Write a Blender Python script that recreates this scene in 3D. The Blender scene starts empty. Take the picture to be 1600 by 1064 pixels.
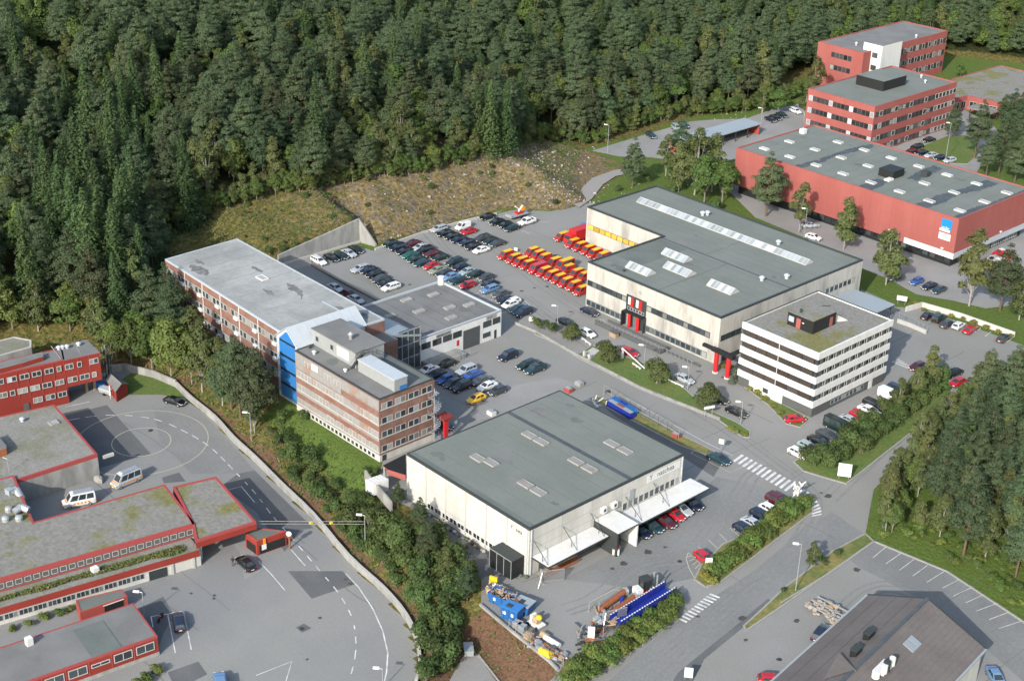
import bpy, bmesh, math, random
import numpy as np
from mathutils import Vector, Matrix

# ------------------------------------------------------------------ camera, sky, sun, exposure
sc = bpy.context.scene
COL = sc.collection
R = math.radians
CAM_H = 130.0
FPX, PITCH, ROLL, AZ = 2293.4, R(25.621), R(1.674), R(46.8)
_cp, _sp, _cr, _sr = math.cos(PITCH), math.sin(PITCH), math.cos(ROLL), math.sin(ROLL)
_M = np.array([[math.cos(AZ), -math.sin(AZ), 0], [math.sin(AZ), math.cos(AZ), 0], [0, 0, 1]])
_r, _u = np.array([1., 0, 0]), np.array([0, _sp, _cp])
CF = _M @ np.array([0, _cp, -_sp])
CR = _M @ (_cr * _r + _sr * _u)
CU = _M @ (-_sr * _r + _cr * _u)
CP = np.array([0, 0, CAM_H])
cd = bpy.data.cameras.new('camera'); cam = bpy.data.objects.new('camera', cd); COL.objects.link(cam)
cd.sensor_width = 36; cd.lens = FPX / 1600 * 36; cd.clip_start = 1; cd.clip_end = 6000
cam.matrix_world = Matrix(((CR[0], CU[0], -CF[0], 0), (CR[1], CU[1], -CF[1], 0), (CR[2], CU[2], -CF[2], CAM_H), (0, 0, 0, 1)))
sc.camera = cam

SUN_AZ, SUN_EL = R(111), R(29)      # direction in which shadows fall, and sun height
w = bpy.data.worlds.new('World'); sc.world = w; w.use_nodes = True
nt = w.node_tree; nt.nodes.clear()
sky = nt.nodes.new('ShaderNodeTexSky'); sky.sky_type = 'NISHITA'; sky.sun_disc = False
sx, sy = -math.cos(SUN_AZ), -math.sin(SUN_AZ)
sky.sun_elevation = SUN_EL; sky.sun_rotation = math.atan2(sx, sy); sky.air_density = 1.2; sky.dust_density = 2.0
bg = nt.nodes.new('ShaderNodeBackground'); bg.inputs[1].default_value = 0.15
wo = nt.nodes.new('ShaderNodeOutputWorld')
nt.links.new(sky.outputs[0], bg.inputs[0]); nt.links.new(bg.outputs[0], wo.inputs[0])
sl = bpy.data.lights.new('sun', 'SUN'); sl.energy = 3.25; sl.angle = R(0.6); sl.color = (1.0, 0.96, 0.90)
so = bpy.data.objects.new('sun', sl); COL.objects.link(so)
so.rotation_euler = Vector((math.cos(SUN_AZ) * math.cos(SUN_EL), math.sin(SUN_AZ) * math.cos(SUN_EL), -math.sin(SUN_EL))).to_track_quat('-Z', 'Y').to_euler()
vs = sc.view_settings; vs.view_transform = 'Standard'; vs.look = 'None'; vs.exposure = 0.79; vs.gamma = 1
sc.cycles.max_bounces = 5; sc.cycles.diffuse_bounces = 2; sc.cycles.glossy_bounces = 2; sc.cycles.transmission_bounces = 2
sc.cycles.caustics_reflective = False; sc.cycles.caustics_refractive = False

# ------------------------------------------------------------------ survey: photo point -> ground point
def ray(px, py):
    return CF + CR * (px - 800) / FPX - CU * (py - 532) / FPX
def at(px, py, z=0.0):
    d = ray(px, py); t = (z - CAM_H) / d[2]; p = CP + d * t
    return (float(p[0]), float(p[1]))
def project(p):
    v = np.asarray(p, float) - CP; k = v @ CF
    return 800 + FPX * (v @ CR) / k, 532 - FPX * (v @ CU) / k
def ats(pts, z=0.0): return [at(x, y, z) for x, y in pts]

# ------------------------------------------------------------------ terrain
SCH = -4.0   # the school lies lower
WALLPX = [(170, 575), (195, 572), (240, 583), (275, 598), (300, 622), (335, 650), (365, 683), (400, 715), (440, 755), (490, 803), (545, 868), (600, 918), (635, 960), (652, 1000), (656, 1040), (650, 1064), (630, 1120)]
WALL = ats(WALLPX, -3)
SCHOOL = WALL + [(-110, 80), (-100, 0), (-259, 0), (-257, 60), (-252, 108)]
LOT2 = ats([(690, 1090), (702, 1060), (733, 1004), (748, 1022), (780, 1068), (820, 1120)], SCH) + [(-110, 100), (-121, 100)]
BASIN = [(-262, -40), (-264, 60), (-263, 108), (-255, 121), (-256, 150), (-258, 165), (-260.5, 171), (-260.5, 194), (-254.8, 196), (-256, 222), (-254.5, 238),
         (-247, 243), (-245, 256), (-262, 268), (-276, 285), (-278, 340), (-274, 370), (-284, 385), (-288, 445), (-266, 466), (-237, 480), (-150, 505), (-60, 525), (300, 540), (300, -40)]
def seg_dist(P, poly, closed=True):
    P = np.asarray(P, float); A = np.array(poly, float); B = np.roll(A, -1, 0)
    if not closed: A, B = A[:-1], B[:-1]
    best = np.full(len(P), 1e9)
    for a, b in zip(A, B):
        ab = b - a; t = np.clip(((P - a) @ ab) / (ab @ ab), 0, 1)
        best = np.minimum(best, np.hypot(*(P - (a + t[:, None] * ab)).T))
    return best
def inside(P, poly):
    P = np.asarray(P, float); x, y = P[:, 0], P[:, 1]; r = np.zeros(len(P), bool); n = len(poly)
    for i in range(n):
        x1, y1 = poly[i]; x2, y2 = poly[(i + 1) % n]
        if y1 == y2: continue
        r ^= ((y1 > y) != (y2 > y)) & (x < (x2 - x1) * (y - y1) / (y2 - y1) + x1)
    return r
def vnoise(P, s, seed=0):
    "smooth value noise, numpy"
    q = np.asarray(P, float) / s; i = np.floor(q).astype(int); f = q - i; f = f * f * (3 - 2 * f)
    def h(a, b):
        n = (a * 374761393 + b * 668265263 + seed * 1442695041) & 0x7fffffff
        n = ((n ^ (n >> 13)) * 1274126177) & 0x7fffffff
        return ((n ^ (n >> 16)) & 0xffff) / 65535.0
    a, b = i[:, 0], i[:, 1]
    return (h(a, b) * (1 - f[:, 0]) + h(a + 1, b) * f[:, 0]) * (1 - f[:, 1]) + (h(a, b + 1) * (1 - f[:, 0]) + h(a + 1, b + 1) * f[:, 0]) * f[:, 1]
def height(P):
    P = np.atleast_2d(np.asarray(P, float)); Y = P[:, 1]
    d = seg_dist(P, BASIN); d[inside(P, BASIN)] = 0
    jump = np.interp(Y, [165, 171, 193.5, 194.6], [0, 3.0, 5.2, 0])
    s1 = np.interp(Y, [100, 150, 168, 196, 240, 252, 262, 275], [.25, .3, .34, .5, .5, .42, .3, .22])
    h = jump * np.clip((d - .3) / 1.0, 0, 1) * (1 - .8 * np.clip((d - 2) / 14, 0, 1)) + s1 * np.minimum(d, 17) + .22 * np.clip(d - 17, 0, 260)
    nz = (vnoise(P, 9, 1) - .5) * 1.6 + (vnoise(P, 3.5, 2) - .5) * .9 + (vnoise(P, 1.6, 3) - .5) * .45
    h = h + nz * np.clip((d - 1.5) / 6, 0, 1)
    for poly, D, z0, zw in ((SCHOOL, 10.0, SCH, .75), (LOT2, 5.5, SCH, .05)):
        e = seg_dist(P, poly); e[inside(P, poly)] = 0
        t = np.clip((e - 1.4) / D, 0, 1); g = np.where(e < .5, z0, z0 + zw * np.clip((e - .5) / .9, 0, 1))
        g = np.where(e > 1.4, z0 + zw + (-z0 - zw) * t, g) + (vnoise(P, 4, 5) - .5) * .5 * np.clip((e - 1.4) / 2, 0, 1) * (t < .9)
        h = np.where(e < D + 1.4, np.minimum(h, g) if z0 < 0 else h, h)
    return h
def hz(x, y): return float(height([(x, y)])[0])
def onland(px, py):
    "where the sight line through a photo point meets the terrain"
    d = ray(px, py); T = np.arange(150, 900, 1.5)
    Q = CP[None] + d[None] * T[:, None]; below = Q[:, 2] < height(Q[:, :2])
    k = int(np.argmax(below)) if below.any() else len(T) - 1
    a, b = T[max(k - 1, 0)], T[k]
    for _ in range(12):
        m = (a + b) / 2; q = CP + d * m
        if q[2] < hz(q[0], q[1]): b = m
        else: a = m
    q = CP + d * b
    return (float(q[0]), float(q[1]), hz(q[0], q[1]))

# ------------------------------------------------------------------ materials
MAT = {}
def N(nt, t, **kw):
    n = nt.nodes.new(t)
    for k, v in kw.items(): setattr(n, k, v)
    return n
def mat(name, col, rough=.85, var=.15, scale=2.0, col2=None, scale2=.15, var2=.0, metal=0.0, spec=.35, bump=0.0, stretch=None, rand=0.0, thr=None):
    "base colour broken up by two sizes of noise in world space; col2 mixes in as large patches; rand varies it from object to object"
    m = bpy.data.materials.new(name); m.use_nodes = True; t = m.node_tree; b = t.nodes['Principled BSDF']
    L = t.links.new
    geo = N(t, 'ShaderNodeNewGeometry'); mp = N(t, 'ShaderNodeMapping'); L(geo.outputs['Position'], mp.inputs[0])
    if stretch: mp.inputs['Scale'].default_value = stretch
    n1 = N(t, 'ShaderNodeTexNoise'); n1.inputs['Scale'].default_value = scale; n1.inputs['Detail'].default_value = 6; n1.inputs['Roughness'].default_value = .65
    L(mp.outputs[0], n1.inputs['Vector'])
    c = N(t, 'ShaderNodeRGB'); c.outputs[0].default_value = (*col, 1); src = c.outputs[0]
    if col2 is not None:
        n2 = N(t, 'ShaderNodeTexNoise'); n2.inputs['Scale'].default_value = scale2; n2.inputs['Detail'].default_value = 5; n2.inputs['Roughness'].default_value = .6
        L(mp.outputs[0], n2.inputs['Vector'])
        rp = N(t, 'ShaderNodeMapRange'); lo, hi = thr or (.4, .62); rp.inputs[1].default_value = lo; rp.inputs[2].default_value = hi; L(n2.outputs[0], rp.inputs[0])
        mx = N(t, 'ShaderNodeMix', data_type='RGBA'); L(rp.outputs[0], mx.inputs[0]); L(src, mx.inputs[6]); mx.inputs[7].default_value = (*col2, 1); src = mx.outputs[2]
    mr = N(t, 'ShaderNodeMapRange'); mr.inputs[1].default_value = .25; mr.inputs[2].default_value = .75; mr.inputs[3].default_value = 1 - var; mr.inputs[4].default_value = 1 + var
    L(n1.outputs[0], mr.inputs[0]); val = mr.outputs[0]
    if rand:
        oi = N(t, 'ShaderNodeObjectInfo'); r2 = N(t, 'ShaderNodeMapRange'); r2.inputs[3].default_value = 1 - rand; r2.inputs[4].default_value = 1 + rand
        L(oi.outputs['Random'], r2.inputs[0]); mm = N(t, 'ShaderNodeMath', operation='MULTIPLY'); L(val, mm.inputs[0]); L(r2.outputs[0], mm.inputs[1]); val = mm.outputs[0]
    vm = N(t, 'ShaderNodeVectorMath', operation='SCALE'); L(src, vm.inputs[0]); L(val, vm.inputs['Scale']); L(vm.outputs[0], b.inputs['Base Color'])
    b.inputs['Roughness'].default_value = rough; b.inputs['Metallic'].default_value = metal; b.inputs['Specular IOR Level'].default_value = spec
    if bump:
        bp = N(t, 'ShaderNodeBump'); bp.inputs['Strength'].default_value = bump; bp.inputs['Distance'].default_value = .1; L(n1.outputs[0], bp.inputs['Height']); L(bp.outputs[0], b.inputs['Normal'])
    MAT[name] = m; return m
M = MAT
mat('asphalt', (.206, .205, .187), .92, .13, 3.5, (.228, .226, .216), .045, bump=.2)
mat('asphalt_old', (.192, .196, .190), .92, .16, 2.0, (.158, .163, .158), .07, bump=.2)
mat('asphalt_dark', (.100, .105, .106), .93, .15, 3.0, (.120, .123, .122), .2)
mat('asphalt_pale', (.250, .248, .238), .92, .12, 2.5, (.215, .213, .205), .08)
mat('asphalt_school', (.222, .223, .208), .92, .10, 2.5, (.192, .196, .193), .05)
mat('asphalt_stain', (.06, .058, .055), .8, .3, 2.0)
mat('kerb_stone', (.27, .265, .25), .9, .2, 3)
mat('concrete', (.30, .295, .275), .9, .15, 1.2, (.20, .20, .185), .35, stretch=(1, 1, .3))
mat('concrete_pale', (.40, .395, .37), .9, .10, 2.0, (.36, .35, .32), .5, thr=(.52, .75), stretch=(1, 1, .35))
mat('concrete_wall', (.42, .405, .365), .9, .12, 1.5, (.27, .26, .235), .35, thr=(.48, .70), stretch=(1, 1, .22))
mat('paint_white', (.62, .62, .60), .8, .18, 4, (.42, .42, .40), .8)
mat('paint_yellow', (.50, .43, .16), .8, .18, 4)
mat('paint_cream', (.42, .40, .31), .8, .2, 4)
mat('grass', (.080, .128, .028), .95, .3, 1.5, (.112, .138, .036), .12, bump=.4)
mat('dry_grass', (.19, .165, .055), .95, .35, 1.2, (.10, .125, .035), .25, bump=.4)
mat('gravel', (.25, .24, .22), .95, .3, 3)
mat('roof_green', (.142, .160, .140), .9, .09, 3, (.162, .178, .158), .12)
mat('roof_green_dark', (.108, .124, .112), .9, .10, 3, (.13, .145, .132), .2)
mat('roof_stain', (.055, .068, .080), .85, .2, 1, (.075, .088, .095), .4)
mat('roof_grey', (.175, .175, .168), .9, .10, 3, (.14, .14, .135), .15)
mat('roof_pale', (.245, .252, .240), .75, .14, 1.0, (.33, .335, .32), .11, spec=.3)
mat('roof_gravel', (.21, .205, .185), .95, .28, 2.2, (.165, .168, .12), .13, thr=(.45, .6))
mat('roof_moss', (.19, .185, .165), .95, .35, 1.6, (.155, .15, .06), .12, thr=(.5, .6))
mat('roof_tile', (.116, .102, .094), .85, .12, 2, (.135, .120, .110), .2)
mat('metal_blue', (.27, .31, .33), .45, .06, 1, spec=.5)
mat('metal_white', (.40, .435, .46), .45, .06, .8, spec=.5)
mat('metal_grey', (.34, .36, .36), .5, .10, 1.5, metal=.3)
mat('steel_galv', (.45, .47, .48), .4, .15, 2, metal=.6)
mat('white', (.60, .60, .575), .7, .07, 1.5, (.54, .54, .51), .5, stretch=(1, 1, .3), thr=(.5, .7))
mat('white_warm', (.50, .49, .45), .75, .08, .8, (.42, .41, .37), .3, stretch=(1, 1, .3))
mat('trim_dark', (.035, .042, .042), .6, .15, 2)
mat('black', (.016, .017, .018), .55, .2, 2)
mat('dark_wall', (.085, .088, .088), .8, .12, 2)
mat('brown_glass', (.055, .045, .040), .35, .25, 1.2, spec=.5, rand=.25)
mat('red_wall', (.30, .060, .046), .8, .06, 2, (.33, .075, .058), .06)
mat('red_hall', (.275, .078, .066), .8, .04, 2, (.295, .090, .078), .2, stretch=(1, 1, .3))
mat('red_school', (.235, .030, .020), .8, .10, 2, (.20, .026, .018), .12)
mat('red_trim', (.30, .055, .052), .75, .12, 2)
mat('red_bright', (.48, .02, .022), .5, .08, 1)
mat('brick', (.175, .088, .066), .9, .16, 3, (.21, .125, .10), .5)
mat('roof_scuff', (.19, .195, .19), .85, .3, 1.2, (.11, .11, .105), .9)
mat('clad_grey', (.235, .232, .225), .85, .12, 1.5, (.24, .165, .13), .3, stretch=(1, 1, .7), thr=(.52, .62))
mat('clad_blue', (.36, .42, .48), .7, .08, 1)
mat('blue_panel', (.03, .16, .42), .35, .08, 1, spec=.5)
mat('blue_paint', (.02, .10, .28), .5, .12, 1.2)
mat('blue_deep', (.015, .03, .24), .5, .12, 1.2)
mat('rust', (.25, .085, .035), .8, .25, 2)
mat('wood', (.33, .24, .15), .9, .3, 3)
mat('frame_white', (.42, .42, .40), .6, .06, 2)
mat('sign_blue', (.01, .20, .62), .5, .05, 1)
mat('tyre', (.02, .02, .02), .8, .1, 3)
mat('lamp_glass', (.8, .8, .76), .3, .03, 1)
mat('yellow_paint', (.62, .42, .02), .5, .08, 2)
mat('orange_paint', (.70, .25, .012), .45, .08, 2)
mat('light_red', (.40, .01, .01), .3, .05, 2)
mat('plate', (.75, .75, .7), .5, .05, 2)
mat('stone', (.27, .26, .235), .95, .25, 1.5)
mat('bark_pine', (.13, .085, .055), .95, .3, 3, (.10, .08, .06), .6)
mat('bark_grey', (.20, .185, .16), .95, .3, 3)
mat('skin', (.5, .3, .22), .6, .05, 3); mat('cloth_dark', (.02, .022, .03), .9, .1, 3); mat('hair', (.03, .02, .012), .7, .1, 3)

def glassmat(name, dark=(.025, .032, .036), pale=(.30, .31, .29), share=.16):
    "window glass; some panes have pale blinds or curtains behind them"
    m = bpy.data.materials.new(name); m.use_nodes = True; t = m.node_tree; b = t.nodes['Principled BSDF']; L = t.links.new
    oi = N(t, 'ShaderNodeObjectInfo'); geo = N(t, 'ShaderNodeNewGeometry')
    ad = N(t, 'ShaderNodeMath', operation='ADD'); L(oi.outputs['Random'], ad.inputs[0]); L(geo.outputs['Random Per Island'], ad.inputs[1])
    fr = N(t, 'ShaderNodeMath', operation='FRACT'); L(ad.outputs[0], fr.inputs[0])
    rp = N(t, 'ShaderNodeValToRGB'); e = rp.color_ramp.elements; e[0].position = 0; e[0].color = (*dark, 1)
    e[1].position = 1; e[1].color = (*pale, 1)
    k = rp.color_ramp.elements.new(1 - share - .12); k.color = (dark[0] * 2.2, dark[1] * 2.2, dark[2] * 2.2, 1)
    k = rp.color_ramp.elements.new(1 - share); k.color = (*[c * .65 for c in pale], 1)
    L(fr.outputs[0], rp.inputs[0]); L(rp.outputs[0], b.inputs['Base Color'])
    b.inputs['Roughness'].default_value = .12; b.inputs['Specular IOR Level'].default_value = .6
    MAT[name] = m
glassmat('glass'); glassmat('glass_dark', (.014, .017, .018), (.06, .065, .065), .2); glassmat('glass_yellow', (.45, .24, .03), (.58, .34, .05), .4)
glassmat('glass_car', (.018, .024, .028), (.05, .06, .065), .3); glassmat('glass_sky', (.20, .23, .25), (.32, .36, .38), .5)
def carpaint():
    m = bpy.data.materials.new('car_paint'); m.use_nodes = True; t = m.node_tree; b = t.nodes['Principled BSDF']; L = t.links.new
    oi = N(t, 'ShaderNodeObjectInfo'); L(oi.outputs['Color'], b.inputs['Base Color'])
    b.inputs['Metallic'].default_value = .15; b.inputs['Roughness'].default_value = .32; b.inputs['Coat Weight'].default_value = .6; b.inputs['Coat Roughness'].default_value = .08
    MAT['car_paint'] = m
carpaint()
def leafmat(name, a, c, trans=.25, rand=.3, hue=.02):
    m = bpy.data.materials.new(name); m.use_nodes = True; t = m.node_tree; b = t.nodes['Principled BSDF']; L = t.links.new
    geo = N(t, 'ShaderNodeNewGeometry'); oi = N(t, 'ShaderNodeObjectInfo')
    mx = N(t, 'ShaderNodeMix', data_type='RGBA'); L(geo.outputs['Random Per Island'], mx.inputs[0]); mx.inputs[6].default_value = (*a, 1); mx.inputs[7].default_value = (*c, 1)
    hs = N(t, 'ShaderNodeHueSaturation'); L(mx.outputs[2], hs.inputs['Color'])
    r = N(t, 'ShaderNodeMapRange'); r.inputs[3].default_value = 1 - rand; r.inputs[4].default_value = 1 + rand; L(oi.outputs['Random'], r.inputs[0]); L(r.outputs[0], hs.inputs['Value'])
    w2 = N(t, 'ShaderNodeTexWhiteNoise', noise_dimensions='1D'); L(oi.outputs['Random'], w2.inputs['W'])
    r2 = N(t, 'ShaderNodeMapRange'); r2.inputs[3].default_value = .5 - hue; r2.inputs[4].default_value = .5 + hue; L(w2.outputs[0], r2.inputs[0]); L(r2.outputs[0], hs.inputs['Hue'])
    L(hs.outputs[0], b.inputs['Base Color']); b.inputs['Roughness'].default_value = .65; b.inputs['Specular IOR Level'].default_value = .25
    tr = N(t, 'ShaderNodeBsdfTranslucent'); L(hs.outputs[0], tr.inputs[0]); ms = N(t, 'ShaderNodeMixShader'); ms.inputs[0].default_value = trans
    L(b.outputs[0], ms.inputs[1]); L(tr.outputs[0], ms.inputs[2]); L(ms.outputs[0], t.nodes['Material Output'].inputs[0])
    MAT[name] = m
leafmat('needles_pine', (.070, .106, .050), (.106, .142, .070), .38, .3, .03)
leafmat('needles_spruce', (.046, .086, .030), (.074, .116, .042), .3, .25, .015)
leafmat('leaves_green', (.064, .100, .024), (.100, .140, .036), .3, .3, .025)
leafmat('leaves_birch', (.082, .104, .034), (.120, .138, .050), .3, .25, .02)
leafmat('leaves_shrub', (.058, .094, .028), (.092, .130, .040), .34, .3, .02)
leafmat('leaves_hedge', (.075, .115, .022), (.135, .175, .045), .25, .25, .03)
leafmat('leaves_blue', (.080, .110, .075), (.125, .150, .105), .2, .2, .02)
leafmat('leaves_yellow', (.16, .16, .03), (.22, .21, .05), .25, .2, .02)

mat('asphalt_seam', (.115, .117, .114), .9, .2, 3); mat('asphalt_track', (.180, .181, .170), .9, .2, 1.2); mat('seam_red', (.245, .070, .059), .85, .1, 2)
# ------------------------------------------------------------------ mesh helpers
class MB:
    def __init__(s): s.v = []; s.f = []; s.i = []; s.mats = []
    def mi(s, m):
        m = MAT[m] if isinstance(m, str) else m
        if m not in s.mats: s.mats.append(m)
        return s.mats.index(m)
    def poly(s, pts, m):
        k = len(s.v); s.v += [tuple(p) for p in pts]; s.f.append(tuple(range(k, k + len(pts)))); s.i.append(s.mi(m)); return s
    def prism(s, xy, z0, z1, m, top=None, bot=True):
        a = sum(xy[i][0] * xy[(i + 1) % len(xy)][1] - xy[(i + 1) % len(xy)][0] * xy[i][1] for i in range(len(xy)))
        if a < 0: xy = xy[::-1]
        n = len(xy); k = len(s.v)
        z0s = z0 if isinstance(z0, (list, tuple)) else [z0] * n; z1s = z1 if isinstance(z1, (list, tuple)) else [z1] * n
        if a < 0: z0s, z1s = (list(z0s)[::-1], list(z1s)[::-1])
        s.v += [(x, y, z) for (x, y), z in zip(xy, z0s)] + [(x, y, z) for (x, y), z in zip(xy, z1s)]
        mm = s.mi(m); mt = s.mi(top) if top else mm
        for i in range(n):
            j = (i + 1) % n; s.f.append((k + i, k + j, k + n + j, k + n + i)); s.i.append(mm)
        s.f.append(tuple(range(k + n, k + 2 * n))); s.i.append(mt)
        if bot: s.f.append(tuple(range(k + n - 1, k - 1, -1))); s.i.append(mm)
        return s
    def box(s, x0, x1, y0, y1, z0, z1, m, top=None): return s.prism([(x0, y0), (x1, y0), (x1, y1), (x0, y1)], z0, z1, m, top)
    def hexa(s, P, m):
        "8 points: bottom four then top four, anticlockwise from above"
        k = len(s.v); s.v += [tuple(p) for p in P]; mm = s.mi(m)
        for f in ((3, 2, 1, 0), (4, 5, 6, 7), (0, 1, 5, 4), (1, 2, 6, 5), (2, 3, 7, 6), (3, 0, 4, 7)): s.f.append(tuple(k + q for q in f)); s.i.append(mm)
        return s
    def bar(s, p, q, w, h, m):
        p, q = Vector(p), Vector(q); t = (q - p).normalized(); up = Vector((0, 0, 1)) if abs(t.z) < .95 else Vector((1, 0, 0))
        a = t.cross(up).normalized() * w / 2; b = a.cross(t).normalized() * h / 2
        return s.hexa([p - a - b, p + a - b, q + a - b, q - a - b, p - a + b, p + a + b, q + a + b, q - a + b], m)
    def tube(s, p, q, r, m, n=8, r2=None, cap=True):
        p, q = Vector(p), Vector(q); t = (q - p).normalized(); up = Vector((0, 0, 1)) if abs(t.z) < .95 else Vector((1, 0, 0))
        a = t.cross(up).normalized(); b = t.cross(a); r2 = r if r2 is None else r2; k = len(s.v); mm = s.mi(m)
        for c, rr in ((p, r), (q, r2)):
            for i in range(n):
                an = 2 * math.pi * i / n; s.v.append(tuple(c + (a * math.cos(an) + b * math.sin(an)) * rr))
        for i in range(n):
            j = (i + 1) % n; s.f.append((k + i, k + j, k + n + j, k + n + i)); s.i.append(mm)
        if cap: s.f.append(tuple(range(k + n - 1, k - 1, -1))); s.i.append(mm); s.f.append(tuple(range(k + n, k + 2 * n))); s.i.append(mm)
        return s
    def blob(s, c, r, m, n=10, k=6, jit=0, seed=0):
        rg = random.Random(seed); o = len(s.v); mm = s.mi(m); rx, ry, rz = r
        for i in range(k + 1):
            th = math.pi * i / k
            for j in range(n):
                ph = 2 * math.pi * j / n; f = 1 + rg.uniform(-jit, jit)
                s.v.append((c[0] + rx * f * math.sin(th) * math.cos(ph), c[1] + ry * f * math.sin(th) * math.sin(ph), c[2] + rz * f * math.cos(th)))
        for i in range(k):
            for j in range(n):
                a, b = o + i * n + j, o + i * n + (j + 1) % n; s.f.append((a, a + n, b + n, b)); s.i.append(mm)
        return s
    def build(s, name, parent=None, smooth=False, recalc=True):
        me = bpy.data.meshes.new(name); L = parent
        off = Vector((0, 0, 0)); p = parent
        while p is not None: off += p.location; p = p.parent
        me.from_pydata([(x - off.x, y - off.y, z - off.z) for x, y, z in s.v], [], s.f)
        for m in s.mats: me.materials.append(m)
        me.polygons.foreach_set('material_index', s.i)
        if smooth: me.polygons.foreach_set('use_smooth', [True] * len(s.f))
        if recalc:
            bm = bmesh.new(); bm.from_mesh(me); bmesh.ops.remove_doubles(bm, verts=bm.verts, dist=1e-5) if smooth else None
            bmesh.ops.recalc_face_normals(bm, faces=bm.faces); bm.to_mesh(me); bm.free()
        me.update()
        o = bpy.data.objects.new(name, me); COL.objects.link(o)
        if parent is not None: o.parent = parent
        return o
def tag(o, label=None, cat=None, group=None, kind=None):
    if label: o['label'] = label
    if cat: o['category'] = cat
    if group: o['group'] = group
    if kind: o['kind'] = kind
    return o
def thing(name, label, cat, loc=(0, 0, 0), group=None):
    o = bpy.data.objects.new(name, None); COL.objects.link(o); o.location = loc; o.empty_display_size = .5
    return tag(o, label, cat, group)
def solo(mb, name, label, cat, base, group=None, smooth=False):
    "a thing made of one mesh, its origin at its base"
    o = mb.build(name, None, smooth); b = Vector(base); o.data.transform(Matrix.Translation(-b)); o.location = b
    return tag(o, label, cat, group)
KIDS = {}
def kids(o):
    k = o.as_pointer()
    if k not in KIDS: KIDS[k] = list(o.children)
    return KIDS[k]
def copy_tree(o):
    c = o.copy(); COL.objects.link(c); KIDS[c.as_pointer()] = L = []
    for ch in kids(o): d = ch.copy(); COL.objects.link(d); d.parent = c; L.append(d)
    return c
def structure(mb, name, **k): return tag(mb.build(name, **k), kind='structure')
def ribbon(mb, pts, wd, m, z=None, dz=.0):
    "flat painted strip along ground points"
    P = [Vector((p[0], p[1])) for p in pts]; n = len(P); L, Rr = [], []
    for i in range(n):
        t = (P[min(i + 1, n - 1)] - P[max(i - 1, 0)]).normalized(); nn = Vector((-t.y, t.x)) * wd / 2
        L.append(P[i] + nn); Rr.append(P[i] - nn)
    for i in range(n - 1):
        q = [Rr[i], Rr[i + 1], L[i + 1], L[i]]; mb.poly([(p.x, p.y, z) for p in q], m)
def dashes(mb, pts, wd, m, z, on, off):
    P = [Vector((p[0], p[1])) for p in pts]; s = 0.0; cyc = on + off
    seg = []; 
    for a, b in zip(P[:-1], P[1:]):
        n = max(1, int((b - a).length / .5)); seg += [a.lerp(b, i / n) for i in range(n)]
    seg.append(P[-1]); cur = []; d = 0
    for a, b in zip(seg[:-1], seg[1:]):
        if d % cyc < on: cur += [a, b] if not cur else [b]
        elif cur: ribbon(mb, cur, wd, m, z); cur = []
        d += (b - a).length
    if len(cur) > 1: ribbon(mb, cur, wd, m, z)
def smoothline(pts, k=6):
    out = []; n = len(pts)
    for i in range(n - 1):
        p0, p1, p2, p3 = [np.array(pts[max(0, min(n - 1, j))][:2]) for j in (i - 1, i, i + 1, i + 2)]
        for q in range(k):
            t = q / k; out.append(tuple(.5 * ((2 * p1) + (-p0 + p2) * t + (2 * p0 - 5 * p1 + 4 * p2 - p3) * t * t + (-p0 + 3 * p1 - 3 * p2 + p3) * t ** 3)))
    out.append(tuple(pts[-1][:2])); return out
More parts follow.
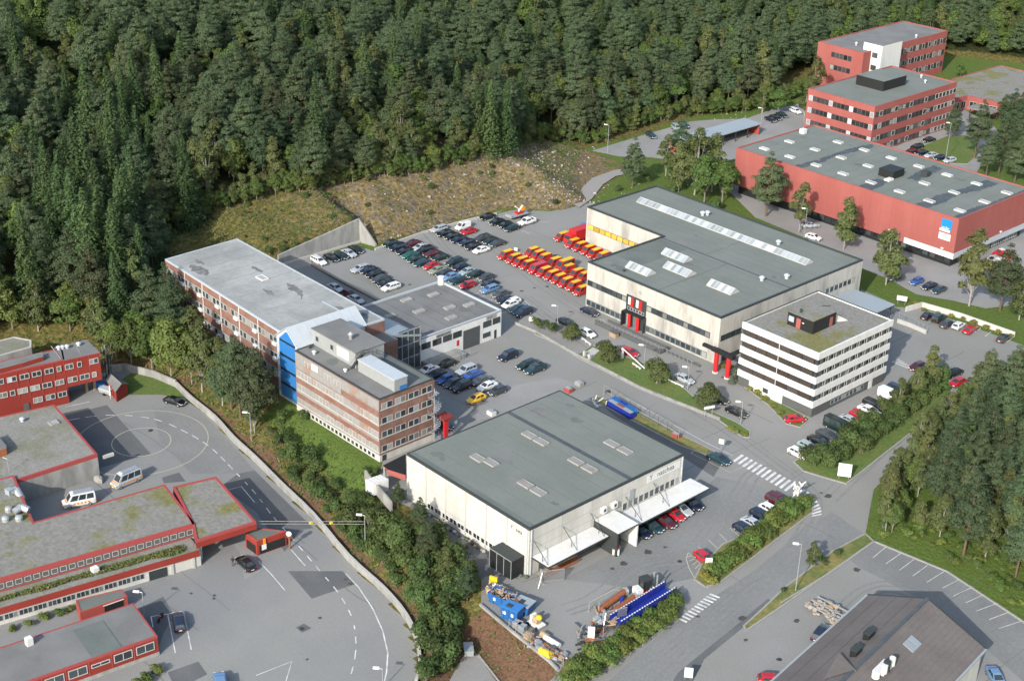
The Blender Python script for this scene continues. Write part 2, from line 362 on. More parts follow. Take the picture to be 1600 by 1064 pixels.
# ------------------------------------------------------------------ ground
def ground():
    xs = np.concatenate([np.arange(-900, -320, 12), np.arange(-320, -290, 3), np.arange(-290, -60, 1.4), np.arange(-60, 60, 8), np.arange(60, 301, 40)])
    ys = np.concatenate([np.arange(-60, 56, 8), np.arange(56, 290, 1.4), np.arange(290, 480, 2.2), np.arange(480, 620, 6), np.arange(620, 1100, 16)])
    X, Y = np.meshgrid(xs, ys); P = np.stack([X.ravel(), Y.ravel()], 1); Z = height(P)
    nx, ny = len(xs), len(ys)
    k = (np.arange(ny - 1)[:, None] * nx + np.arange(nx - 1)[None]).ravel()
    F = np.stack([k, k + 1, k + nx + 1, k + nx], 1)
    me = bpy.data.meshes.new('ground'); me.from_pydata(np.column_stack([P, Z]).tolist(), [], F.tolist())
    d = seg_dist(P, BASIN); d[inside(P, BASIN)] = 0
    yy = P[:, 1]; nz = (vnoise(P, 6, 11) - .5) + (vnoise(P, 2.2, 12) - .5) * .7
    rock = np.interp(yy, [150, 165, 184, 199, 210, 250, 262, 275, 290], [.15, .25, .4, .68, 1, 1, .75, .45, 0]) * np.clip((34 - d + nz * 12) / 6, 0, 1) * np.clip(d / 1.0, 0, 1)
    RB = ats([(815, 250), (860, 232), (925, 238), (985, 262), (950, 285), (915, 322), (870, 330), (820, 310)]); rb = inside(P, RB) & (nz > -.35); rock = np.where(rb, 1.0, rock)
    e = seg_dist(P, SCHOOL); e[inside(P, SCHOOL)] = 0
    lawn = ((P[:, 0] > -206) & (P[:, 0] < -168) & (e > 6.5 + nz * 1.5) & (yy < 136)).astype(float)
    flat = (d < .2) & (yy > 140) ; lawn = np.maximum(lawn, np.where(flat & ~rb, .66, 0))
    e2 = seg_dist(P, LOT2); e2[inside(P, LOT2)] = 0
    bark = ((e2 < 7.3) & (e2 > .1) & (P[:, 0] > -134.5) & (yy > 105)).astype(float)
    bark = np.maximum(bark, ((e < 2.3 + nz * 2) & (e > .3) & (yy > 100)) * .75)
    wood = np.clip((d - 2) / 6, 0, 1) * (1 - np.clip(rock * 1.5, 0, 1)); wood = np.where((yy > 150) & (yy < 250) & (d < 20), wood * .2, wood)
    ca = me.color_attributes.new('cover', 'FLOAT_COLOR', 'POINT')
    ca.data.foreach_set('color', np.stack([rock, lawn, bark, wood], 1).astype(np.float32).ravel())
    me.polygons.foreach_set('use_smooth', [True] * len(F))
    m = bpy.data.materials.new('ground_cover'); m.use_nodes = True; t = m.node_tree; b = t.nodes['Principled BSDF']; L = t.links.new
    at_ = N(t, 'ShaderNodeVertexColor', layer_name='cover'); sep = N(t, 'ShaderNodeSeparateColor'); L(at_.outputs[0], sep.inputs[0])
    geo = N(t, 'ShaderNodeNewGeometry')
    def noise(s, det=6, off=0):
        n = N(t, 'ShaderNodeTexNoise'); n.inputs['Scale'].default_value = s; n.inputs['Detail'].default_value = det; n.inputs['Roughness'].default_value = .7
        a = N(t, 'ShaderNodeVectorMath', operation='ADD'); a.inputs[1].default_value = (off, off, off); L(geo.outputs['Position'], a.inputs[0]); L(a.outputs[0], n.inputs[0]); return n.outputs[0]
    def ramp(f, stops):
        r = N(t, 'ShaderNodeValToRGB'); L(f, r.inputs[0]); e = r.color_ramp.elements
        e[0].position, e[0].color = stops[0][0], (*stops[0][1], 1); e[1].position, e[1].color = stops[-1][0], (*stops[-1][1], 1)
        for p, c in stops[1:-1]: q = e.new(p); q.color = (*c, 1)
        return r.outputs[0]
    def mix(f, a, c):
        x = N(t, 'ShaderNodeMix', data_type='RGBA'); L(f, x.inputs[0]); L(a, x.inputs[6]); L(c, x.inputs[7]); return x.outputs[2]
    def edge(chan, n):    # ragged edge between covers
        a = N(t, 'ShaderNodeMath', operation='ADD'); L(chan, a.inputs[0]); L(n, a.inputs[1]); r = N(t, 'ShaderNodeMapRange'); r.inputs[1].default_value = .85; r.inputs[2].default_value = 1.15; L(a.outputs[0], r.inputs[0]); return r.outputs[0]
    n1 = noise(1.1); n2 = noise(.25, 5, 40); n3 = noise(.5, 6, 90); n4 = noise(2.6, 6, 7)
    meadow = ramp(n1, [(.3, (.045, .062, .014)), (.45, (.078, .080, .022)), (.54, (.135, .108, .038)), (.68, (.20, .165, .06))])
    rocky = ramp(n1, [(.32, (.045, .042, .022)), (.43, (.115, .090, .035)), (.52, (.20, .140, .060)), (.60, (.22, .175, .095)), (.68, (.34, .31, .25))])
    brown = ramp(n1, [(.35, (.075, .064, .055)), (.5, (.135, .115, .095)), (.6, (.16, .13, .075)), (.7, (.26, .24, .21))])
    rocky = mix(ramp(n3, [(.45, (0, 0, 0)), (.6, (1, 1, 1))]), rocky, brown)
    green = ramp(n4, [(.3, (.055, .095, .018)), (.5, (.090, .138, .028)), (.7, (.125, .16, .04))])
    bark = ramp(n4, [(.3, (.07, .04, .025)), (.5, (.135, .078, .048)), (.62, (.16, .10, .06)), (.75, (.17, .145, .05))])
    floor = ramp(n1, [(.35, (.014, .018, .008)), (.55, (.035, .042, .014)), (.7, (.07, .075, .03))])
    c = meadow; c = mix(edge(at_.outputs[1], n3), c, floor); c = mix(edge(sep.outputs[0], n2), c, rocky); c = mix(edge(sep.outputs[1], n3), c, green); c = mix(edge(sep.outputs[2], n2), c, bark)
    L(c, b.inputs['Base Color']); b.inputs['Roughness'].default_value = .95; b.inputs['Specular IOR Level'].default_value = .15
    bp = N(t, 'ShaderNodeBump'); bp.inputs['Strength'].default_value = .9; bp.inputs['Distance'].default_value = .5; L(n1, bp.inputs['Height']); L(bp.outputs[0], b.inputs['Normal'])
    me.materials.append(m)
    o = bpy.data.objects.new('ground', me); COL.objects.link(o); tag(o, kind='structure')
ground()

def sheet(name, pts, z, m, px=True, zpx=0.0, kind='structure'):
    P = ats(pts, zpx) if px else pts
    mb = MB(); mb.poly([(x, y, z) for x, y in P], m); o = mb.build(name); return tag(o, kind=kind)
# main plateau: one asphalt sheet
sheet('asphalt', ats([(430, 416), (470, 404), (560, 385), (582, 392), (660, 364), (720, 347), (800, 329), (862, 322), (925, 318)]) +
      [(-240, 258.5), (-163, 258.5)] + ats([(1345, 452), (1385, 470), (1400, 480), (1440, 482), (1600, 540), (1660, 565), (1640, 600), (1500, 600), (1480, 640), (1365, 765), (1352, 835), (1368, 846), (1480, 893), (1600, 972), (1700, 1040), (1640, 1110), (800, 1110)]) +
      ats([(872, 1052), (858, 1036), (800, 990), (752, 948), (752, 905), (690, 830), (640, 792), (605, 777), (586, 752), (597, 727)]) + [(-178, 137), (-205, 141), (-206, 160), (-259.5, 161)], .02, 'asphalt', px=False)
sheet('asphalt', [(925, 236), (1000, 213), (1080, 190), (1120, 187), (1165, 186), (1205, 172), (1262, 160), (1290, 166), (1275, 222), (1190, 222), (1160, 245), (1100, 262), (1060, 252), (1015, 246), (968, 245)], .02, 'asphalt_pale')
sheet('asphalt', [(1120, 262), (1130, 290), (1180, 340), (1258, 372), (1330, 412), (1392, 438), (1432, 460), (1490, 470), (1540, 482), (1640, 470), (1720, 420), (1640, 330), (1330, 200)], .014, 'asphalt_pale')
sheet('driveway', [(1385, 238), (1398, 230), (1474, 196), (1484, 178), (1507, 172), (1530, 185), (1550, 194), (1560, 206), (1546, 240), (1532, 260), (1520, 280), (1400, 252)], .025, 'asphalt_pale')
sheet('path', [(880, 312), (905, 300), (925, 280), (958, 268), (1000, 262), (1000, 270), (962, 277), (942, 290), (925, 312), (905, 326)], .30, 'gravel')
# school yard
mb = MB()
inset = [(x, y) for x, y in WALL]
mb.poly([(x, y, SCH + .02) for x, y in inset + [(-112, 82), (-104, 30), (-250, 30), (-252, 105)]], 'asphalt_school'); structure(mb, 'school_yard')
sheet('lower_yard', ats([(695, 1080), (705, 1058), (734, 1008), (747, 1024), (778, 1068), (810, 1110)], SCH), SCH + .02, 'asphalt_pale', px=False)
SZ = SCH + .026
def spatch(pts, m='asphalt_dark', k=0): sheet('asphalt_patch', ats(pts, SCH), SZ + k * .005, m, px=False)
spatch([(101, 649), (167, 633), (236, 709), (145, 734)], 'asphalt_dark')  # one darker tone over the court beside the gym hall
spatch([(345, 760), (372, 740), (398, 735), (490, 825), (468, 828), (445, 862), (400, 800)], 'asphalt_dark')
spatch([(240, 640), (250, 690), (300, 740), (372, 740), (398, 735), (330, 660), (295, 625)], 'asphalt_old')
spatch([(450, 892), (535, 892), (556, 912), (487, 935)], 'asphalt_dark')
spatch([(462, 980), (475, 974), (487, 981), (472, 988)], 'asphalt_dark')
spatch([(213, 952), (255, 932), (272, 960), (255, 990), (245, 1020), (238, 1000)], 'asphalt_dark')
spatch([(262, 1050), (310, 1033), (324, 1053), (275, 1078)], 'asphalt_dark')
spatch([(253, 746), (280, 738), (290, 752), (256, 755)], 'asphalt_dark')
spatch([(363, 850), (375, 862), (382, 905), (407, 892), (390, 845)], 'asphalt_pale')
def patch(pts, m, z=.026): sheet('asphalt_patch', pts, z, m)
patch([(950, 1064), (1050, 975), (1180, 890), (1262, 822), (1300, 800), (1352, 835), (1240, 905), (1150, 975), (1040, 1070), (1010, 1110), (900, 1110)], 'asphalt_old')
patch([(1040, 1080), (1060, 1050), (1200, 935), (1210, 940), (1100, 1030), (1070, 1090)], 'asphalt_dark', .031)
patch([(640, 792), (690, 830), (752, 905), (760, 900), (790, 900), (812, 905), (720, 830), (650, 775)], 'asphalt_dark', .03)
patch([(1365, 848), (1480, 895), (1600, 975), (1690, 1040), (1640, 1100), (1480, 960), (1380, 905), (1345, 888), (1320, 868)], 'asphalt_old')
patch([(926, 620), (985, 640), (1105, 705), (1130, 720), (1115, 745), (1068, 715), (960, 650)], 'asphalt_dark')
patch([(480, 415), (430, 430), (520, 500), (600, 470), (578, 455)], 'asphalt_old')
patch([(1075, 800), (1075, 785), (1120, 745), (1190, 760), (1220, 790), (1100, 900), (1000, 920), (880, 905)], 'asphalt_old')
patch([(760, 610), (870, 590), (905, 600), (870, 615), (800, 640), (740, 660)], 'asphalt_pale')
rnd = random.Random(3)
mb = MB()
for px, py in [(957, 888), (975, 880), (1040, 855), (1012, 862), (955, 1000), (870, 400), (815, 455), (835, 450), (640, 445), (1295, 985), (1160, 965), (1245, 970), (1090, 963), (1215, 1030), (1130, 590), (950, 612), (1340, 890), (1283, 770), (1294, 775), (1165, 1000), (1255, 1065), (880, 860)]:
    x, y = at(px, py); r = rnd.uniform(.3, .8); n = 9
    mb.poly([(x + r * rnd.uniform(.5, 1.1) * math.cos(6.283 * i / n), y + r * rnd.uniform(.6, 1.2) * math.sin(6.283 * i / n), .045) for i in range(n)], 'asphalt_stain')
for px, py in [(335, 930), (334, 935), (268, 776), (235, 673), (470, 981), (540, 905), (548, 912), (299, 927), (480, 1030), (500, 965)]:
    x, y = at(px, py, SCH); r = rnd.uniform(.25, .6); n = 9
    mb.poly([(x + r * rnd.uniform(.5, 1.1) * math.cos(6.283 * i / n), y + r * rnd.uniform(.6, 1.2) * math.sin(6.283 * i / n), SCH + .038) for i in range(n)], 'asphalt_stain')
structure(mb, 'asphalt_stains')
for px, py, z in [(855, 448, 0), (1062, 877, 0), (1283, 1018, 0), (1218, 1030, 0), (283, 775, SCH), (236, 672, SCH), (472, 982, SCH), (240, 1050, SCH)]:
    x, y = at(px, py, z); q = MB(); q.tube((x, y, z + .03), (x, y, z + .05), .38, 'trim_dark', 14)
    tag(q.build('manhole_cover'), 'dark round manhole cover set in the asphalt', 'manhole cover', 'manhole covers in the asphalt')

TZ = [0.0]; mb = MB(); tk = MB(); rs = random.Random(9)
for (x0, x1, y0, y1, z, n) in ((-254, -202, 165, 235, .0, 12), (-200, -136, 150, 208, .0, 16), (-136, -100, 120, 215, 0, 16), (-160, -125, 232, 275, 0, 8), (-225, -132, 70, 117, SCH, 16), (-112, -72, 150, 205, 0, 8)):
    for i in range(n):
        x, y = rs.uniform(x0, x1), rs.uniform(y0, y1); l = rs.uniform(6, 26); a = rs.choice((0, 1.571)) + rs.gauss(0, .05); q = []
        for k in range(7): q.append((x + l * k / 6 * math.cos(a) + rs.uniform(-.25, .25), y + l * k / 6 * math.sin(a) + rs.uniform(-.25, .25)))
        if not all(inside(q, [(x0 - 1, y0 - 1), (x1 + 1, y0 - 1), (x1 + 1, y1 + 1), (x0 - 1, y1 + 1)])): continue
        if z == 0: ribbon(mb, q, rs.uniform(.06, .13), 'asphalt_seam', .0362 - .00004 * i)
        else: ribbon(mb, [p for p in q], rs.uniform(.06, .13), 'asphalt_seam', SCH + .0362 - .00004 * i) if all(inside(q, SCHOOL)) else None
for pts, z in (([(815, 465), (900, 528), (1000, 590), (1100, 650), (1190, 712), (1265, 780), (1230, 860), (1120, 950), (1010, 1050)], 0), ([(1290, 800), (1200, 890), (1090, 985), (1010, 1064)], 0), ([(1300, 780), (1380, 705), (1470, 630)], 0), ([(1060, 870), (1000, 880), (930, 930), (880, 950)], 0), ([(1100, 850), (1150, 790), (1180, 745), (1215, 735)], 0), ([(640, 330), (700, 400), (800, 470), (900, 530)], 0), ([(760, 380), (850, 450), (930, 500)], 0), ([(1300, 980), (1380, 920), (1500, 960), (1590, 1040)], 0)):
    c_ = smoothline(ats(pts, z), 7)
    for off in (-.8, .8, 1.9):
        q = []
        for k in range(len(c_)): t = Vector(c_[min(k + 1, len(c_) - 1)]) - Vector(c_[max(k - 1, 0)]); t.normalize(); q.append((c_[k][0] - t.y * off + rs.uniform(-.12, .12), c_[k][1] + t.x * off + rs.uniform(-.12, .12)))
        TZ[0] += .00012; ribbon(tk, q, rs.uniform(.22, .5), 'asphalt_track', z + .0314 + TZ[0])
structure(mb, 'asphalt_seams'); structure(tk, 'tyre_tracks')
# painted markings ---------------------------------------------------------------
def zebra(name, a0, a1, b0, b1, n, m='paint_white', fill=.5, z=.041):
    mb = MB(); A0, A1, B0, B1 = [Vector(at(*p)) for p in (a0, a1, b0, b1)]
    for i in range(n):
        t0, t1 = (i) / n, (i + fill) / n
        mb.poly([(*A0.lerp(A1, t0), z), (*A0.lerp(A1, t1), z), (*B0.lerp(B1, t1), z), (*B0.lerp(B1, t0), z)], m)
    structure(mb, name)
zebra('crosswalk_marking', (1159, 710), (1248, 757), (1145, 720), (1232, 770), 12)
zebra('crosswalk_marking', (1072, 973), (1128, 931), (1060, 967), (1112, 925), 11)
mb = MB()                                                   # curved end of the crossing
arc = [at(*p) for p in [(1250, 761), (1262, 768), (1272, 777), (1279, 787), (1283, 797), (1284, 806)]]
ins = [at(*p) for p in [(1238, 770), (1250, 777), (1259, 785), (1265, 794), (1268, 802), (1268, 808)]]
A, B = smoothline(arc, 4), smoothline(ins, 4)
for i in range(0, len(A) - 1, 2): mb.poly([(*B[i], .041), (*A[i], .041), (*A[i + 1], .041), (*B[i + 1], .041)], 'paint_white')
structure(mb, 'crosswalk_marking')
def lines(name, segs, m, z, wd=.12, zpx=0.0):
    mb = MB()
    for s in segs: ribbon(mb, ats(s, zpx), wd, m, z)
    return structure(mb, name)
zz = lambda ox, oy, k: (lambda *p: [(ox + x / k, oy + y / k) for x, y in p])
q = zz(1200, 794, 3.94)
lines('parking_lines', [q((728, 236), (645, 305)), q((825, 272), (725, 342)), q((897, 315), (808, 382)), q((980, 352), (890, 417)), q((1085, 388), (978, 455)), q((1180, 437), (1075, 490)), q((1262, 483), (1140, 540)), q((1330, 530), (1215, 582)), q((1415, 583), (1280, 633)), q((1487, 637), (1360, 685)), q((1565, 692), (1420, 740))], 'paint_white', .041, .1)
q = zz(800, 794, 3.94)
lines('parking_lines', [q((1340, 120), (1425, 195)), q((1275, 155), (1365, 245)), q((1210, 195), (1305, 285)), q((1145, 235), (1185, 270)), q((1085, 272), (1205, 385)), q((1085, 272), (1072, 310), (1090, 370), (1130, 440), (1205, 492))] +
      [q((1080 + i * 17 - 3, 300 + i * 24), (1108 + i * 17, 293 + i * 16)) for i in range(0, 6)] + [q((470, 585), (625, 500), (690, 510)), q((560, 640), (700, 590))], 'paint_cream', .041, .12)
q = zz(800, 530, 3.94)
lines('parking_lines', [q((1100, 700), (1345, 822), (1440, 775)), q((1100, 700), (1165, 668))], 'paint_cream', .041, .1)
q = zz(660, 310, 8)
lines('parking_lines', [q((1000, 155), (660, 280)), q((1080, 200), (880, 270)), q((1160, 240), (960, 300)), q((1340, 445), (1230, 400)), q((1220, 290), (1100, 330)), q((1340, 90 + 200), (1600, 300))], 'paint_white', .041, .1)
q = zz(540, 430, 6.154)
lines('parking_lines', [q((1190, 200), (1310, 160)), q((1230, 240), (1340, 200)), q((1300, 330 - 60), (1420, 235)), q((1340, 320), (1460, 270)), q((1430, 350), (1540, 320)), q((1500, 370), (1600, 335))], 'paint_white', .041, .1)
q = zz(1380, 440, 5.909)
lines('parking_lines', [q((845, 470), (900, 430)), q((940, 508), (995, 465)), q((1145, 560), (1205, 510)), q((760, 440), (800, 410))] + [q((70 + 28 * i, 740 + 10 * i), (190 + 18 * i, 735 + 7 * i)) for i in range(0)], 'paint_white', .041, .12)
mb = MB()
for i in range(9):
    a = at(1394 + i * 3.4, 566 + i * 1.6); b = at(1406 + i * 3.6, 562 + i * 1.3 + i * .8); ribbon(mb, [a, b], .25, 'paint_white', .041)
structure(mb, 'hatched_marking')
lines('road_edge_line', [[(976, 621), (1020, 645), (1060, 668), (1100, 690), (1145, 712)], [(820, 470), (830, 480)]], 'paint_white', .041, .12)
# school yard markings
c0 = Vector(at(221, 690.5, SCH)); r_in = 5.25
outer = Vector(at(325, 688, SCH)); r_out = (outer - c0).length
mb = MB()
for r in (r_in, r_out):
    ribbon(mb, [(c0.x + r * math.cos(2 * math.pi * i / 72), c0.y + r * math.sin(2 * math.pi * i / 72)) for i in range(73)], .14, 'paint_cream', SCH + .043)
structure(mb, 'court_circle_marking')
mb = MB()
dash = smoothline(ats([(105, 657), (150, 650), (195, 649), (245, 656), (290, 675), (330, 700), (372, 742), (400, 772), (425, 805), (460, 845), (500, 892), (530, 928), (550, 965), (556, 1000), (554, 1030), (545, 1064), (530, 1100)], SCH))
dashes(mb, dash, .18, 'paint_white', SCH + .041, 1.7, 1.6)
structure(mb, 'road_dash_line')
lines('school_road_line', [smooth for smooth in [[(540, 896), (560, 917), (582, 950), (598, 985), (606, 1020), (604, 1050), (598, 1075)]]], 'paint_white', SCH + .041, .2, SCH)
lines('school_parking_lines', [[(236, 963), (262, 959), (287, 956)], [(236, 963), (239, 980)], [(262, 959), (274, 1020)], [(287, 956), (299, 1015)], [(400, 1055), (456, 1033), (445, 1070)], [(358, 765), (377, 760), (398, 785)], [(404, 877), (423, 896), (445, 922)], [(455, 859), (477, 884)], [(102, 636), (140, 628)]], 'paint_white', SCH + .041, .16, SCH)
zz2 = zz(380, 780, 8.864)
# lawns with stone kerbs ------------------------------------------------------------
def lawn(pts, h=.12, m='grass', kerb=True, zpx=0.0, name='lawn', grow=True):
    P = ats(pts, zpx) if zpx is not None else pts
    if kerb:
        mb = MB(); c = Vector((sum(p[0] for p in P) / len(P), sum(p[1] for p in P) / len(P)))
        z = zpx or 0.0
        n = len(P)
        for i in range(n):
            a, b = Vector(P[i]), Vector(P[(i + 1) % n]); mb.bar((*a, z + (h + .03) / 2), (*b, z + (h + .03) / 2), .26, h + .03, 'kerb_stone')
        structure(mb, 'kerb')
    mb = MB(); mb.prism(P, (zpx or 0) + .0, (zpx or 0) + h, m); return structure(mb, name)
lawn([(838, 517), (905, 553), (925, 540), (955, 551), (1000, 565), (1050, 590), (1105, 640), (1150, 660), (1172, 674), (1171, 684), (1160, 683), (1120, 655), (1060, 632), (1000, 608), (925, 570), (905, 560), (870, 538), (835, 522)])
lawn([(1240, 722), (1255, 736), (1290, 747), (1322, 756), (1345, 738), (1470, 640), (1490, 605), (1480, 590), (1400, 625), (1310, 690), (1268, 706)])
lawn([(1085, 905), (1102, 917), (1125, 910), (1270, 800), (1268, 780), (1245, 775), (1215, 805), (1180, 830), (1130, 850), (1095, 885)], m='dry_grass')
lawn([(870, 1055), (905, 1075), (1000, 1010), (1062, 962), (1050, 945), (1000, 960), (940, 1005), (880, 1035)], m='dry_grass', h=.1)
lawn([(930, 618), (1000, 645), (1060, 678), (1105, 700), (1128, 713), (1122, 718), (1060, 695), (990, 658), (935, 630)], m='dry_grass')
lawn([(1152, 596), (1163, 604), (1200, 633), (1228, 662), (1250, 668), (1266, 655), (1152, 594)], m='grass', h=.1)
lawn([(1166, 985), (1210, 955), (1365, 846), (1352, 834), (1300, 862), (1230, 915), (1180, 962), (1162, 978)], m='dry_grass', h=.1)
lawn([(185, 597), (205, 583), (240, 588), (270, 600), (290, 622), (250, 617), (200, 617), (178, 617)], zpx=SCH, kerb=False, h=.06)
lawn([(1441, 252), (1424, 240), (1428, 234), (1482, 212), (1510, 212), (1525, 222), (1530, 240), (1512, 257), (1490, 256)], m='grass', h=.08)
q = zz(800, 530, 3.94)
# kerb between street and parking forecourt, low walls ------------------------------
def wall_run(name, label, cat, pts, h, wd, m, zpx=0.0, zb=None, group=None, top=None):
    P = ats(pts, zpx) if zpx is not None else pts
    zb = (zpx or 0) if zb is None else zb; mb = MB()
    for a, b in zip(P[:-1], P[1:]):
        ha = h
        mb.bar((*a, zb + ha / 2), (*b, zb + ha / 2), wd, ha, m)
    if top:
        for a, b in zip(P[:-1], P[1:]): mb.bar((*a, zb + h + .03), (*b, zb + h + .03), wd + .06, .06, top)
    return solo(mb, name, label, cat, (*P[0], zb), group)
WL = [(x, y) for x, y in WALL[3:16]]
wall_run('retaining_wall', 'long low concrete wall along the curving school road below the bushes', 'wall', smoothline(WL, 3), 1.15, .42, 'concrete', None, SCH, top='concrete_pale')
wall_run('retaining_wall', 'short concrete wall behind the small school lawn', 'wall', WALL[:4], 1.6, .35, 'concrete', None, SCH)
mb = MB()
x0, x1 = -260.4, -260.0; Ys = [171, 176, 181, 186, 190, 193.8]; Hs = [2.6, 3.3, 4.0, 4.7, 5.3, 5.9]
for i in range(5):
    mb.prism([(-260.4, Ys[i]), (-259.9, Ys[i]), (-259.9, Ys[i + 1]), (-260.4, Ys[i + 1])], 0, [Hs[i], Hs[i], Hs[i + 1], Hs[i + 1]], 'concrete')
mb.prism([(-260.4, 193.8), (-259.9, 193.8), (-255.4, 195.0), (-255.4, 195.5), (-260.4, 194.4)], 0, [5.9, 5.9, .5, .5, 5.9], 'concrete')
mb.bar((-259.8, 171, .25), (-259.8, 193.8, .25), .5, .5, 'concrete_pale')
solo(mb, 'retaining_wall', 'high grey concrete retaining wall below the grassy slope at the car park end', 'wall', (-260, 182, 0))
wall_run('low_wall', 'low pale concrete kerb wall along the foot of the rocky slope', 'wall', [(586, 391), (660, 365), (720, 348), (776, 335)], .45, .4, 'concrete_pale')
wall_run('low_wall', 'whitewashed wall beside the five cars at the lower right car park', 'wall', [(1415, 487), (1440, 480), (1500, 497), (1585, 527)], 1.2, .3, 'white_warm')
wall_run('low_wall', 'pale concrete ramp wall beside the white office block', 'wall', [(1402, 504), (1422, 511), (1447, 522)], .9, .35, 'concrete_pale')
wall_run('low_wall', 'long low concrete wall between the street and the post forecourt lawn', 'wall', [(802, 505), (838, 520), (905, 558), (925, 568), (1000, 607), (1060, 631), (1125, 656)], .5, .35, 'concrete')
wall_run('low_wall', 'low concrete wall along the edge of the brown bark bank', 'wall', [(750, 946), (800, 988), (858, 1034), (872, 1048)], .45, .3, 'concrete', 0.0)
wall_run('low_wall', 'dark low wall between the brick building yard and the car park', 'wall', [(487, 415), (530, 440), (597, 474)], .5, .5, 'dark_wall', 0.0)
wall_run('edge_kerb', 'pale kerb along the woodland edge of the lower right car park', 'kerb', [(1220, 942), (1300, 893), (1366, 846), (1480, 893), (1600, 972), (1680, 1030)], .16, .25, 'kerb_stone')
wall_run('low_wall', 'grey concrete wall beside the white shed by the warehouse', 'wall', [(571, 750), (575, 756), (612, 800)], 2.0, .3, 'concrete', 0.0)
wall_run('edge_kerb', 'pale kerb at the foot of the brown bark bank', 'kerb', [(748, 1024), (790, 1078)], .2, .2, 'kerb_stone', SCH)
# ------------------------------------------------------------------ buildings
class Wall:
    "a facade seen from outside: u runs left to right, d outwards"
    def __init__(s, p0, p1, zb=0.0):
        s.o = Vector((p0[0], p0[1])); t = Vector((p1[0] - p0[0], p1[1] - p0[1])); s.L = t.length; s.t = t.normalized(); s.n = Vector((s.t.y, -s.t.x)); s.zb = zb
    def p(s, u, d=0.0): return s.o + s.t * u + s.n * d
    def pt(s, u, z, d=0.0): q = s.p(u, d); return (q.x, q.y, z)
    def box(s, mb, u0, u1, z0, z1, d0, d1, m, top=None):
        mb.prism([tuple(s.p(u0, d0)), tuple(s.p(u0, d1)), tuple(s.p(u1, d1)), tuple(s.p(u1, d0))], z0, z1, m, top)
def window(root, W, u0, u1, z0, z1, n=2, frame='frame_white', glass='glass', fw=.09, proud=.09, blank=None, sill=False, name='window'):
    mb = MB(); d0 = .0
    W.box(mb, u0 + fw, u1 - fw, z0 + fw, z1 - fw, d0, .035, glass) if n < 2 else None
    if n >= 2:
        st = (u1 - u0 - fw) / n
        for i in range(n): W.box(mb, u0 + fw + i * st, u0 + (i + 1) * st, z0 + fw, z1 - fw, d0, .035, blank if blank and i in (0,) else glass)
    W.box(mb, u0, u1, z1 - fw, z1, d0, proud, frame); W.box(mb, u0, u1, z0, z0 + fw, d0, proud + (.08 if sill else 0), frame)
    W.box(mb, u0, u0 + fw, z0 + fw, z1 - fw, d0, proud, frame); W.box(mb, u1 - fw, u1, z0 + fw, z1 - fw, d0, proud, frame)
    for i in range(1, n): W.box(mb, u0 + i * (u1 - u0) / n - fw / 2, u0 + i * (u1 - u0) / n + fw / 2, z0 + fw, z1 - fw, d0, proud - .01, frame)
    return mb.build(name, root)
def inset_poly(P, k):
    n = len(P); out = []
    for i in range(n):
        a, b, c = Vector(P[i - 1]), Vector(P[i]), Vector(P[(i + 1) % n]); t1 = (b - a).normalized(); t2 = (c - b).normalized()
        n1, n2 = Vector((-t1.y, t1.x)), Vector((-t2.y, t2.x)); s = 1 + n1.dot(n2); m = (n1 + n2) / (s if s > .2 else .2)
        out.append(tuple(b + m * k))
    return out
def ccw(P):
    a = sum(P[i][0] * P[(i + 1) % len(P)][1] - P[(i + 1) % len(P)][0] * P[i][1] for i in range(len(P)))
    return list(P) if a > 0 else list(P)[::-1]
def building(name, label, cat, P, z0, z1, wall, roof, trim='trim_dark', par=.3, pw=.35, group=None, over=0.0, th=None):
    P = ccw(P); c = (sum(p[0] for p in P) / len(P), sum(p[1] for p in P) / len(P), z0)
    r = thing(name, label, cat, c, group)
    th = th or par
    mb = MB(); mb.prism(inset_poly(P, .004) if over == 0 else inset_poly(P, over), z0, z1 - par - .02, wall); r['w'] = 1; mb.build('wall', r)
    mb = MB(); mb.prism(inset_poly(P, pw - .05), z1 - par - .02, z1 - par + .06, roof); mb.build('roof', r)
    mb = MB(); I = inset_poly(P, pw); n = len(P)
    for i in range(n):
        j = (i + 1) % n; a, b, d, e = P[i], P[j], I[j], I[i]
        mb.hexa([(*a, z1 - th), (*b, z1 - th), (*d, z1 - par - .03), (*e, z1 - par - .03), (*a, z1), (*b, z1), (*d, z1), (*e, z1)], trim)
    mb.build('parapet', r)
    del r['w']
    return r, [Wall(P[i], P[(i + 1) % n]) for i in range(n)]
def sub_of(r, n): return [c for c in r.children if c.name.split('.')[0] == n][-1]
def rect(x0, x1, y0, y1): return [(x0, y0), (x1, y0), (x1, y1), (x0, y1)]
def lettering(root, W, u, z, text, size, m, d=.06, name='lettering', ext=.01):
    cu = bpy.data.curves.new(name, 'FONT'); cu.body = text; cu.size = size; cu.extrude = ext; cu.materials.append(MAT[m]); cu.resolution_u = 3
    o = bpy.data.objects.new(name, cu)
    q = W.p(u, d); mw = Matrix(((W.t.x, 0, W.n.x, q.x), (W.t.y, 0, W.n.y, q.y), (0, 1, 0, z), (0, 0, 0, 1)))
    if root is not None:
        off = Vector((0, 0, 0)); p = root
        while p is not None: off += p.location; p = p.parent
        mw.translation -= off
    me = bpy.data.meshes.new_from_object(o); bpy.data.objects.remove(o); o = bpy.data.objects.new(name, me); COL.objects.link(o)
    if root is not None: o.parent = root
    o.matrix_basis = mw; return o
def part(name, root): 
    mb = MB(); mb.done = lambda **k: mb.build(name, root, **k); return mb
def roof_of(r):
    for c in r.children:
        if c.name.startswith('roof') and c.name.split('.')[0] == 'roof': return c
    return r
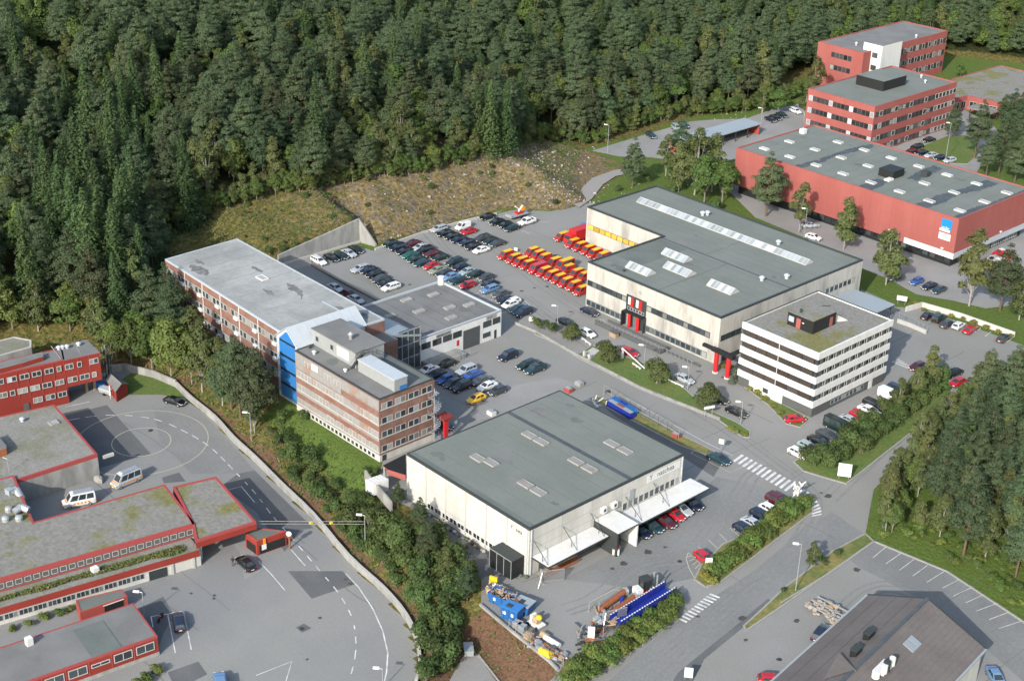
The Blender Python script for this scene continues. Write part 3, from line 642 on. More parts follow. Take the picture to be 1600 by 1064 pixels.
def skylight(root, x0, x1, y0, y1, z, h=.35, frame='white', glass='glass_sky', n=1, axis='x'):
    mb = MB(); f = .12
    mb.box(x0, x1, y0, y0 + f, z, z + h, frame); mb.box(x0, x1, y1 - f, y1, z, z + h, frame); mb.box(x0, x0 + f, y0 + f, y1 - f, z, z + h, frame); mb.box(x1 - f, x1, y0 + f, y1 - f, z, z + h, frame)
    mb.box(x0 + f, x1 - f, y0 + f, y1 - f, z, z + h - .08, glass)
    return mb.build('skylight', roof_of(root))
def ridge_light(root, x0, x1, y0, y1, z, h, n, frame='frame_white', glass='glass_sky'):
    mb = MB(); ym = (y0 + y1) / 2; mb.box(x0, x1, y0, y1, z, z + .2, frame); b = z + .2
    for side, (ya, yb) in enumerate(((y0, ym), (y1, ym))):
        for i in range(n):
            a, c = x0 + (x1 - x0) * i / n, x0 + (x1 - x0) * (i + 1) / n; g = .07
            za, zb_ = b, b + h; mb.poly([(a + g, ya, za + .03), (c - g, ya, za + .03), (c - g, yb, zb_), (a + g, yb, zb_)], glass)
        for i in range(n + 1):
            a = x0 + (x1 - x0) * i / n; mb.bar((a, ya, b), (a, yb, b + h), .1, .08, frame)
    mb.bar((x0, ym, b + h), (x1, ym, b + h), .14, .1, frame)
    for x in (x0, x1): mb.poly([(x, y0, b), (x, y1, b), (x, ym, b + h)], frame)
    return mb.build('skylight', roof_of(root), recalc=False)
def vent(root, x, y, z, h=.9, r=.28, m='metal_white', name='roof_vent'):
    mb = MB(); mb.tube((x, y, z), (x, y, z + h * .6), r * .8, m, 10); mb.tube((x, y, z + h * .6), (x, y, z + h * .75), r * 1.3, m, 10); mb.tube((x, y, z + h * .75), (x, y, z + h), r * 1.25, m, 10, r2=r * .5)
    return mb.build(name, roof_of(root))
def seam_lines(root, W, us, zs, z0, z1, m='concrete', wd=.05, name='panel_joints'):
    mb = MB()
    for u in us: W.box(mb, u - wd / 2, u + wd / 2, z0, z1, 0, .012, m)
    for z in zs: W.box(mb, 0, W.L, z - wd / 2, z + wd / 2, 0, .010, m)
    return mb.build(name, root)
GRIME = 'roof_stain'
def roof_patch(root, x0, x1, y0, y1, z, m, name='roof_patch'):
    mb = MB(); mb.box(x0, x1, y0, y1, z, z + .012, m); return mb.build(name, roof_of(root))
def ragged(root, P, z, m, name='roof_stain'):
    rg = random.Random(int(abs(P[0][0] * 31 + P[0][1] * 17))); Q = []
    for (a, b), (c, e) in zip(P, P[1:] + P[:1]):
        l = math.dist((a, b), (c, e)); k = max(2, int(l / .5))
        for i in range(k): f = i / k; j = min(.32, .22 * l); Q.append((a + (c - a) * f + rg.uniform(-j, j), b + (e - b) * f + rg.uniform(-j, j), z))
    mb = MB(); mb.poly(Q, m); return mb.build(name, roof_of(root))

# ---- the warehouse with white panels -----------------------------------------------
wx0, wx1, wy0, wy1 = -164, -134.4, 131.0, 166.1
wr, ww = building('warehouse', 'white panelled warehouse with wide flat green grey roof and white canopies along one side', 'warehouse', rect(wx0, wx1, wy0, wy1), 0, 8.6, 'white_warm', 'roof_green', 'trim_dark', par=.12, pw=.3, th=.42)
WA, WB = ww[0], ww[1]
roof_patch(wr, wx0 + .3, wx1 - .3, 153.9, wy1 - .3, 8.56, 'roof_green', 'roof')
roof_patch(wr, wx0 + .3, wx1 - .3, 153.0, 153.9, 8.57, 'roof_stain', 'roof_gutter')
roof_patch(wr, wx0 + .3, wx1 - .3, wy0 + .3, wy0 + 1.3, 8.56, 'roof_green_dark')
ragged(wr, [(-150, 131.4), (-146, 140), (-148, 152.8), (-134.9, 152.8), (-134.9, 131.4)], 8.585, 'roof_green_dark') if False else None
for a, b in [((-158, 154.2), (-147, 165)), ((-141, 155), (-135, 165))]:
    roof_patch(wr, a[0], b[0], a[1], b[1], 8.576, 'roof_green', 'roof_patch')
for x, y in [(-155.4, 150.6), (-152.5, 150.6), (-144.4, 159.2), (-141.3, 159.2), (-144.1, 150.5), (-141, 150.5), (-144.2, 139.3), (-141.2, 139.3), (-155.2, 138.9), (-152.8, 139.6)]:
    skylight(wr, x - 1.3, x + 1.3, y - .75, y + .75, 8.5, .32, 'kerb_stone', 'clad_grey')
seam_lines(wr, WA, [5.0, 10.0, 14.9, 19.8, 24.6], [2.3, 4.3, 6.3], .3, 8.2, 'concrete', .045)
seam_lines(wr, WB, [7, 13.7, 20.4, 28.0], [4.6, 6.3], .3, 8.2, 'concrete', .045)
for u in (5.0, 10.0, 14.9, 19.8, 24.6): mb = part('pilaster', wr); WA.box(mb, u - .14, u + .14, 0, 8.15, 0, .10, 'concrete_pale'); mb.done()
for i in range(10): window(wr, WA, 5.4 + i * 1.9, 7.1 + i * 1.9, .75, 1.75, 2, 'white', 'glass_dark')
for i in range(11): window(wr, WB, 20.6 + i * 1.27, 21.75 + i * 1.27, 3.35, 4.75, 1, 'frame_white', 'glass')
for w_, u in ((WA, 29.2), (WB, .35), (WB, 34.7)):
    mb = part('downpipe', wr); w_.box(mb, u, u + .16, 0, 8.2, 0, .16, 'metal_white'); mb.done()
def canopy(W, u0, u1, z, d, name='canopy', struts=()):
    mb = part(name, wr); W.box(mb, u0, u1, z, z + .25, .02, d, 'trim_dark', None); W.box(mb, u0 + .1, u1 - .1, z + .25, z + .30, .06, d - .08, 'white')
    for u in struts:
        mb.tube(W.pt(u, z + 3.0, .02), W.pt(u, z + .3, d - .4), .05, 'trim_dark', 6); mb.tube(W.pt(u, z + 3.0, .02), W.pt(u, z + .3 + (2.7) * .42, d * .55), .05, 'trim_dark', 6)
        mb.tube(W.pt(u, z + .3 + 1.15, d * .55), W.pt(u, z + .3, d * .55), .05, 'trim_dark', 6)
    mb.done()
canopy(WB, .6, 13.9, 3.0, 3.7, struts=(1.0, 7.2, 13.2))
canopy(WB, 19.0, 37.3, 2.85, 4.3, struts=(21.2, 27.8))
mb = part('porch', wr); WB.box(mb, 14.1, 14.4, 0, 4.1, .02, 5.2, 'trim_dark'); WB.box(mb, 18.6, 18.9, 0, 4.1, .02, 5.2, 'white'); WB.box(mb, 14.1, 18.9, 4.1, 4.3, .02, 5.3, 'trim_dark'); WB.box(mb, 14.2, 18.8, 4.3, 4.35, .05, 5.25, 'white')
WB.box(mb, 14.4, 18.6, 0, 4.1, .02, .1, 'dark_wall'); mb.done()
mb = part('loading_door', wr); WB.box(mb, 2.2, 6.2, 0, 2.8, .01, .08, 'dark_wall'); WB.box(mb, 8.0, 12.6, 0, 2.8, .01, .08, 'dark_wall'); mb.done()
for u in (15.5, 17.9):
    mb = part('fan_unit', wr); WB.box(mb, u, u + 1.0, 5.1, 6.1, .02, .55, 'white'); WB.box(mb, u + .25, u + .75, 5.35, 5.85, .55, .57, 'trim_dark'); mb.done()
mb = part('vent_grille', wr); WB.box(mb, 21.9, 23.0, 4.9, 6.7, .01, .25, 'metal_grey'); mb.done()
mb = part('sign_panel', wr); WB.box(mb, 26.2, 34.2, 6.35, 7.75, .02, .06, 'white'); mb.done()
lettering(sub_of(wr, 'sign_panel'), WB, 28.6, 6.75, 'natchea', 1.35, 'trim_dark'); lettering(sub_of(wr, 'sign_panel'), WB, 26.7, 6.75, 'Y', 1.35, 'trim_dark')
lettering(wr, WA, 26.6, 6.75, 'sats', .95, 'trim_dark', .03); lettering(wr, WA, 25.4, 6.8, 'Y', .9, 'trim_dark', .03)
mb = MB(); WA.box(mb, 23.7, 28.7, .0, 3.3, .02, 2.7, 'black', 'trim_dark')
for u in (23.75, 25.4, 27, 28.65): WA.box(mb, u - .05, u + .05, 0, 3.3, 2.7, 2.74, 'metal_grey')
WA.box(mb, 23.7, 28.7, 3.25, 3.33, 2.66, 2.75, 'metal_grey')
solo(mb, 'storage_shed', 'black metal clad shed built against the white warehouse wall', 'shed', WA.pt(26, 0, 1.3))

# ---- the post terminal -----------------------------------------------------------------
PP = [(-200.3, 209.6), (-163.4, 209.6), (-163.4, 257), (-224, 257), (-224, 233.2), (-200.3, 233.2)]
pr_, pw_ = building('post_terminal', 'large L shaped concrete building with flat roof, ridge skylights and red columned entrance', 'building', PP, 0, 10.4, 'concrete_wall', 'roof_green', 'trim_dark', par=.35, pw=.45, th=.3)
PA, PB, PW, PX = pw_[0], pw_[1], pw_[4], pw_[5]
RZ = 10.4 - .28
for q in [(-193.3, -187, 213.7, 216.6), (-193.6, -187, 225.3, 228.2), (-188.2, -181.4, 219.9, 223), (-176, -169.6, 219.9, 222.8)]: ridge_light(pr_, *q, RZ, .95, 7, 'frame_white')
ridge_light(pr_, -219.2, -169.6, 244.9, 247.6, RZ, .8, 44, 'frame_white')
roof_patch(pr_, -200, -163.9, 232.4, 232.8, RZ, 'roof_stain', 'roof_gutter'); roof_patch(pr_, -187.5, -187.2, 233, 245, RZ, 'roof_green_dark'); roof_patch(pr_, -181, -180.7, 210.2, 232.3, RZ, 'roof_green_dark')
roof_patch(pr_, -176, -164.2, 210.1, 219, RZ, 'roof_green', 'roof_patch'); roof_patch(pr_, -199.6, -192, 217, 232, RZ + .004, 'roof_green_dark')
for x, y in [(-170.4, 231), (-167.8, 236), (-181, 250), (-203.5, 250.5), (-203.0, 251.6)]: vent(pr_, x, y, RZ, 1.1, .5, 'metal_white')
vent(pr_, -192, 212, RZ, .5, .3, 'trim_dark')
def band(W, u0, u1, z0, z1, n, glass='glass', back='trim_dark', root=pr_, frame='trim_dark', mull=.09):
    mb = part('window_band', root); W.box(mb, u0, u1, z0, z1, .004, .03, back); mb.done()
    for i in range(n):
        a = u0 + (u1 - u0) * i / n; window(root, W, a + .06, a + (u1 - u0) / n - .06, z0 + .06, z1 - .06, 1, frame, glass, .06, .08)
band(PA, .2, 11.8, 4.95, 6.25, 8); band(PA, .2, 11.6, .35, 1.75, 8, frame='metal_grey'); band(PA, 17.5, 34.6, 4.95, 6.25, 12); band(PA, 17.5, 34.2, .35, 1.75, 12, frame='metal_grey')
band(PB, .5, 22, 4.95, 6.25, 14); band(PB, 34.5, 45.5, 5.6, 7.0, 7, frame='frame_white', back='dark_wall')
band(PB, 1.5, 22, .35, 1.4, 10, 'glass_dark')
band(PW, .6, 23.2, 4.95, 6.25, 12, 'glass_yellow', 'concrete'); band(PW, .6, 23.2, .3, 1.7, 12, frame='frame_white')
band(PX, .6, 23.2, 4.95, 6.25, 10); band(PX, .6, 23.2, .3, 1.7, 10)
seam_lines(pr_, PA, [i * 2.46 for i in range(1, 5)] + [17.4 + i * 2.43 for i in range(8)], [], 2.1, 10.05, 'concrete', .03)
seam_lines(pr_, PB, [i * 2.5 for i in range(1, 19)], [], 7.1, 10.05, 'concrete', .03)
mb = part('entrance', pr_); PA.box(mb, 11.8, 17.4, .0, 6.9, .005, .14, 'trim_dark'); PA.box(mb, 11.8, 17.3, 3.3, 3.55, .14, 1.3, 'black'); mb.done()
for u in (13.2, 15.6):
    mb = part('column', pr_); mb.tube(PA.pt(u + .35, 0, .75), PA.pt(u + .35, 3.3, .75), .36, 'red_bright', 14); PA.box(mb, u, u + .75, 4.6, 6.6, .14, .34, 'red_bright'); mb.done()
for i in range(6): window(pr_, PA, 12.3 + i * .8, 13.0 + i * .8, 3.6, 4.35, 1, 'frame_white', 'glass', .05, .2)
for u in (12.4, 14.6): 
    mb = part('panel', pr_); PA.box(mb, u, u + .7, 4.8, 6.5, .14, .2, 'white'); mb.done()
mb = part('door', pr_); PA.box(mb, 12.2, 13.1, 0, 2.6, .14, .18, 'metal_grey'); PA.box(mb, 14.1, 15.5, 0, 2.6, .14, .18, 'glass'); mb.done()
mb = part('buttress', pr_); PA.box(mb, 11.5, 11.8, -.0, 3.2, .0, 1.2, 'black'); PA.box(mb, 17.4, 17.6, 0, 3.4, 0, .9, 'trim_dark'); mb.done()
mb = part('canopy', pr_); PB.box(mb, 30.2, 44.6, 4.2, 4.4, .05, 11, 'metal_blue'); PB.box(mb, 30.2, 44.6, 3.9, 4.2, 10.8, 11, 'trim_dark')
for u in (31, 37.5, 44): mb.tube(PB.pt(u, 0, 10.5), PB.pt(u, 4.2, 10.5), .14, 'trim_dark', 8)
mb.done()
mb = part('wall_logo', pr_); mb.tube(PA.pt(15.4, 8.3, .02), PA.pt(15.4, 8.3, .06), .35, 'kerb_stone', 16); PA.box(mb, 14.7, 16.1, 8.25, 8.35, .02, .05, 'kerb_stone'); mb.done()
# fence-like low dark walls in front of the terminal
mb = MB(); PA.box(mb, 8.0, 9.2, 0, 1.1, 5.0, 5.3, 'dark_wall'); PA.box(mb, 9.2, 26.5, 0, 1.0, 5.0, 5.25, 'dark_wall'); PA.box(mb, 9.2, 26.5, 0, .8, 2.5, 2.7, 'dark_wall')
PA.box(mb, 26.3, 26.5, 0, 1.1, 2.7, 5.0, 'dark_wall'); PA.box(mb, 26.5, 35.5, 0, .5, 3.3, 3.5, 'dark_wall')
for i in range(24): mb.tube(PA.pt(9.4 + i * 1.1, .8, 5.12), PA.pt(9.4 + i * 1.1, 1.7, 5.12), .035, 'metal_grey', 5)
mb.tube(PA.pt(9.3, 1.7, 5.12), PA.pt(35.3, 1.7, 5.12), .04, 'metal_grey', 5)
solo(mb, 'ramp_railing', 'long dark ramp wall with railing in front of the columned entrance', 'ramp', PA.pt(18, 0, 5))
mb = MB(); a, b = at(1117.4, 582), at(1136, 591)
for q in (a, b): mb.tube((*q, .25), (*q, 4.5), .48, 'red_bright', 16); mb.tube((*q, 0), (*q, .25), .62, 'white', 16)
a_, b_ = Vector(a), Vector(b); t = (b_ - a_).normalized(); s_ = a_ - t * 1.2; e_ = b_ + t * 1.2
mb.bar((*s_, 4.85), (*e_, 4.85), 1.0, .7, 'black'); mb.bar((*(s_ + Vector((.56, 0)) + t * 1.2), 4.95), (*(e_ + Vector((.56, 0)) - t * 1.2), 4.95), .06, .35, 'white')
mb.bar((*s_, 4.85), (s_.x - 2.4, s_.y + .0, 4.85), .7, .6, 'black')
solo(mb, 'entrance_portal', 'entrance portal of two thick red columns under a black beam', 'portal', (*a, 0))

# ---- the white banded office block ------------------------------------------------------
ox0, ox1, oy0, oy1 = -155.5, -137.5, 206.2, 229.8
orr = thing('office_block', 'white office block with dark window bands and a black penthouse on its mossy roof', 'building', (-146.5, 218, 0))
mb = part('wall', orr); mb.box(ox0 + .22, ox1 - .22, oy0 + .22, oy1 - .22, 0, 12.9, 'trim_dark'); mb.done()
mb = part('base', orr); mb.box(ox0 + .17, ox1 - .17, oy0 + .17, oy1 - .17, 0, 1.95, 'dark_wall'); mb.done()
mb = part('roof', orr); mb.box(ox0 + .3, ox1 - .3, oy0 + .3, oy1 - .3, 12.9, 13.05, 'roof_moss'); mb.done()
OA, OB, OC, OD = [Wall(*p) for p in [((ox0, oy0), (ox1, oy0)), ((ox1, oy0), (ox1, oy1)), ((ox1, oy1), (ox0, oy1)), ((ox0, oy1), (ox0, oy0))]]
for i in range(5):
    zt = 13.3 - 2.5 * i; mb = part('white_band', orr); zb = zt - 1.3
    P = rect(ox0, ox1, oy0, oy1); I = inset_poly(P, .35)
    for k in range(4):
        j = (k + 1) % 4; mb.hexa([(*P[k], zb), (*P[j], zb), (*I[j], zb), (*I[k], zb), (*P[k], zt), (*P[j], zt), (*I[j], zt), (*I[k], zt)], 'white')
    mb.done()
    if i < 4:
        z1, z0 = zb, zt - 2.5
        for W_, n, gl in ((OA, 6, 'brown_glass'), (OB, 9, 'glass_dark')):
            e0, e1 = (.9, W_.L - .9); st = (e1 - e0) / n
            for k in range(n):
                mb = MB(); u0, u1 = e0 + k * st, e0 + (k + 1) * st
                if W_ is OA:
                    W_.box(mb, u0 + .05, u1 - .05, z0, z1, -.24, -.10, gl); W_.box(mb, u1 - .05, u1 + .05, z0, z1, -.24, -.06, 'white' if k == 2 else 'black')
                else:
                    W_.box(mb, u0 + .12, u0 + st * .36, z0, z1, -.24, -.14, 'dark_wall'); W_.box(mb, u0 + st * .36, u1 - .16, z0 + .12, z1 - .1, -.24, -.15, gl)
                    W_.box(mb, u0 + st * .36, u1 - .1, z0, z0 + .12, -.24, -.08, 'frame_white'); W_.box(mb, u1 - .18, u1 - .08, z0 + .12, z1, -.24, -.08, 'frame_white'); W_.box(mb, u0 + st * .66, u0 + st * .7, z0 + .12, z1 - .1, -.15, -.11, 'frame_white')
                mb.build('window', orr)
mb = part('base_panel', orr); OA.box(mb, 4.2, 11.0, .1, 2.0, -.18, -.02, 'white'); OA.box(mb, 3.0, 4.2, .9, 2.0, -.18, -.02, 'white'); mb.done()
window(orr, Wall((ox0 + .02, oy0 + .02), (ox1, oy0 + .02)), 6.4, 7.6, .9, 1.8, 1, 'trim_dark', 'glass_dark')
for i in range(9): window(orr, Wall((ox1 - .17, oy0), (ox1 - .17, oy1)), 6 + i * 1.2, 7 + i * 1.2, .7, 1.6, 1, 'metal_grey', 'glass', .06, .06)
mb = part('door', orr); OB.box(mb, 18.2, 19.4, 0, 1.9, -.17, -.1, 'white'); mb.done()
mb = part('parapet', orr); P = inset_poly(rect(ox0, ox1, oy0, oy1), .02); I = inset_poly(P, .3)
for k in range(4):
    j = (k + 1) % 4; mb.hexa([(*P[k], 13.302), (*P[j], 13.302), (*I[j], 13.302), (*I[k], 13.302), (*P[k], 13.36), (*P[j], 13.36), (*I[j], 13.36), (*I[k], 13.36)], 'white' if k in (0, 1) else 'trim_dark')
mb.done()
px0, px1, py0, py1 = -149.8, -143.8, 212.5, 219.6
mb = part('penthouse', orr); mb.box(px0, px1, py0, py1, 13.05, 15.6, 'black'); mb.box(px0 + .1, px1 - .1, py0 + .1, py1 - .1, 15.6, 15.72, 'roof_moss'); pent = mb.done()
def child(par, name): return part(name, par)
QA, QB = Wall((px0, py0), (px1, py0)), Wall((px1, py0), (px1, py1))
mb = child(pent, 'door'); QA.box(mb, 2.1, 3.1, 13.1, 15.1, .0, .05, 'red_hall'); mb.done(); mb = child(pent, 'door'); QB.box(mb, 5.2, 6.1, 13.1, 15.0, 0, .05, 'red_hall'); mb.done()
mb = child(pent, 'window'); QA.box(mb, .3, 1.5, 13.9, 15.0, 0, .05, 'glass_sky'); mb.done()
mb = child(pent, 'wall_lamp'); QA.box(mb, 3.5, 3.9, 14.5, 14.65, 0, .15, 'white'); mb.done()
mb = child(orr, 'air_duct'); mb.hexa([(-149, 220.2, 13.06), (-144.6, 220.2, 13.06), (-143.2, 223, 13.06), (-148.6, 221.6, 13.06), (-149, 220.2, 14.9), (-144.6, 220.2, 14.9), (-144.0, 222.4, 13.5), (-148.6, 221.4, 14.5)], 'white_warm'); mb.done()
mb = child(orr, 'roof_pipe'); mb.tube((-148, 214, 15.7), (-148, 214, 16.4), .25, 'trim_dark', 8); mb.tube((-152.5, 222, 13.1), (-149.5, 226, 13.1), .1, 'trim_dark', 6); mb.done()

# ---- the red hall ------------------------------------------------------------------------
hx0, hx1, hy0, hy1 = -227, -161.2, 290.8, 323.5
hr, hw = building('red_hall', 'long red clad hall with flat grey green roof, many white skylights and a white band', 'hall', rect(hx0, hx1, hy0, hy1), 2.4, 12.3, 'red_hall', 'roof_green', 'red_hall', par=.3, pw=.4)
HA, HB = hw[0], hw[1]
seam_lines(hr, HA, [i * 3.0 for i in range(1, 22)], [5.2, 8.2], 2.5, 11.9, 'seam_red', .04); seam_lines(hr, HB, [i * 3.0 for i in range(1, 11)], [5.2, 8.2], 3.8, 11.9, 'seam_red', .04)
mb = part('base', hr); mb.box(hx0 + 1.2, hx1 - 1.0, hy0 + 1.0, hy1 - .6, 0, 2.6, 'black'); mb.done()
mb = part('white_band', hr); HA.box(mb, 52.5, HA.L + .12, 2.35, 3.75, .0, .12, 'white'); HB.box(mb, 0, HB.L, 2.35, 3.75, 0, .12, 'metal_white'); mb.done()
HA2 = Wall((hx0 + 1.2, hy0 + 1.0), (hx1 - 1.0, hy0 + 1.0)); HB2 = Wall((hx1 - 1.0, hy0 + 1), (hx1 - 1.0, hy1 - .6))
for i in range(22): window(hr, HA2, 20 + i * 2.0, 21.5 + i * 2.0, .8, 2.2, 1, 'trim_dark', 'glass_dark' if i % 3 else 'glass')
for i in range(8): window(hr, HB2, 6 + i * 3.0, 8.4 + i * 3.0, .3, 2.2, 2, 'frame_white' if i > 3 else 'trim_dark', 'glass')
for yy in (296, 306, 316):
    for k in range(8):
        x = -222 + 8.25 * k + (.4 if yy > 300 else 0)
        if (yy == 316 and k == 0) or (yy == 306 and k == 4): continue
        skylight(hr, x - 1.3, x + 1.3, yy - .65, yy + .65, 12.05, .42, 'frame_white', 'glass_sky')
for q in [[(-209, 291.5), (-206.5, 291.4), (-206, 300), (-207.2, 306), (-206, 314), (-205.4, 321), (-207.4, 322), (-208.6, 312), (-208.2, 301)],
          [(-189.5, 291.4), (-185.8, 291.4), (-186, 297), (-187.4, 301), (-190, 300)], [(-185.6, 306), (-183, 307), (-183.5, 313), (-184, 320), (-187, 320), (-186.5, 312)],
          [(-173.5, 291.4), (-170.5, 291.4), (-170, 299), (-170.8, 306), (-169, 314), (-169, 321), (-172.5, 321), (-172.6, 310), (-173.8, 302)],
          [(-163.2, 291.4), (-161.7, 291.4), (-161.7, 322), (-162.6, 322), (-162.8, 305), (-163.6, 300)]]: ragged(hr, q, 12.085, 'roof_stain')
mb = part('plant_room', hr); mb.box(-191.4, -187.2, 302.4, 307.2, 12.05, 14.0, 'black'); mb.box(-188.2, -186.8, 300.2, 302.4, 12.05, 12.5, 'white'); mb.done()
mb = part('roof_unit', hr); mb.box(-184.5, -182.8, 310.5, 312.2, 12.05, 13.4, 'trim_dark'); mb.done(); mb = part('roof_unit', hr); mb.box(-225, -223.6, 314.5, 316, 12.05, 13.3, 'white'); mb.done()
mb = part('sign', hr); HA.box(mb, 61.6, 64.3, 8.9, 11.3, .0, .08, 'sign_blue'); HA.box(mb, 61.3, 64.4, 6.3, 7.9, 0, .08, 'white'); HA.box(mb, 61.3, 64.0, 8.3, 8.9, 0, .09, 'white'); mb.done()
lettering(sub_of(hr, 'sign'), HA, 61.7, 9.0, 'sodar', .95, 'white', .1); lettering(sub_of(hr, 'sign'), HA, 62.3, 6.8, 'auricam', .55, 'trim_dark', .1)
for W_, us in ((HA, (48, 62.5)), (HB, (9, 20))):
    for u in us: mb = part('wall_lamp', hr); W_.box(mb, u, u + .6, 4.1, 4.4, .0, .35, 'white'); mb.done()

# ---- the red office blocks behind ---------------------------------------------------------
cr, cw = building('red_office', 'red office block with long window bands and a black roof box', 'building', rect(-246.3, -223.2, 346.3, 388), 0, 14, 'red_hall', 'roof_green', 'red_hall', par=.35, pw=.4)
CA, CB = cw[0], cw[1]
for k, zt in enumerate((12.2, 8.6, 5.0, 1.9)):
    for i in range(16): window(cr, CA, .6 + i * 1.41, 1.9 + i * 1.41, zt - 1.5, zt, 1, 'white' if i % 5 == 0 else 'trim_dark', 'glass_dark' if i % 5 else 'glass_sky', .07, .06)
    for i in range(22): window(cr, CB, .7 + i * 1.88, 2.35 + i * 1.88, zt - 1.5, zt, 1, 'frame_white' if i % 4 == 1 or i > 15 else 'trim_dark', 'glass', .1, .06)
mb = part('plant_room', cr); mb.box(-241, -231.5, 362, 373.5, 13.7, 16.6, 'black', 'roof_green'); mb.done()
for x, y in [(-229, 380), (-233, 384), (-238, 378)]: vent(cr, x, y, 13.7, 1.1, .35)
c2, cw2 = building('red_office', 'rear red office block with a white stair tower on its corner', 'building', rect(-278, -260.3, 393.3, 441.3), 0, 14.2, 'red_hall', 'roof_grey', 'red_hall', par=.3, pw=.4)
mb = part('stair_tower', c2); mb.box(-263.5, -256.5, 397.5, 408.5, 0, 16.4, 'white', 'roof_grey'); mb.done()
TW = Wall((-263.5, 397.5), (-256.5, 397.5))
for z in (12.2, 8.2): window(c2, TW, 3.6, 5.6, z, z + 1.6, 2, 'trim_dark', 'glass')
for zt in (12.0, 8.0, 4.0):
    for i in range(18): window(c2, cw2[1], 15.6 + i * 1.78, 17.1 + i * 1.78, zt - 1.7, zt, 1, 'trim_dark' if i % 2 else 'frame_white', 'glass', .08, .06)
    if zt > 5:
        for i in range(5): window(c2, cw2[0], 5.6 + i * 1.6, 7.0 + i * 1.6, zt - 1.6, zt, 1, 'trim_dark', 'glass_dark' if i % 2 else 'glass', .08, .06)
for x, y in [(-268, 400), (-262, 425)]: vent(c2, x, y, 13.9, 1.2, .4)
c3, _ = building('entrance_hall', 'low red walled hall with patchy grey roof beside the red offices', 'building', [(-244.5, 421.3), (-244.0, 450), (-227.0, 450), (-218.2, 428), (-218.3, 409.8), (-230.5, 408.3), (-231.4, 401.4)], 0, 4.6, 'red_hall', 'roof_moss', 'red_hall', par=.25, pw=.4)
for i, W_ in enumerate(_):
    for k in range(int(W_.L / 3.2)): window(c3, W_, 1 + k * 3.2, 3.4 + k * 3.2, .6, 3.0, 2, 'frame_white', 'glass_dark')
mb = part('door_canopy', c3); mb.box(-226, -217.5, 401, 406.5, 3.0, 3.4, 'roof_moss'); [mb.tube((x, y, 0), (x, y, 3.0), .15, 'trim_dark', 8) for x in (-225, -218.3) for y in (401.6, 405.8)]; mb.done()
cp = thing('carport', 'long open carport with pale metal roof and red end walls', 'carport', (-257.4, 320, 0))
mb = part('roof', cp); mb.hexa([(-260.6, 303.2, 3.3), (-254.2, 303.2, 3.1), (-254.2, 336.3, 3.1), (-260.6, 336.3, 3.3), (-260.6, 303.2, 3.6), (-254.2, 303.2, 3.35), (-254.2, 336.3, 3.35), (-260.6, 336.3, 3.6)], 'metal_blue'); mb.done()
mb = part('wall', cp); mb.box(-260.4, -260.1, 303.8, 335.7, 0, 3.25, 'trim_dark'); mb.done()
for y in (303.5, 335.6): mb = part('end_wall', cp); mb.box(-260.4, -254.4, y, y + .3, 0, 3.2, 'red_wall'); mb.done()
for k in range(5): mb = part('post', cp); mb.box(-254.7, -254.5, 309 + 5.4 * k, 309.2 + 5.4 * k, 0, 3.1, 'trim_dark'); mb.done()

# ---- the brick building --------------------------------------------------------------------
b1, bw1 = building('brick_wing', 'long brick clad office wing with pale sheet roof and three rows of windows', 'building', [(-252.6, 138.5), (-201.6, 136.6), (-201.0, 155.4), (-253.0, 156.2)], 0, 12.5, 'brick', 'roof_pale', 'metal_white', par=.12, pw=.35, th=.35)
BA = bw1[0]
for zt in (10.9, 7.6, 4.3):
    mb = part('window_band', b1); BA.box(mb, .2, 43.5, zt - 1.5, zt, .004, .03, 'clad_grey'); mb.done()
    for i in range(30):
        if i % 5 == 2: continue
        window(b1, BA, 1.0 + i * 1.4, 2.15 + i * 1.4, zt - 1.4, zt - .1, 1, 'frame_white', 'glass', .06, .06)
mb = part('joint_strip', b1)
for i in range(6): BA.box(mb, 8 + i * 7.0, 8.2 + i * 7.0, 1.5, 12.1, .0, .05, 'white')
mb.done()
for i in range(6):
    for z in (9.2, 6.0, 2.8): mb = part('balcony_box', b1); BA.box(mb, 6.6 + i * 7.0, 7.9 + i * 7.0, z, z + .6, .03, .5, 'white'); mb.done()
rzb = 12.45
for q in [[(-247, 141), (-244, 139.5), (-239.5, 140.5), (-241, 142), (-245, 142.2)], [(-238.5, 150.3), (-236, 149.6), (-234.5, 150.2), (-237, 150.9)], [(-226.6, 151), (-224, 149.5), (-221, 149.6), (-218.5, 148.6), (-221, 150.6), (-224.5, 151.6)], [(-227.6, 145.7), (-225, 144.8), (-222.5, 145.5), (-225, 146.1)], [(-211.5, 151.8), (-209.5, 151), (-208.5, 152), (-210.5, 152.6)], [(-249, 143.4), (-246.6, 142.6), (-245, 143.2), (-247, 144)], [(-214, 149), (-211, 148), (-206.5, 148.6), (-209, 149.6)], [(-207, 153.5), (-204.5, 152.4), (-203, 153), (-205, 154.2)]]: ragged(b1, q, rzb, 'roof_scuff')
skylight(b1, -233, -230.6, 147.6, 149.2, 12.4, .3, 'white', 'roof_pale')
mb = part('roof_sheet', b1); mb.box(-215, -206.8, 142, 151, 12.42, 12.5, 'roof_pale'); mb.bar((-215, 151, 12.5), (-207, 151, 12.5), .25, .12, 'metal_white'); mb.done()
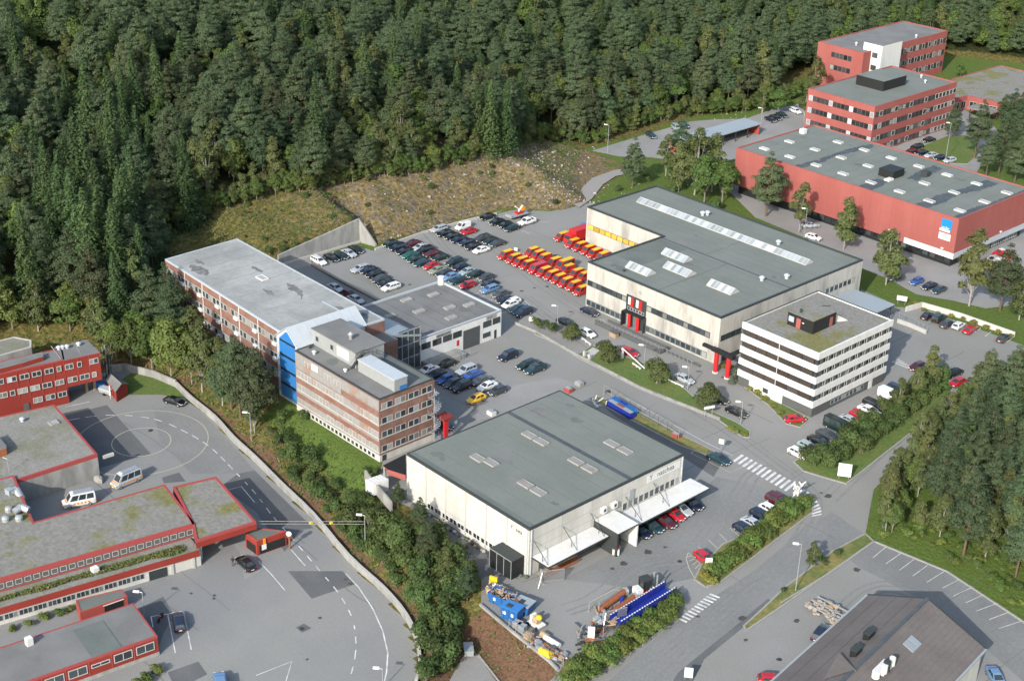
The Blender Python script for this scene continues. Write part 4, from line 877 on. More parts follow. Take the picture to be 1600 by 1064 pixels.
# cross gable with blue glazed stair tower
g = thing('stair_tower_wing', 'narrow steep metal roofed cross wing with tall blue glazed stair front', 'building', (-204.6, 143, 0))
gx0, gx1, gy0, gy1, ez, rz_ = -208.4, -201.0, 135.4, 151.2, 12.4, 15.2; xm = (gx0 + gx1) / 2
mb = part('wall', g); mb.box(gx0 + .3, gx1 - .05, gy0 + .25, gy1 - .5, 0, ez, 'clad_blue')
k = len(mb.v); mb.poly([(gx0 + .3, gy0 + .25, ez), (gx1 - .05, gy0 + .25, ez), (xm, gy0 + .25, rz_ - .2)], 'clad_blue'); mb.poly([(gx0 + .3, gy1 - .5, ez), (gx1 - .05, gy1 - .5, ez), (xm, gy1 - .5, rz_ - .2)], 'clad_blue'); mb.done(recalc=False)
mb = part('roof', g)
for xe in (gx0, gx1):
    mb.hexa([(xe, gy0, ez - .15), (xm, gy0, rz_ - .15), (xm, gy1, rz_ - .15), (xe, gy1, ez - .15), (xe, gy0, ez), (xm, gy0, rz_), (xm, gy1, rz_), (xe, gy1, ez)], 'metal_white')
for i in range(9): 
    y = gy0 + (gy1 - gy0) * i / 8; mb.bar((gx1, y, ez + .02), (xm, y, rz_ + .02), .06, .05, 'metal_white')
mb.done()
GA = Wall((gx0 + .3, gy0 + .25), (gx1 - .05, gy0 + .25))
mb = part('blue_glazing', g)
for i in range(4): GA.box(mb, 1.0, 5.9, .6 + i * 2.95, 3.0 + i * 2.95, .0, .12, 'blue_panel')
gl = GA.pt; mb.hexa([gl(1.0, 12.3, 0), gl(1.0, 12.3, .12), gl(5.9, 12.3, .12), gl(5.9, 12.3, 0), gl(3.2, 14.2, 0), gl(3.2, 14.2, .12), gl(3.6, 14.2, .12), gl(3.6, 14.2, 0)], 'blue_panel'); mb.done()
for i in range(4): mb = part('dark_strip', g); GA.box(mb, .95, 5.95, 3.0 + i * 2.95, 3.48 + i * 2.95, 0, .05, 'black'); mb.done()
# front brick block
b3, bw3 = building('brick_block', 'brick banded office block with grey weathered side, roof cabins and white basement', 'building', rect(-201.0, -176.2, 134.8, 147.0), 0, 12.3, 'brick', 'roof_grey', 'trim_dark', par=.15, pw=.3, th=.2)
B3A, B3B = bw3[0], bw3[1]
mb = part('base', b3); B3A.box(mb, 0, B3A.L + .06, 0, 1.2, .0, .06, 'white_warm'); B3B.box(mb, 0, B3B.L, 0, 1.2, 0, .06, 'white_warm'); mb.done()
mb = part('cladding', b3)
for z0, z1 in ((10.1, 11.9), (6.9, 8.75), (3.9, 5.9), (1.25, 2.9)):
    B3A.box(mb, .1, B3A.L - .05, z0, z1, .005, .04, 'clad_grey')
B3A.box(mb, .1, 14, 8.9, 12.0, .04, .06, 'clad_grey'); mb.done()
for row, zt in enumerate((11.3, 8.5, 5.8, 3.0)):
    k = 0; u = .5
    while u < 11.0:
        window(b3, B3B, u, u + 1.15, zt - 1.2, zt, 1, 'frame_white', 'glass', .055, .06); k += 1; u += 1.2 if k % 2 else 1.75
    mb = part('sill_band', b3); B3B.box(mb, .2, 11.8, zt - 1.34, zt - 1.22, .01, .1, 'frame_white'); B3A.box(mb, .2, B3A.L, zt - 1.34, zt - 1.22, .04, .1, 'frame_white' if row > 0 else 'clad_grey'); mb.done()
cols = {0: (3.0, 4.1, 9, 10.1, 11.8, 12.9), 1: (.6, 1.7, 2.8, 3.9, 5.6, 6.7, 8.2, 9.3, 10.4, 12.4, 13.5, 19.5, 20.8, 22.3, 23.5), 2: (.8, 1.9, 6.2, 7.3, 9.2, 15.0, 16.1, 21.8, 23.3), 3: (9.5, 10.6, 12.4, 13.5, 16, 17.1, 18.8, 19.9, 22, 23.3)}
for row, zt in enumerate((11.2, 8.5, 5.8, 3.0)):
    for u in cols[row]: window(b3, B3A, u, u + 1.0, zt - 1.2, zt, 1, 'frame_white', 'glass', .055, .08)
W2 = Wall(tuple(B3A.p(0, .06)), tuple(B3A.p(B3A.L, .06)))
for i in range(17): window(b3, W2, 3.5 + i * 1.2, 4.3 + i * 1.2, .25, 1.0, 1, 'metal_grey', 'glass_dark', .05, .04)
mb = part('bright_panel', b3); B3A.box(mb, 5.2, 7.0, 10.4, 11.6, .06, .1, 'lamp_glass'); mb.done()
mb = part('basement_door', b3); B3B.box(mb, .5, 1.4, 0, 1.15, .06, .1, 'trim_dark'); mb.done()
mb = part('roof_cabin', b3); mb.box(-201.2, -188.2, 138.9, 145.3, 12.2, 15.25, 'metal_grey', 'roof_grey'); mb.box(-201.4, -188.0, 138.7, 145.5, 15.25, 15.4, 'roof_grey'); mb.done()
CWA = Wall((-201.2, 138.9), (-188.2, 138.9))
mb = part('sign', b3); CWA.box(mb, 7.6, 11.0, 12.9, 14.7, 0, .08, 'white'); mb.done()
SGN = [c for c in b3.children if c.name.startswith('sign')][0]; lettering(SGN, CWA, 7.8, 13.2, 'C', 1.3, 'trim_dark', .1); lettering(SGN, CWA, 9.2, 13.4, 'bni', .8, 'metal_grey', .1)
for u in (1.0, 5.5): window(b3, CWA, u, u + 1.0, 13.2, 14.3, 1, 'metal_grey', 'glass_dark')
mb = part('white_container', b3); mb.box(-186.9, -176.6, 138.5, 141.3, 12.3, 14.5, 'metal_grey'); mb.box(-187, -176.5, 138.4, 141.4, 14.5, 14.65, 'metal_white'); mb.box(-176.62, -176.56, 139.6, 141.2, 12.4, 13.1, 'blue_panel'); mb.done()
mb = part('roof_stairs', b3)
for yy in (138.0, 138.8):
    mb.bar((-188.6, yy, 12.2), (-187.2, yy + 1.4, 15.2), .1, .25, 'trim_dark'); mb.bar((-188.6, yy, 13.2), (-187.2, yy + 1.4, 16.2), .05, .05, 'trim_dark')
for i in range(9): mb.bar((-188.6 + i * .16, 138 + i * .16, 12.4 + i * .33), (-188.6 + i * .16, 138.8 + i * .16, 12.4 + i * .33), .25, .05, 'trim_dark')
for a, b in (((-188.2, 140.2), (-186.8, 142.6)), ((-186.8, 142.6), (-184, 142.6)), ((-186.8, 141.6), (-184, 141.6))):
    mb.bar((*a, 15.4), (*b, 15.4), .05, .05, 'trim_dark'); mb.bar((*a, 14.9), (*b, 14.9), .05, .05, 'trim_dark'); mb.bar((*a, 14.4), (*a, 15.4), .05, .05, 'trim_dark'); mb.bar((*b, 14.4), (*b, 15.4), .05, .05, 'trim_dark')
mb.done()
vent(b3, -193, 141.5, 15.4, 1.4, .4, 'steel_galv'); vent(b3, -197.5, 136.6, 12.2, .8, .35); vent(b3, -188.4, 136.8, 12.2, .6, .3, 'white'); vent(b3, -200, 137.4, 12.2, .7, .3, 'trim_dark')
mb = part('spiral_stair', b3); X, Y_ = -174.9, 146.0
for i in range(46):
    a = i * .42; z = .3 + i * .23; mb.bar((X, Y_, z), (X + 1.15 * math.cos(a), Y_ + 1.15 * math.sin(a), z), .34, .05, 'steel_galv')
    if i % 2 == 0: mb.bar((X + 1.15 * math.cos(a), Y_ + 1.15 * math.sin(a), z), (X + 1.15 * math.cos(a), Y_ + 1.15 * math.sin(a), z + .95), .04, .04, 'steel_galv')
mb.tube((X, Y_, 0), (X, Y_, 11.2), .1, 'steel_galv', 8); mb.done()
mb = part('entrance_canopy', b3); mb.box(-176.2, -173.8, 147.3, 149.6, 4.6, 4.9, 'red_school'); mb.box(-174.4, -174.0, 147.6, 148.5, 0, 4.6, 'red_bright'); mb.done()
mb = part('roof_walkway', b3); roof = mb; mb.box(-200.6, -176.6, 144.9, 146.6, 12.2, 12.24, 'roof_green_dark'); mb.done()
# glazed link and workshop
lk = thing('glazed_link', 'brown brick and dark glass stair link between brick wing and workshop', 'building', (-200, 159, 0))
mb = part('wall', lk); mb.box(-207, -200.6, 155.6, 163.4, 0, 6.8, 'brick'); mb.box(-206, -196.9, 147.1, 155.3, 0, 9.8, 'brick', 'roof_grey'); mb.done()
mb = part('glazing', lk); mb.box(-200.6, -199.9, 155.6, 163.2, .3, 8.9, 'glass_dark')
for i in range(6): mb.box(-199.95, -199.8, 155.6 + i * 1.5, 155.75 + i * 1.5, .3, 9.0, 'metal_grey')
for z in (.3, 3.1, 6.0, 8.85): mb.box(-199.95, -199.82, 155.6, 163.2, z, z + .15, 'metal_grey')
mb.done()
mb = part('roof', lk); mb.hexa([(-207, 155.5, 9.0), (-199.7, 155.5, 9.0), (-199.7, 163.4, 6.9), (-207, 163.4, 6.9), (-207, 155.5, 12.2), (-199.7, 155.5, 9.4), (-199.7, 163.4, 7.2), (-207, 163.4, 7.2)], 'metal_blue'); mb.done()
b4, bw4 = building('workshop', 'flat roofed white workshop with dark roller door and row of roof lights', 'building', rect(-220.0, -200.6, 163.6, 185.2), 0, 6.0, 'white', 'roof_grey', 'metal_white', par=.45, pw=.3, th=.25)
B4 = bw4[1]
for u in (.5, 3.3, 6.0, 8.6): window(b4, B4, u, u + 2.2, 3.3, 4.6, 2, 'trim_dark', 'glass_dark')
window(b4, B4, 16.6, 18.8, 3.3, 4.6, 2, 'trim_dark', 'glass'); window(b4, B4, 19.2, 21.2, 3.3, 4.6, 2, 'trim_dark', 'glass'); window(b4, B4, 16.6, 18.6, 1.0, 2.0, 2, 'trim_dark', 'glass')
mb = part('roller_door', b4); B4.box(mb, 11.3, 15.7, 0, 4.2, .0, .06, 'dark_wall')
for i in range(9): B4.box(mb, 11.3, 15.7, .3 + i * .44, .36 + i * .44, .06, .1, 'trim_dark')
mb.done()
mb = part('door', b4); B4.box(mb, 19.7, 20.3, 0, 1.9, 0, .05, 'trim_dark'); mb.done(); mb = part('door', b4); B4.box(mb, 9.6, 10.2, 1.4, 2.6, 0, .05, 'red_bright'); mb.done()
mb = part('sign', b4); B4.box(mb, 4.2, 8.0, 4.75, 5.5, 0, .06, 'kerb_stone'); mb.done(); mb = part('sign', b4); B4.box(mb, 17.4, 20.2, 4.75, 5.75, 0, .06, 'kerb_stone'); mb.done()
lettering(sub_of(b4, 'sign'), B4, 4.4, 4.9, 'BERGEN AUTO', .5, 'trim_dark', .08); lettering(sub_of(b4, 'sign'), B4, 17.8, 5.0, 'a t f', .7, 'trim_dark', .08)
for x, y in [(-217, 173.5), (-215.6, 179.6), (-211, 172), (-208.5, 178), (-206, 168), (-204.5, 175), (-213, 166), (-207, 182)]:
    if (x, y) != (-206, 168): skylight(b4, x - .7, x + .7, y - 1.2, y + 1.2, 5.6, .35, 'kerb_stone', 'roof_pale')
mb = part('roof_tank', b4); mb.tube((-219.0, 184.5, 5.6), (-219.0, 184.5, 7.4), .7, 'white', 12); mb.done()
mb = MB(); mb.box(-200.5, -197.5, 164, 173, 0, 1.0, 'concrete')  # added block in place of shade on the foot of the workshop wall
for k in range(5): mb.bar((-196.6, 169.5 + k * .9, 1.2), (-196.6, 169.5 + k * .9, 2.2), .06, .06, 'leaves_green' if False else 'metal_grey')
mb.bar((-196.6, 169.5, 2.2), (-196.6, 173, 2.2), .06, .06, 'metal_grey'); solo(mb, 'wall_shade_block', 'grey block with rail standing in for the shaded foot of the workshop wall', 'shade block', (-198.5, 168, 0))

def roof_seams(root, x0, x1, y0, y1, z, step, axis, m='roof_green_dark', wd=.07):
    mb = MB(); k = x0 + step if axis == 'y' else y0 + step
    while k < (x1 if axis == 'y' else y1) - .3:
        if axis == 'y': mb.box(k, k + wd, y0, y1, z, z + .008, m)
        else: mb.box(x0, x1, k, k + wd, z, z + .008, m)
        k += step
    return mb.build('roof_seams', roof_of(root))
roof_seams(wr, wx0 + .4, wx1 - .4, 154.1, wy1 - .4, 8.592, 2.9, 'x'); roof_seams(wr, wx0 + .4, wx1 - .4, wy0 + 1.4, 152.8, 8.545, 3.1, 'x')
roof_seams(pr_, -199.5, -164, 210.2, 232.2, RZ + .006, 2.6, 'x'); roof_seams(pr_, -223, -164, 248, 256.4, RZ + .006, 2.8, 'x'); roof_seams(pr_, -223, -164, 234, 244.6, RZ + .006, 2.6, 'x')
roof_seams(hr, hx0 + .5, hx1 - .5, hy0 + .5, hy1 - .5, 12.075, 3.6, 'y'); roof_seams(cr, -245.8, -223.7, 347, 361.5, 13.722, 2.4, 'x'); roof_seams(b4, -219.6, -201, 164, 184.8, 5.62, 2.7, 'x', 'trim_dark', .05); roof_seams(b1, -252, -216, 140, 155, 12.45, 4.2, 'y', 'roof_scuff', .06)
rgs = random.Random(44)
for root, x0, x1, y0, y1, z, n in ((wr, -162, -137, 133, 150, 8.55, 5), (wr, -162, -137, 155.5, 164, 8.6, 4), (pr_, -222, -168, 234, 243, RZ + .012, 5), (pr_, -198, -168, 212, 230, RZ + .012, 6), (hr, -224, -166, 294, 320, 12.08, 8), (b4, -218, -203, 166, 183, 5.63, 5), (b3, -199, -178, 135.5, 138, 12.22, 2)):
    for i in range(n):
        x, y = rgs.uniform(x0, x1), rgs.uniform(y0, y1); r_ = rgs.uniform(.7, 2.2); e_ = rgs.uniform(.4, 1); ragged(root, [(x + r_ * math.cos(k * .785) * rgs.uniform(.6, 1.2), y + r_ * e_ * math.sin(k * .785) * rgs.uniform(.6, 1.2)) for k in range(8)], z + .003 * i, 'roof_green_dark' if i % 2 else 'roof_grey')
# ---- lean-to and white shed by the warehouse ---------------------------------------------------
mb = MB(); P = ats([(598, 727), (634, 709), (634, 742), (605, 733)], 2.6)
mb.prism(P, 2.35, 2.6, 'red_hall', 'black'); q = at(604, 733, 0)
P2 = ats([(600, 728), (634, 712), (634, 740), (606, 733)], 2.6); mb.tube((*P2[0], 0), (*P2[0], 2.4), .08, 'white', 6); mb.tube((*P2[3], 0), (*P2[3], 2.4), .08, 'white', 6)
mb.bar((*P[3], 2.1), (*P[2], 2.1), .12, 1.0, 'red_hall')
solo(mb, 'lean_to_roof', 'dark lean to roof with red side board between brick block and warehouse', 'lean-to', (*P[0], 0))
mb = MB(); P = ats([(571, 749), (595, 741), (607, 748), (607, 760)], 2.3); P = ccw([P[0], P[1], P[2], (P[0][0] + P[2][0] - P[1][0], P[0][1] + P[2][1] - P[1][1])])
mb.prism(P, 0, 2.3, 'white')
for i in range(5): mb.bar((*Vector(P[0]).lerp(Vector(P[1]), .1 + .2 * i), 2.33), (*Vector(P[3]).lerp(Vector(P[2]), .1 + .2 * i), 2.33), .08, .05, 'frame_white')
solo(mb, 'white_shed', 'small white metal shed near the warehouse corner', 'shed', (*P[0], 0))
# ------------------------------------------------------------------ the school
def pbuilding(name, label, px, z1, z0, wall, roof, trim, **k): return building(name, label, 'building', ats(px, z1), z0, z1, wall, roof, trim, **k)
s1, sw = pbuilding('school_block', 'tall dark red school block with rows of small white framed windows', [(-70, 600), (101, 562), (97, 543), (-70, 580)], 5.2, SCH, 'red_school', 'roof_grey', 'red_trim', par=.15, pw=.3)
f1 = [Vector(p) for p in ats([(-70, 600), (155, 550.5), (134.6, 531), (-70, 577)], 5.2)]
mb = part('upper_floors', s1); d_ = (f1[1] - f1[0]).normalized(); nrm = Vector((d_.y, -d_.x)); P101 = f1[0] + d_ * ((Vector(at(101, 562.5, 5.2)) - f1[0]).dot(d_))
P = [P101 + nrm * -.01, f1[1], f1[2], P101 - nrm * 6]; mb.prism([tuple(p) for p in P], -.6, 5.0, 'red_school'); mb.prism([tuple(p) for p in inset_poly(ccw([tuple(q) for q in P]), -.12)], 5.0, 5.2, 'red_trim', 'roof_grey'); mb.done()
SW = Wall(tuple(f1[0]), tuple(f1[1])); L1 = SW.L
def su(px): return (Vector(at(px, 562 - (px - 101) * .22, 5.2)) - SW.o).dot(SW.t)
for x0, x1, n in [(-30, -18, 2), (-10, 4, 2), (9, 24, 2), (29, 44, 2), (48, 63, 2), (68, 82, 2), (87, 94, 1), (100, 113, 2), (119, 126, 1), (138, 152, 2)]: window(s1, SW, su(x0), su(x1), 3.1, 4.2, n, 'frame_white', 'glass', .1, .1, blank='glass_sky' if x0 in (9, 138) else None)
for x0, x1, n in [(-8, 7, 2), (11, 19, 1), (23, 39, 2), (43, 58, 2), (62, 77, 2), (82, 96, 2), (102, 117, 2), (121, 136, 2), (140, 147, 1)]: window(s1, SW, su(x0), su(x1), .3, 1.4, n, 'frame_white', 'glass', .1, .1, blank='glass_sky' if x0 in (43, 102) else None)
for x0, x1, n in [(45, 60, 2), (65, 80, 2), (84, 98, 2)]: window(s1, SW, su(x0), su(x1), -2.3, -1.2, n, 'frame_white', 'glass', .1, .1, blank='glass_sky' if x0 == 65 else None)
mb = part('door', s1); SW.box(mb, su(29), su(38), -3.9, -1.9, .0, .06, 'dark_wall'); mb.done()
mb = part('joint_strip', s1)
for x in (25, 42, 62, 82, 99, 120, 138): SW.box(mb, su(x) - .06, su(x) + .06, -.6, 5.0, 0, .03, 'red_trim')
mb.done()
mb = part('roof_box', s1); P = ats([(-70, 595), (36, 567), (68, 557), (66, 550), (-70, 583)], 6.0); mb.prism(P, 5.0, 6.0, 'red_school', 'roof_grey'); mb.done()
for px, py in [(92, 546), (98, 545), (105, 544), (123, 540)]: vent(s1, *at(px, py, 5.2), 5.1, .9, .4, 'metal_white')
mb = part('roof_pipe', s1)
for a, b in (((80, 541), (95, 560)), ((119, 541), (126, 553))): mb.bar((*at(*a, 5.2), 5.2), (*at(*b, 5.2), 5.2), .12, .1, 'kerb_stone')
mb.done()
for px in (136, 149):
    mb = part('column', s1); q = Vector(at(px, 550.5 + (155 - px) * .22, 5.2)) - nrm * 3; mb.box(q.x - .25, q.x + .25, q.y - .25, q.y + .25, SCH, -.6, 'wood'); mb.done()
mb = part('escape_stair', s1); c = f1[1] - nrm * 3 + d_ * 2.0
for i in range(44):
    a = i * .45; z = SCH + .3 + i * .19; mb.bar((c.x, c.y, z), (c.x + 1.3 * math.cos(a), c.y + 1.3 * math.sin(a), z), .3, .04, 'trim_dark')
    mb.bar((c.x + 1.3 * math.cos(a), c.y + 1.3 * math.sin(a), z), (c.x + 1.3 * math.cos(a), c.y + 1.3 * math.sin(a), z + 1), .04, .04, 'steel_galv')
mb.tube((c.x, c.y, SCH), (c.x, c.y, 5), .12, 'steel_galv'); mb.done()
pbuilding('flat_roof_house', 'small flat roofed building at the forest edge behind the tall red block', [(-60, 546), (22, 526), (49, 531), (49, 542), (-60, 572)], 4.2, -3, 'concrete', 'roof_gravel', 'concrete_pale', par=.15)
s2, w2 = pbuilding('gym_hall', 'school hall with mossy gravel roof and red board edges above a rough concrete wall', [(-70, 666), (85, 631.5), (152.3, 709), (10, 754.6), (-70, 772)], .7, SCH, 'concrete', 'roof_gravel', 'red_trim', par=.1, pw=.4, th=.7)
mb = part('block_wall', s2); P = ats([(22, 752), (144, 713)], .2); Wg = Wall(P[0], P[1]); Wg.box(mb, .2, Wg.L - .3, SCH, -.9, -.3, .25, 'concrete_pale')
for i in range(9): Wg.box(mb, .4 + i * 2.2, 2.4 + i * 2.2, -.9 + .0, -.35, -.2, .22, 'concrete_pale') if i in (3, 7) else None
mb.done()
skylight(s2, *[v for v in (lambda a: (a[0] - .8, a[0] + .8, a[1] - .8, a[1] + .8))(at(84, 661, .7))], .6, .35, 'kerb_stone', 'roof_pale')
vent(s2, *at(35, 658, .7), .6, .9, .4, 'metal_white')
mb = part('roof_cabin', s2); P = ats([(-40, 690), (-5, 678), (10, 696), (10, 700), (-40, 715)], 2.0); mb.prism(P, .6, 2.0, 'rust', 'roof_grey'); mb.done()
mb = part('roof_rail', s2); a = at(10, 719, .7); b = at(14, 737, .7); mb.tube((*b, .6), (*b, 3.2), .06, 'steel_galv', 6); mb.tube((*b, 3.2), (b[0] - .8, b[1] - .4, 3.3), .05, 'steel_galv', 6); mb.done()
mb = part('ventilation_duct', s2); p = [Vector((*at(x, y, .9), z)) for x, y, z in [(16, 772, 1.2), (26, 768, 1.3), (34, 776, .2)]]
for a, b in zip(p[:-1], p[1:]): mb.tube(a, b, .65, 'steel_galv', 12)
mb.hexa([(p[0].x + dx, p[0].y + dy, z) for z in (.4, 1.9) for dx, dy in ((-.6, -.6), (.6, -.4), (.4, .5), (-.7, .3))], 'metal_blue'); mb.done()
s3, w3 = pbuilding('school_wing', 'long two tiered red school wing with mossy gravel roof and planted lower terrace', [(257.6, 756), (305, 818), (-70, 924), (-70, 765), (22, 742), (53, 815)], 1.0, SCH, 'concrete_pale', 'roof_moss', 'red_trim', par=.12, pw=.4, th=.75)
fr = [Vector(p) for p in ats([(-70, 924), (305, 818)], 1.0)]; W3 = Wall(tuple(fr[0]), tuple(fr[1]))
mb = part('window_back', s3); W3.box(mb, 0, W3.L - .4, -1.1, .28, .02, .05, 'dark_wall'); mb.done()
for i in range(34): window(s3, W3, W3.L - 1.5 - i * 1.35, W3.L - .5 - i * 1.35, -.75, .2, 1, 'concrete_pale' if i % 3 else 'frame_white', 'glass_dark' if i % 4 else 'glass', .08, .08)
mb = part('trim_board', s3); W3.box(mb, 0, W3.L - .3, -1.15, -.95, .05, .14, 'red_trim'); mb.done()
mb = part('terrace', s3); W3.box(mb, -2, W3.L - 1.0, SCH, -1.25, -.5, 4.4, 'white_warm', 'roof_gravel'); W3.box(mb, -2, W3.L - 1.2, -2.0, -1.0, 4.4, 4.65, 'red_school'); mb.done()
mb = part('terrace_frame', s3); W3.box(mb, -2, W3.L - 6, -2.25, -2.0, 4.4, 4.55, 'frame_white'); mb.done()
W3c = Wall(tuple(W3.p(0, 4.4)), tuple(W3.p(W3.L, 4.4)))
for i in range(12): window(s3, W3c, 3.2 + i * 2.15 - 2, 5.2 + i * 2.15 - 2, -3.3, -2.3, 3, 'frame_white', 'glass', .07, .07)
mb = part('door', s3); W3c.box(mb, W3.L - 9.5, W3.L - 6.6, SCH, -2.05, .0, .1, 'glass_dark'); mb.done()
mb = part('column', s3)
for u in (W3.L - 6, W3.L - 2.5): W3c.box(mb, u, u + .45, SCH, -2.0, -.3, .2, 'concrete_pale')
mb.done()
mb = part('roof_unit', s3); q = W3.p(20, 2.2); mb.box(q.x - .5, q.x + .5, q.y - .5, q.y + .5, -1.25, -.2, 'white'); mb.done()
for px, py in [(9, 813), (30, 812), (14, 798)]: mb = part('roof_dome', s3); x, y = at(px, py, 1); mb.tube((x, y, .9), (x, y, 1.5), .6, 'metal_grey', 12); mb.blob((x, y, 1.5), (.65, .65, .4), 'metal_grey'); mb.done()
mb = part('ventilation_duct', s3); p = [Vector((*at(x, y, 1.6), z)) for x, y, z in [(22, 800, 1.6), (34, 795, 2.0), (45, 797, 1.6)]]
for a, b in zip(p[:-1], p[1:]): mb.tube(a, b, .6, 'steel_galv', 12)
mb.done()
s4, w4 = pbuilding('entrance_canopy', 'wide flat entrance canopy with mossy roof and deep red edge on pale columns', [(270, 760), (338, 744), (400.5, 815), (306, 845), (300, 818)], 1.0, -.4, 'red_school', 'roof_moss', 'red_trim', par=.2, pw=.4, th=.4)
for px, py in [(310, 838), (392, 812), (345, 760), (300, 770)]: mb = part('column', s4); x, y = at(px, py, .3); mb.box(x - .3, x + .3, y - .3, y + .3, SCH, -.3, 'concrete_pale'); mb.done()
s5, w5 = pbuilding('entrance_kiosk', 'small red kiosk with dark flat roof beside the road barrier', [(383, 832), (395, 823), (447, 829), (401, 845)], -1.2, SCH, 'red_school', 'roof_green_dark', 'red_wall', par=.12, pw=.25)
ki = [i for i, W_ in enumerate(w5) if W_.n.y < -.3]
for W_ in w5:
    if W_.L > 2: mb = part('panel', s5); W_.box(mb, .4, W_.L - .4, SCH + .2, SCH + 1.7, .0, .08, 'black'); mb.done()
mb = part('notice', s5); w5[0].box(mb, .8, 1.6, SCH + .8, SCH + 1.8, .08, .14, 'white'); mb.done(); mb = part('notice', s5); w5[0].box(mb, 1.1, 1.5, SCH + 1.9, SCH + 2.8, .02, .2, 'orange_paint'); mb.done()
s7, w7 = pbuilding('bicycle_shed', 'low red shed with dark flat roof in front of the planted terrace', [(118, 937), (190, 919.5), (199, 931), (125, 957)], -1.7, SCH, 'red_wall', 'roof_green_dark', 'red_wall', par=.12, pw=.25)
for W_ in w7:
    if W_.L > 5 and W_.n.x > .2: mb = part('door', s7); W_.box(mb, W_.L * .5, W_.L * .9, SCH + .2, SCH + 2.0, 0, .06, 'black'); W_.box(mb, W_.L * .48, W_.L * .92, SCH + 2.0, SCH + 2.1, 0, .1, 'white'); mb.done()
s6, w6 = pbuilding('school_annex', 'single storey red school building with grey felt roof at the corner of the yard', [(208, 941.5), (246, 993), (-70, 1104), (-70, 1034)], -.6, SCH, 'red_school', 'roof_grey', 'red_trim', par=.1, pw=.25, th=.35)
P6 = [Vector(p) for p in ats([(-70, 1104), (246, 993)], -.6)]; W6 = Wall(tuple(P6[0]), tuple(P6[1]))
for i, (n, z0) in enumerate([(2, 0), (2, 0), (1, .5), (2, 0), (2, 0), (2, 0), (2, 0)]):
    u = W6.L - 3.3 - i * 3.3
    window(s6, W6, u, u + 2.7, -2.7 + z0, -1.3 if not z0 else -1.6, 2, 'frame_white', 'glass', .09, .09)
mb = part('plinth', s6); W6.box(mb, 0, W6.L + .05, SCH, SCH + .6, 0, .06, 'concrete'); mb.done()
mb = part('roof_felt_band', s6); W6.box(mb, W6.L - 9.6, W6.L - 5.2, -.62, -.6 + .02, -7.8, -.2, 'roof_green_dark'); mb.done()
mb = part('roof_unit', s6); x, y = at(46, 1006, -.6); mb.box(x - .45, x + .45, y - .45, y + .45, -.7, .55, 'white'); mb.done()
mb = part('joint_strip', s6)
for i in range(8): W6.box(mb, W6.L - 3.7 - i * 3.3, W6.L - 3.55 - i * 3.3, SCH + .6, -.9, 0, .04, 'red_trim')
mb.done()
mb = MB(); P = ats([(165, 590), (180, 584), (201, 597), (180, 610)], -1.2)
a, b, c, d = [Vector(p) for p in P]; m1, m2 = (a + b) / 2, (c + d) / 2
sh = thing('garden_shed', 'small red wooden shed with dark pitched roof by the school lawn', 'shed', (*P[0], SCH))
k = part('wall', sh); k.prism([tuple(q) for q in inset_poly(ccw(P), .25)], SCH, -1.6, 'red_school')
for u_, v_, w_ in ((a, b, m1), (c, d, m2)): k.poly([(u_.x, u_.y, -1.6), (v_.x, v_.y, -1.6), (w_.x, w_.y, -.7)], 'red_school')
k.done(recalc=False)
k = part('roof', sh)
for e0, e1 in ((a, d), (b, c)): k.hexa([(*e0, -1.7), (*m1, -.75), (*m2, -.75), (*e1, -1.7), (*e0, -1.58), (*m1, -.6), (*m2, -.6), (*e1, -1.58)], 'roof_grey')
k.done()

# ---- brown roofed building ------------------------------------------------------------------------
br = thing('tiled_house', 'large building with brown tiled pitched roof carrying white fans and a roof window', 'building', (-80, 155, 0))
e = 5.0; rz = 8.4
A, Rg, B = [Vector((*at(x, y, z), z)) for x, y, z in ((1355, 931, e), (1449, 937, rz), (1541, 1016, e))]
d = (Vector(at(1317, 1064, rz)) - Vector(at(1449, 937, rz))).normalized(); D3 = Vector((d.x, d.y, 0)) * 46
mb = part('roof', br); th = Vector((0, 0, .25))
mb.hexa([A, A + D3, Rg + D3, Rg, A + th, A + D3 + th, Rg + D3 + th, Rg + th], 'roof_tile'); mb.hexa([Rg, Rg + D3, B + D3, B, Rg + th, Rg + D3 + th, B + D3 + th, B + th], 'roof_tile'); mb.done()
mb = part('ridge_cap', br); mb.bar(Rg + th * 1.1, Rg + D3 + th * 1.1, .5, .18, 'roof_stain')
for a_, b_ in ((A, Rg), (Rg, B)): mb.bar(a_ + th, b_ + th, .25, .2, 'trim_dark')
mb.bar(A + th, A + D3 + th, .3, .18, 'metal_grey'); mb.bar(B + th, B + D3 + th, .3, .18, 'metal_grey'); mb.done()
mb = part('wall', br); n = Vector((-d.y, d.x, 0)); q = [A, B, B + D3, A + D3]; cx = sum(q, Vector()) / 4
ins = [p + (cx - p).normalized() * .8 for p in q]; mb.prism([(p.x, p.y) for p in ins], 0, 4.8, 'white_warm')
g1 = [A + (B - A) * .04 + D3 * .012, Rg + D3 * .012, B + (A - B) * .04 + D3 * .012]; mb.poly(g1, 'dark_wall'); mb.done(recalc=False)
mb = part('tile_courses', br); s1_ = (Rg - A); s2_ = (B - Rg)
for i in range(1, 26):
    f = i / 26; mb.bar(A + s1_ * f + th, A + s1_ * f + D3 + th, .05, .03, 'trim_dark') if i in (6, 13, 20) else None
    mb.bar(Rg + s2_ * f + th, Rg + s2_ * f + D3 + th, .025, .03, 'dark_wall') if i % 2 else None
mb.done()
def onroof(px, py, side):
    o, n_ = (A, (s1_).cross(D3)) if side == 0 else (Rg, s2_.cross(D3)); n_.normalize(); r_ = Vector(ray(px, py)); c_ = Vector(CP); t = (o + th - c_).dot(n_) / r_.dot(n_); return c_ + r_ * t
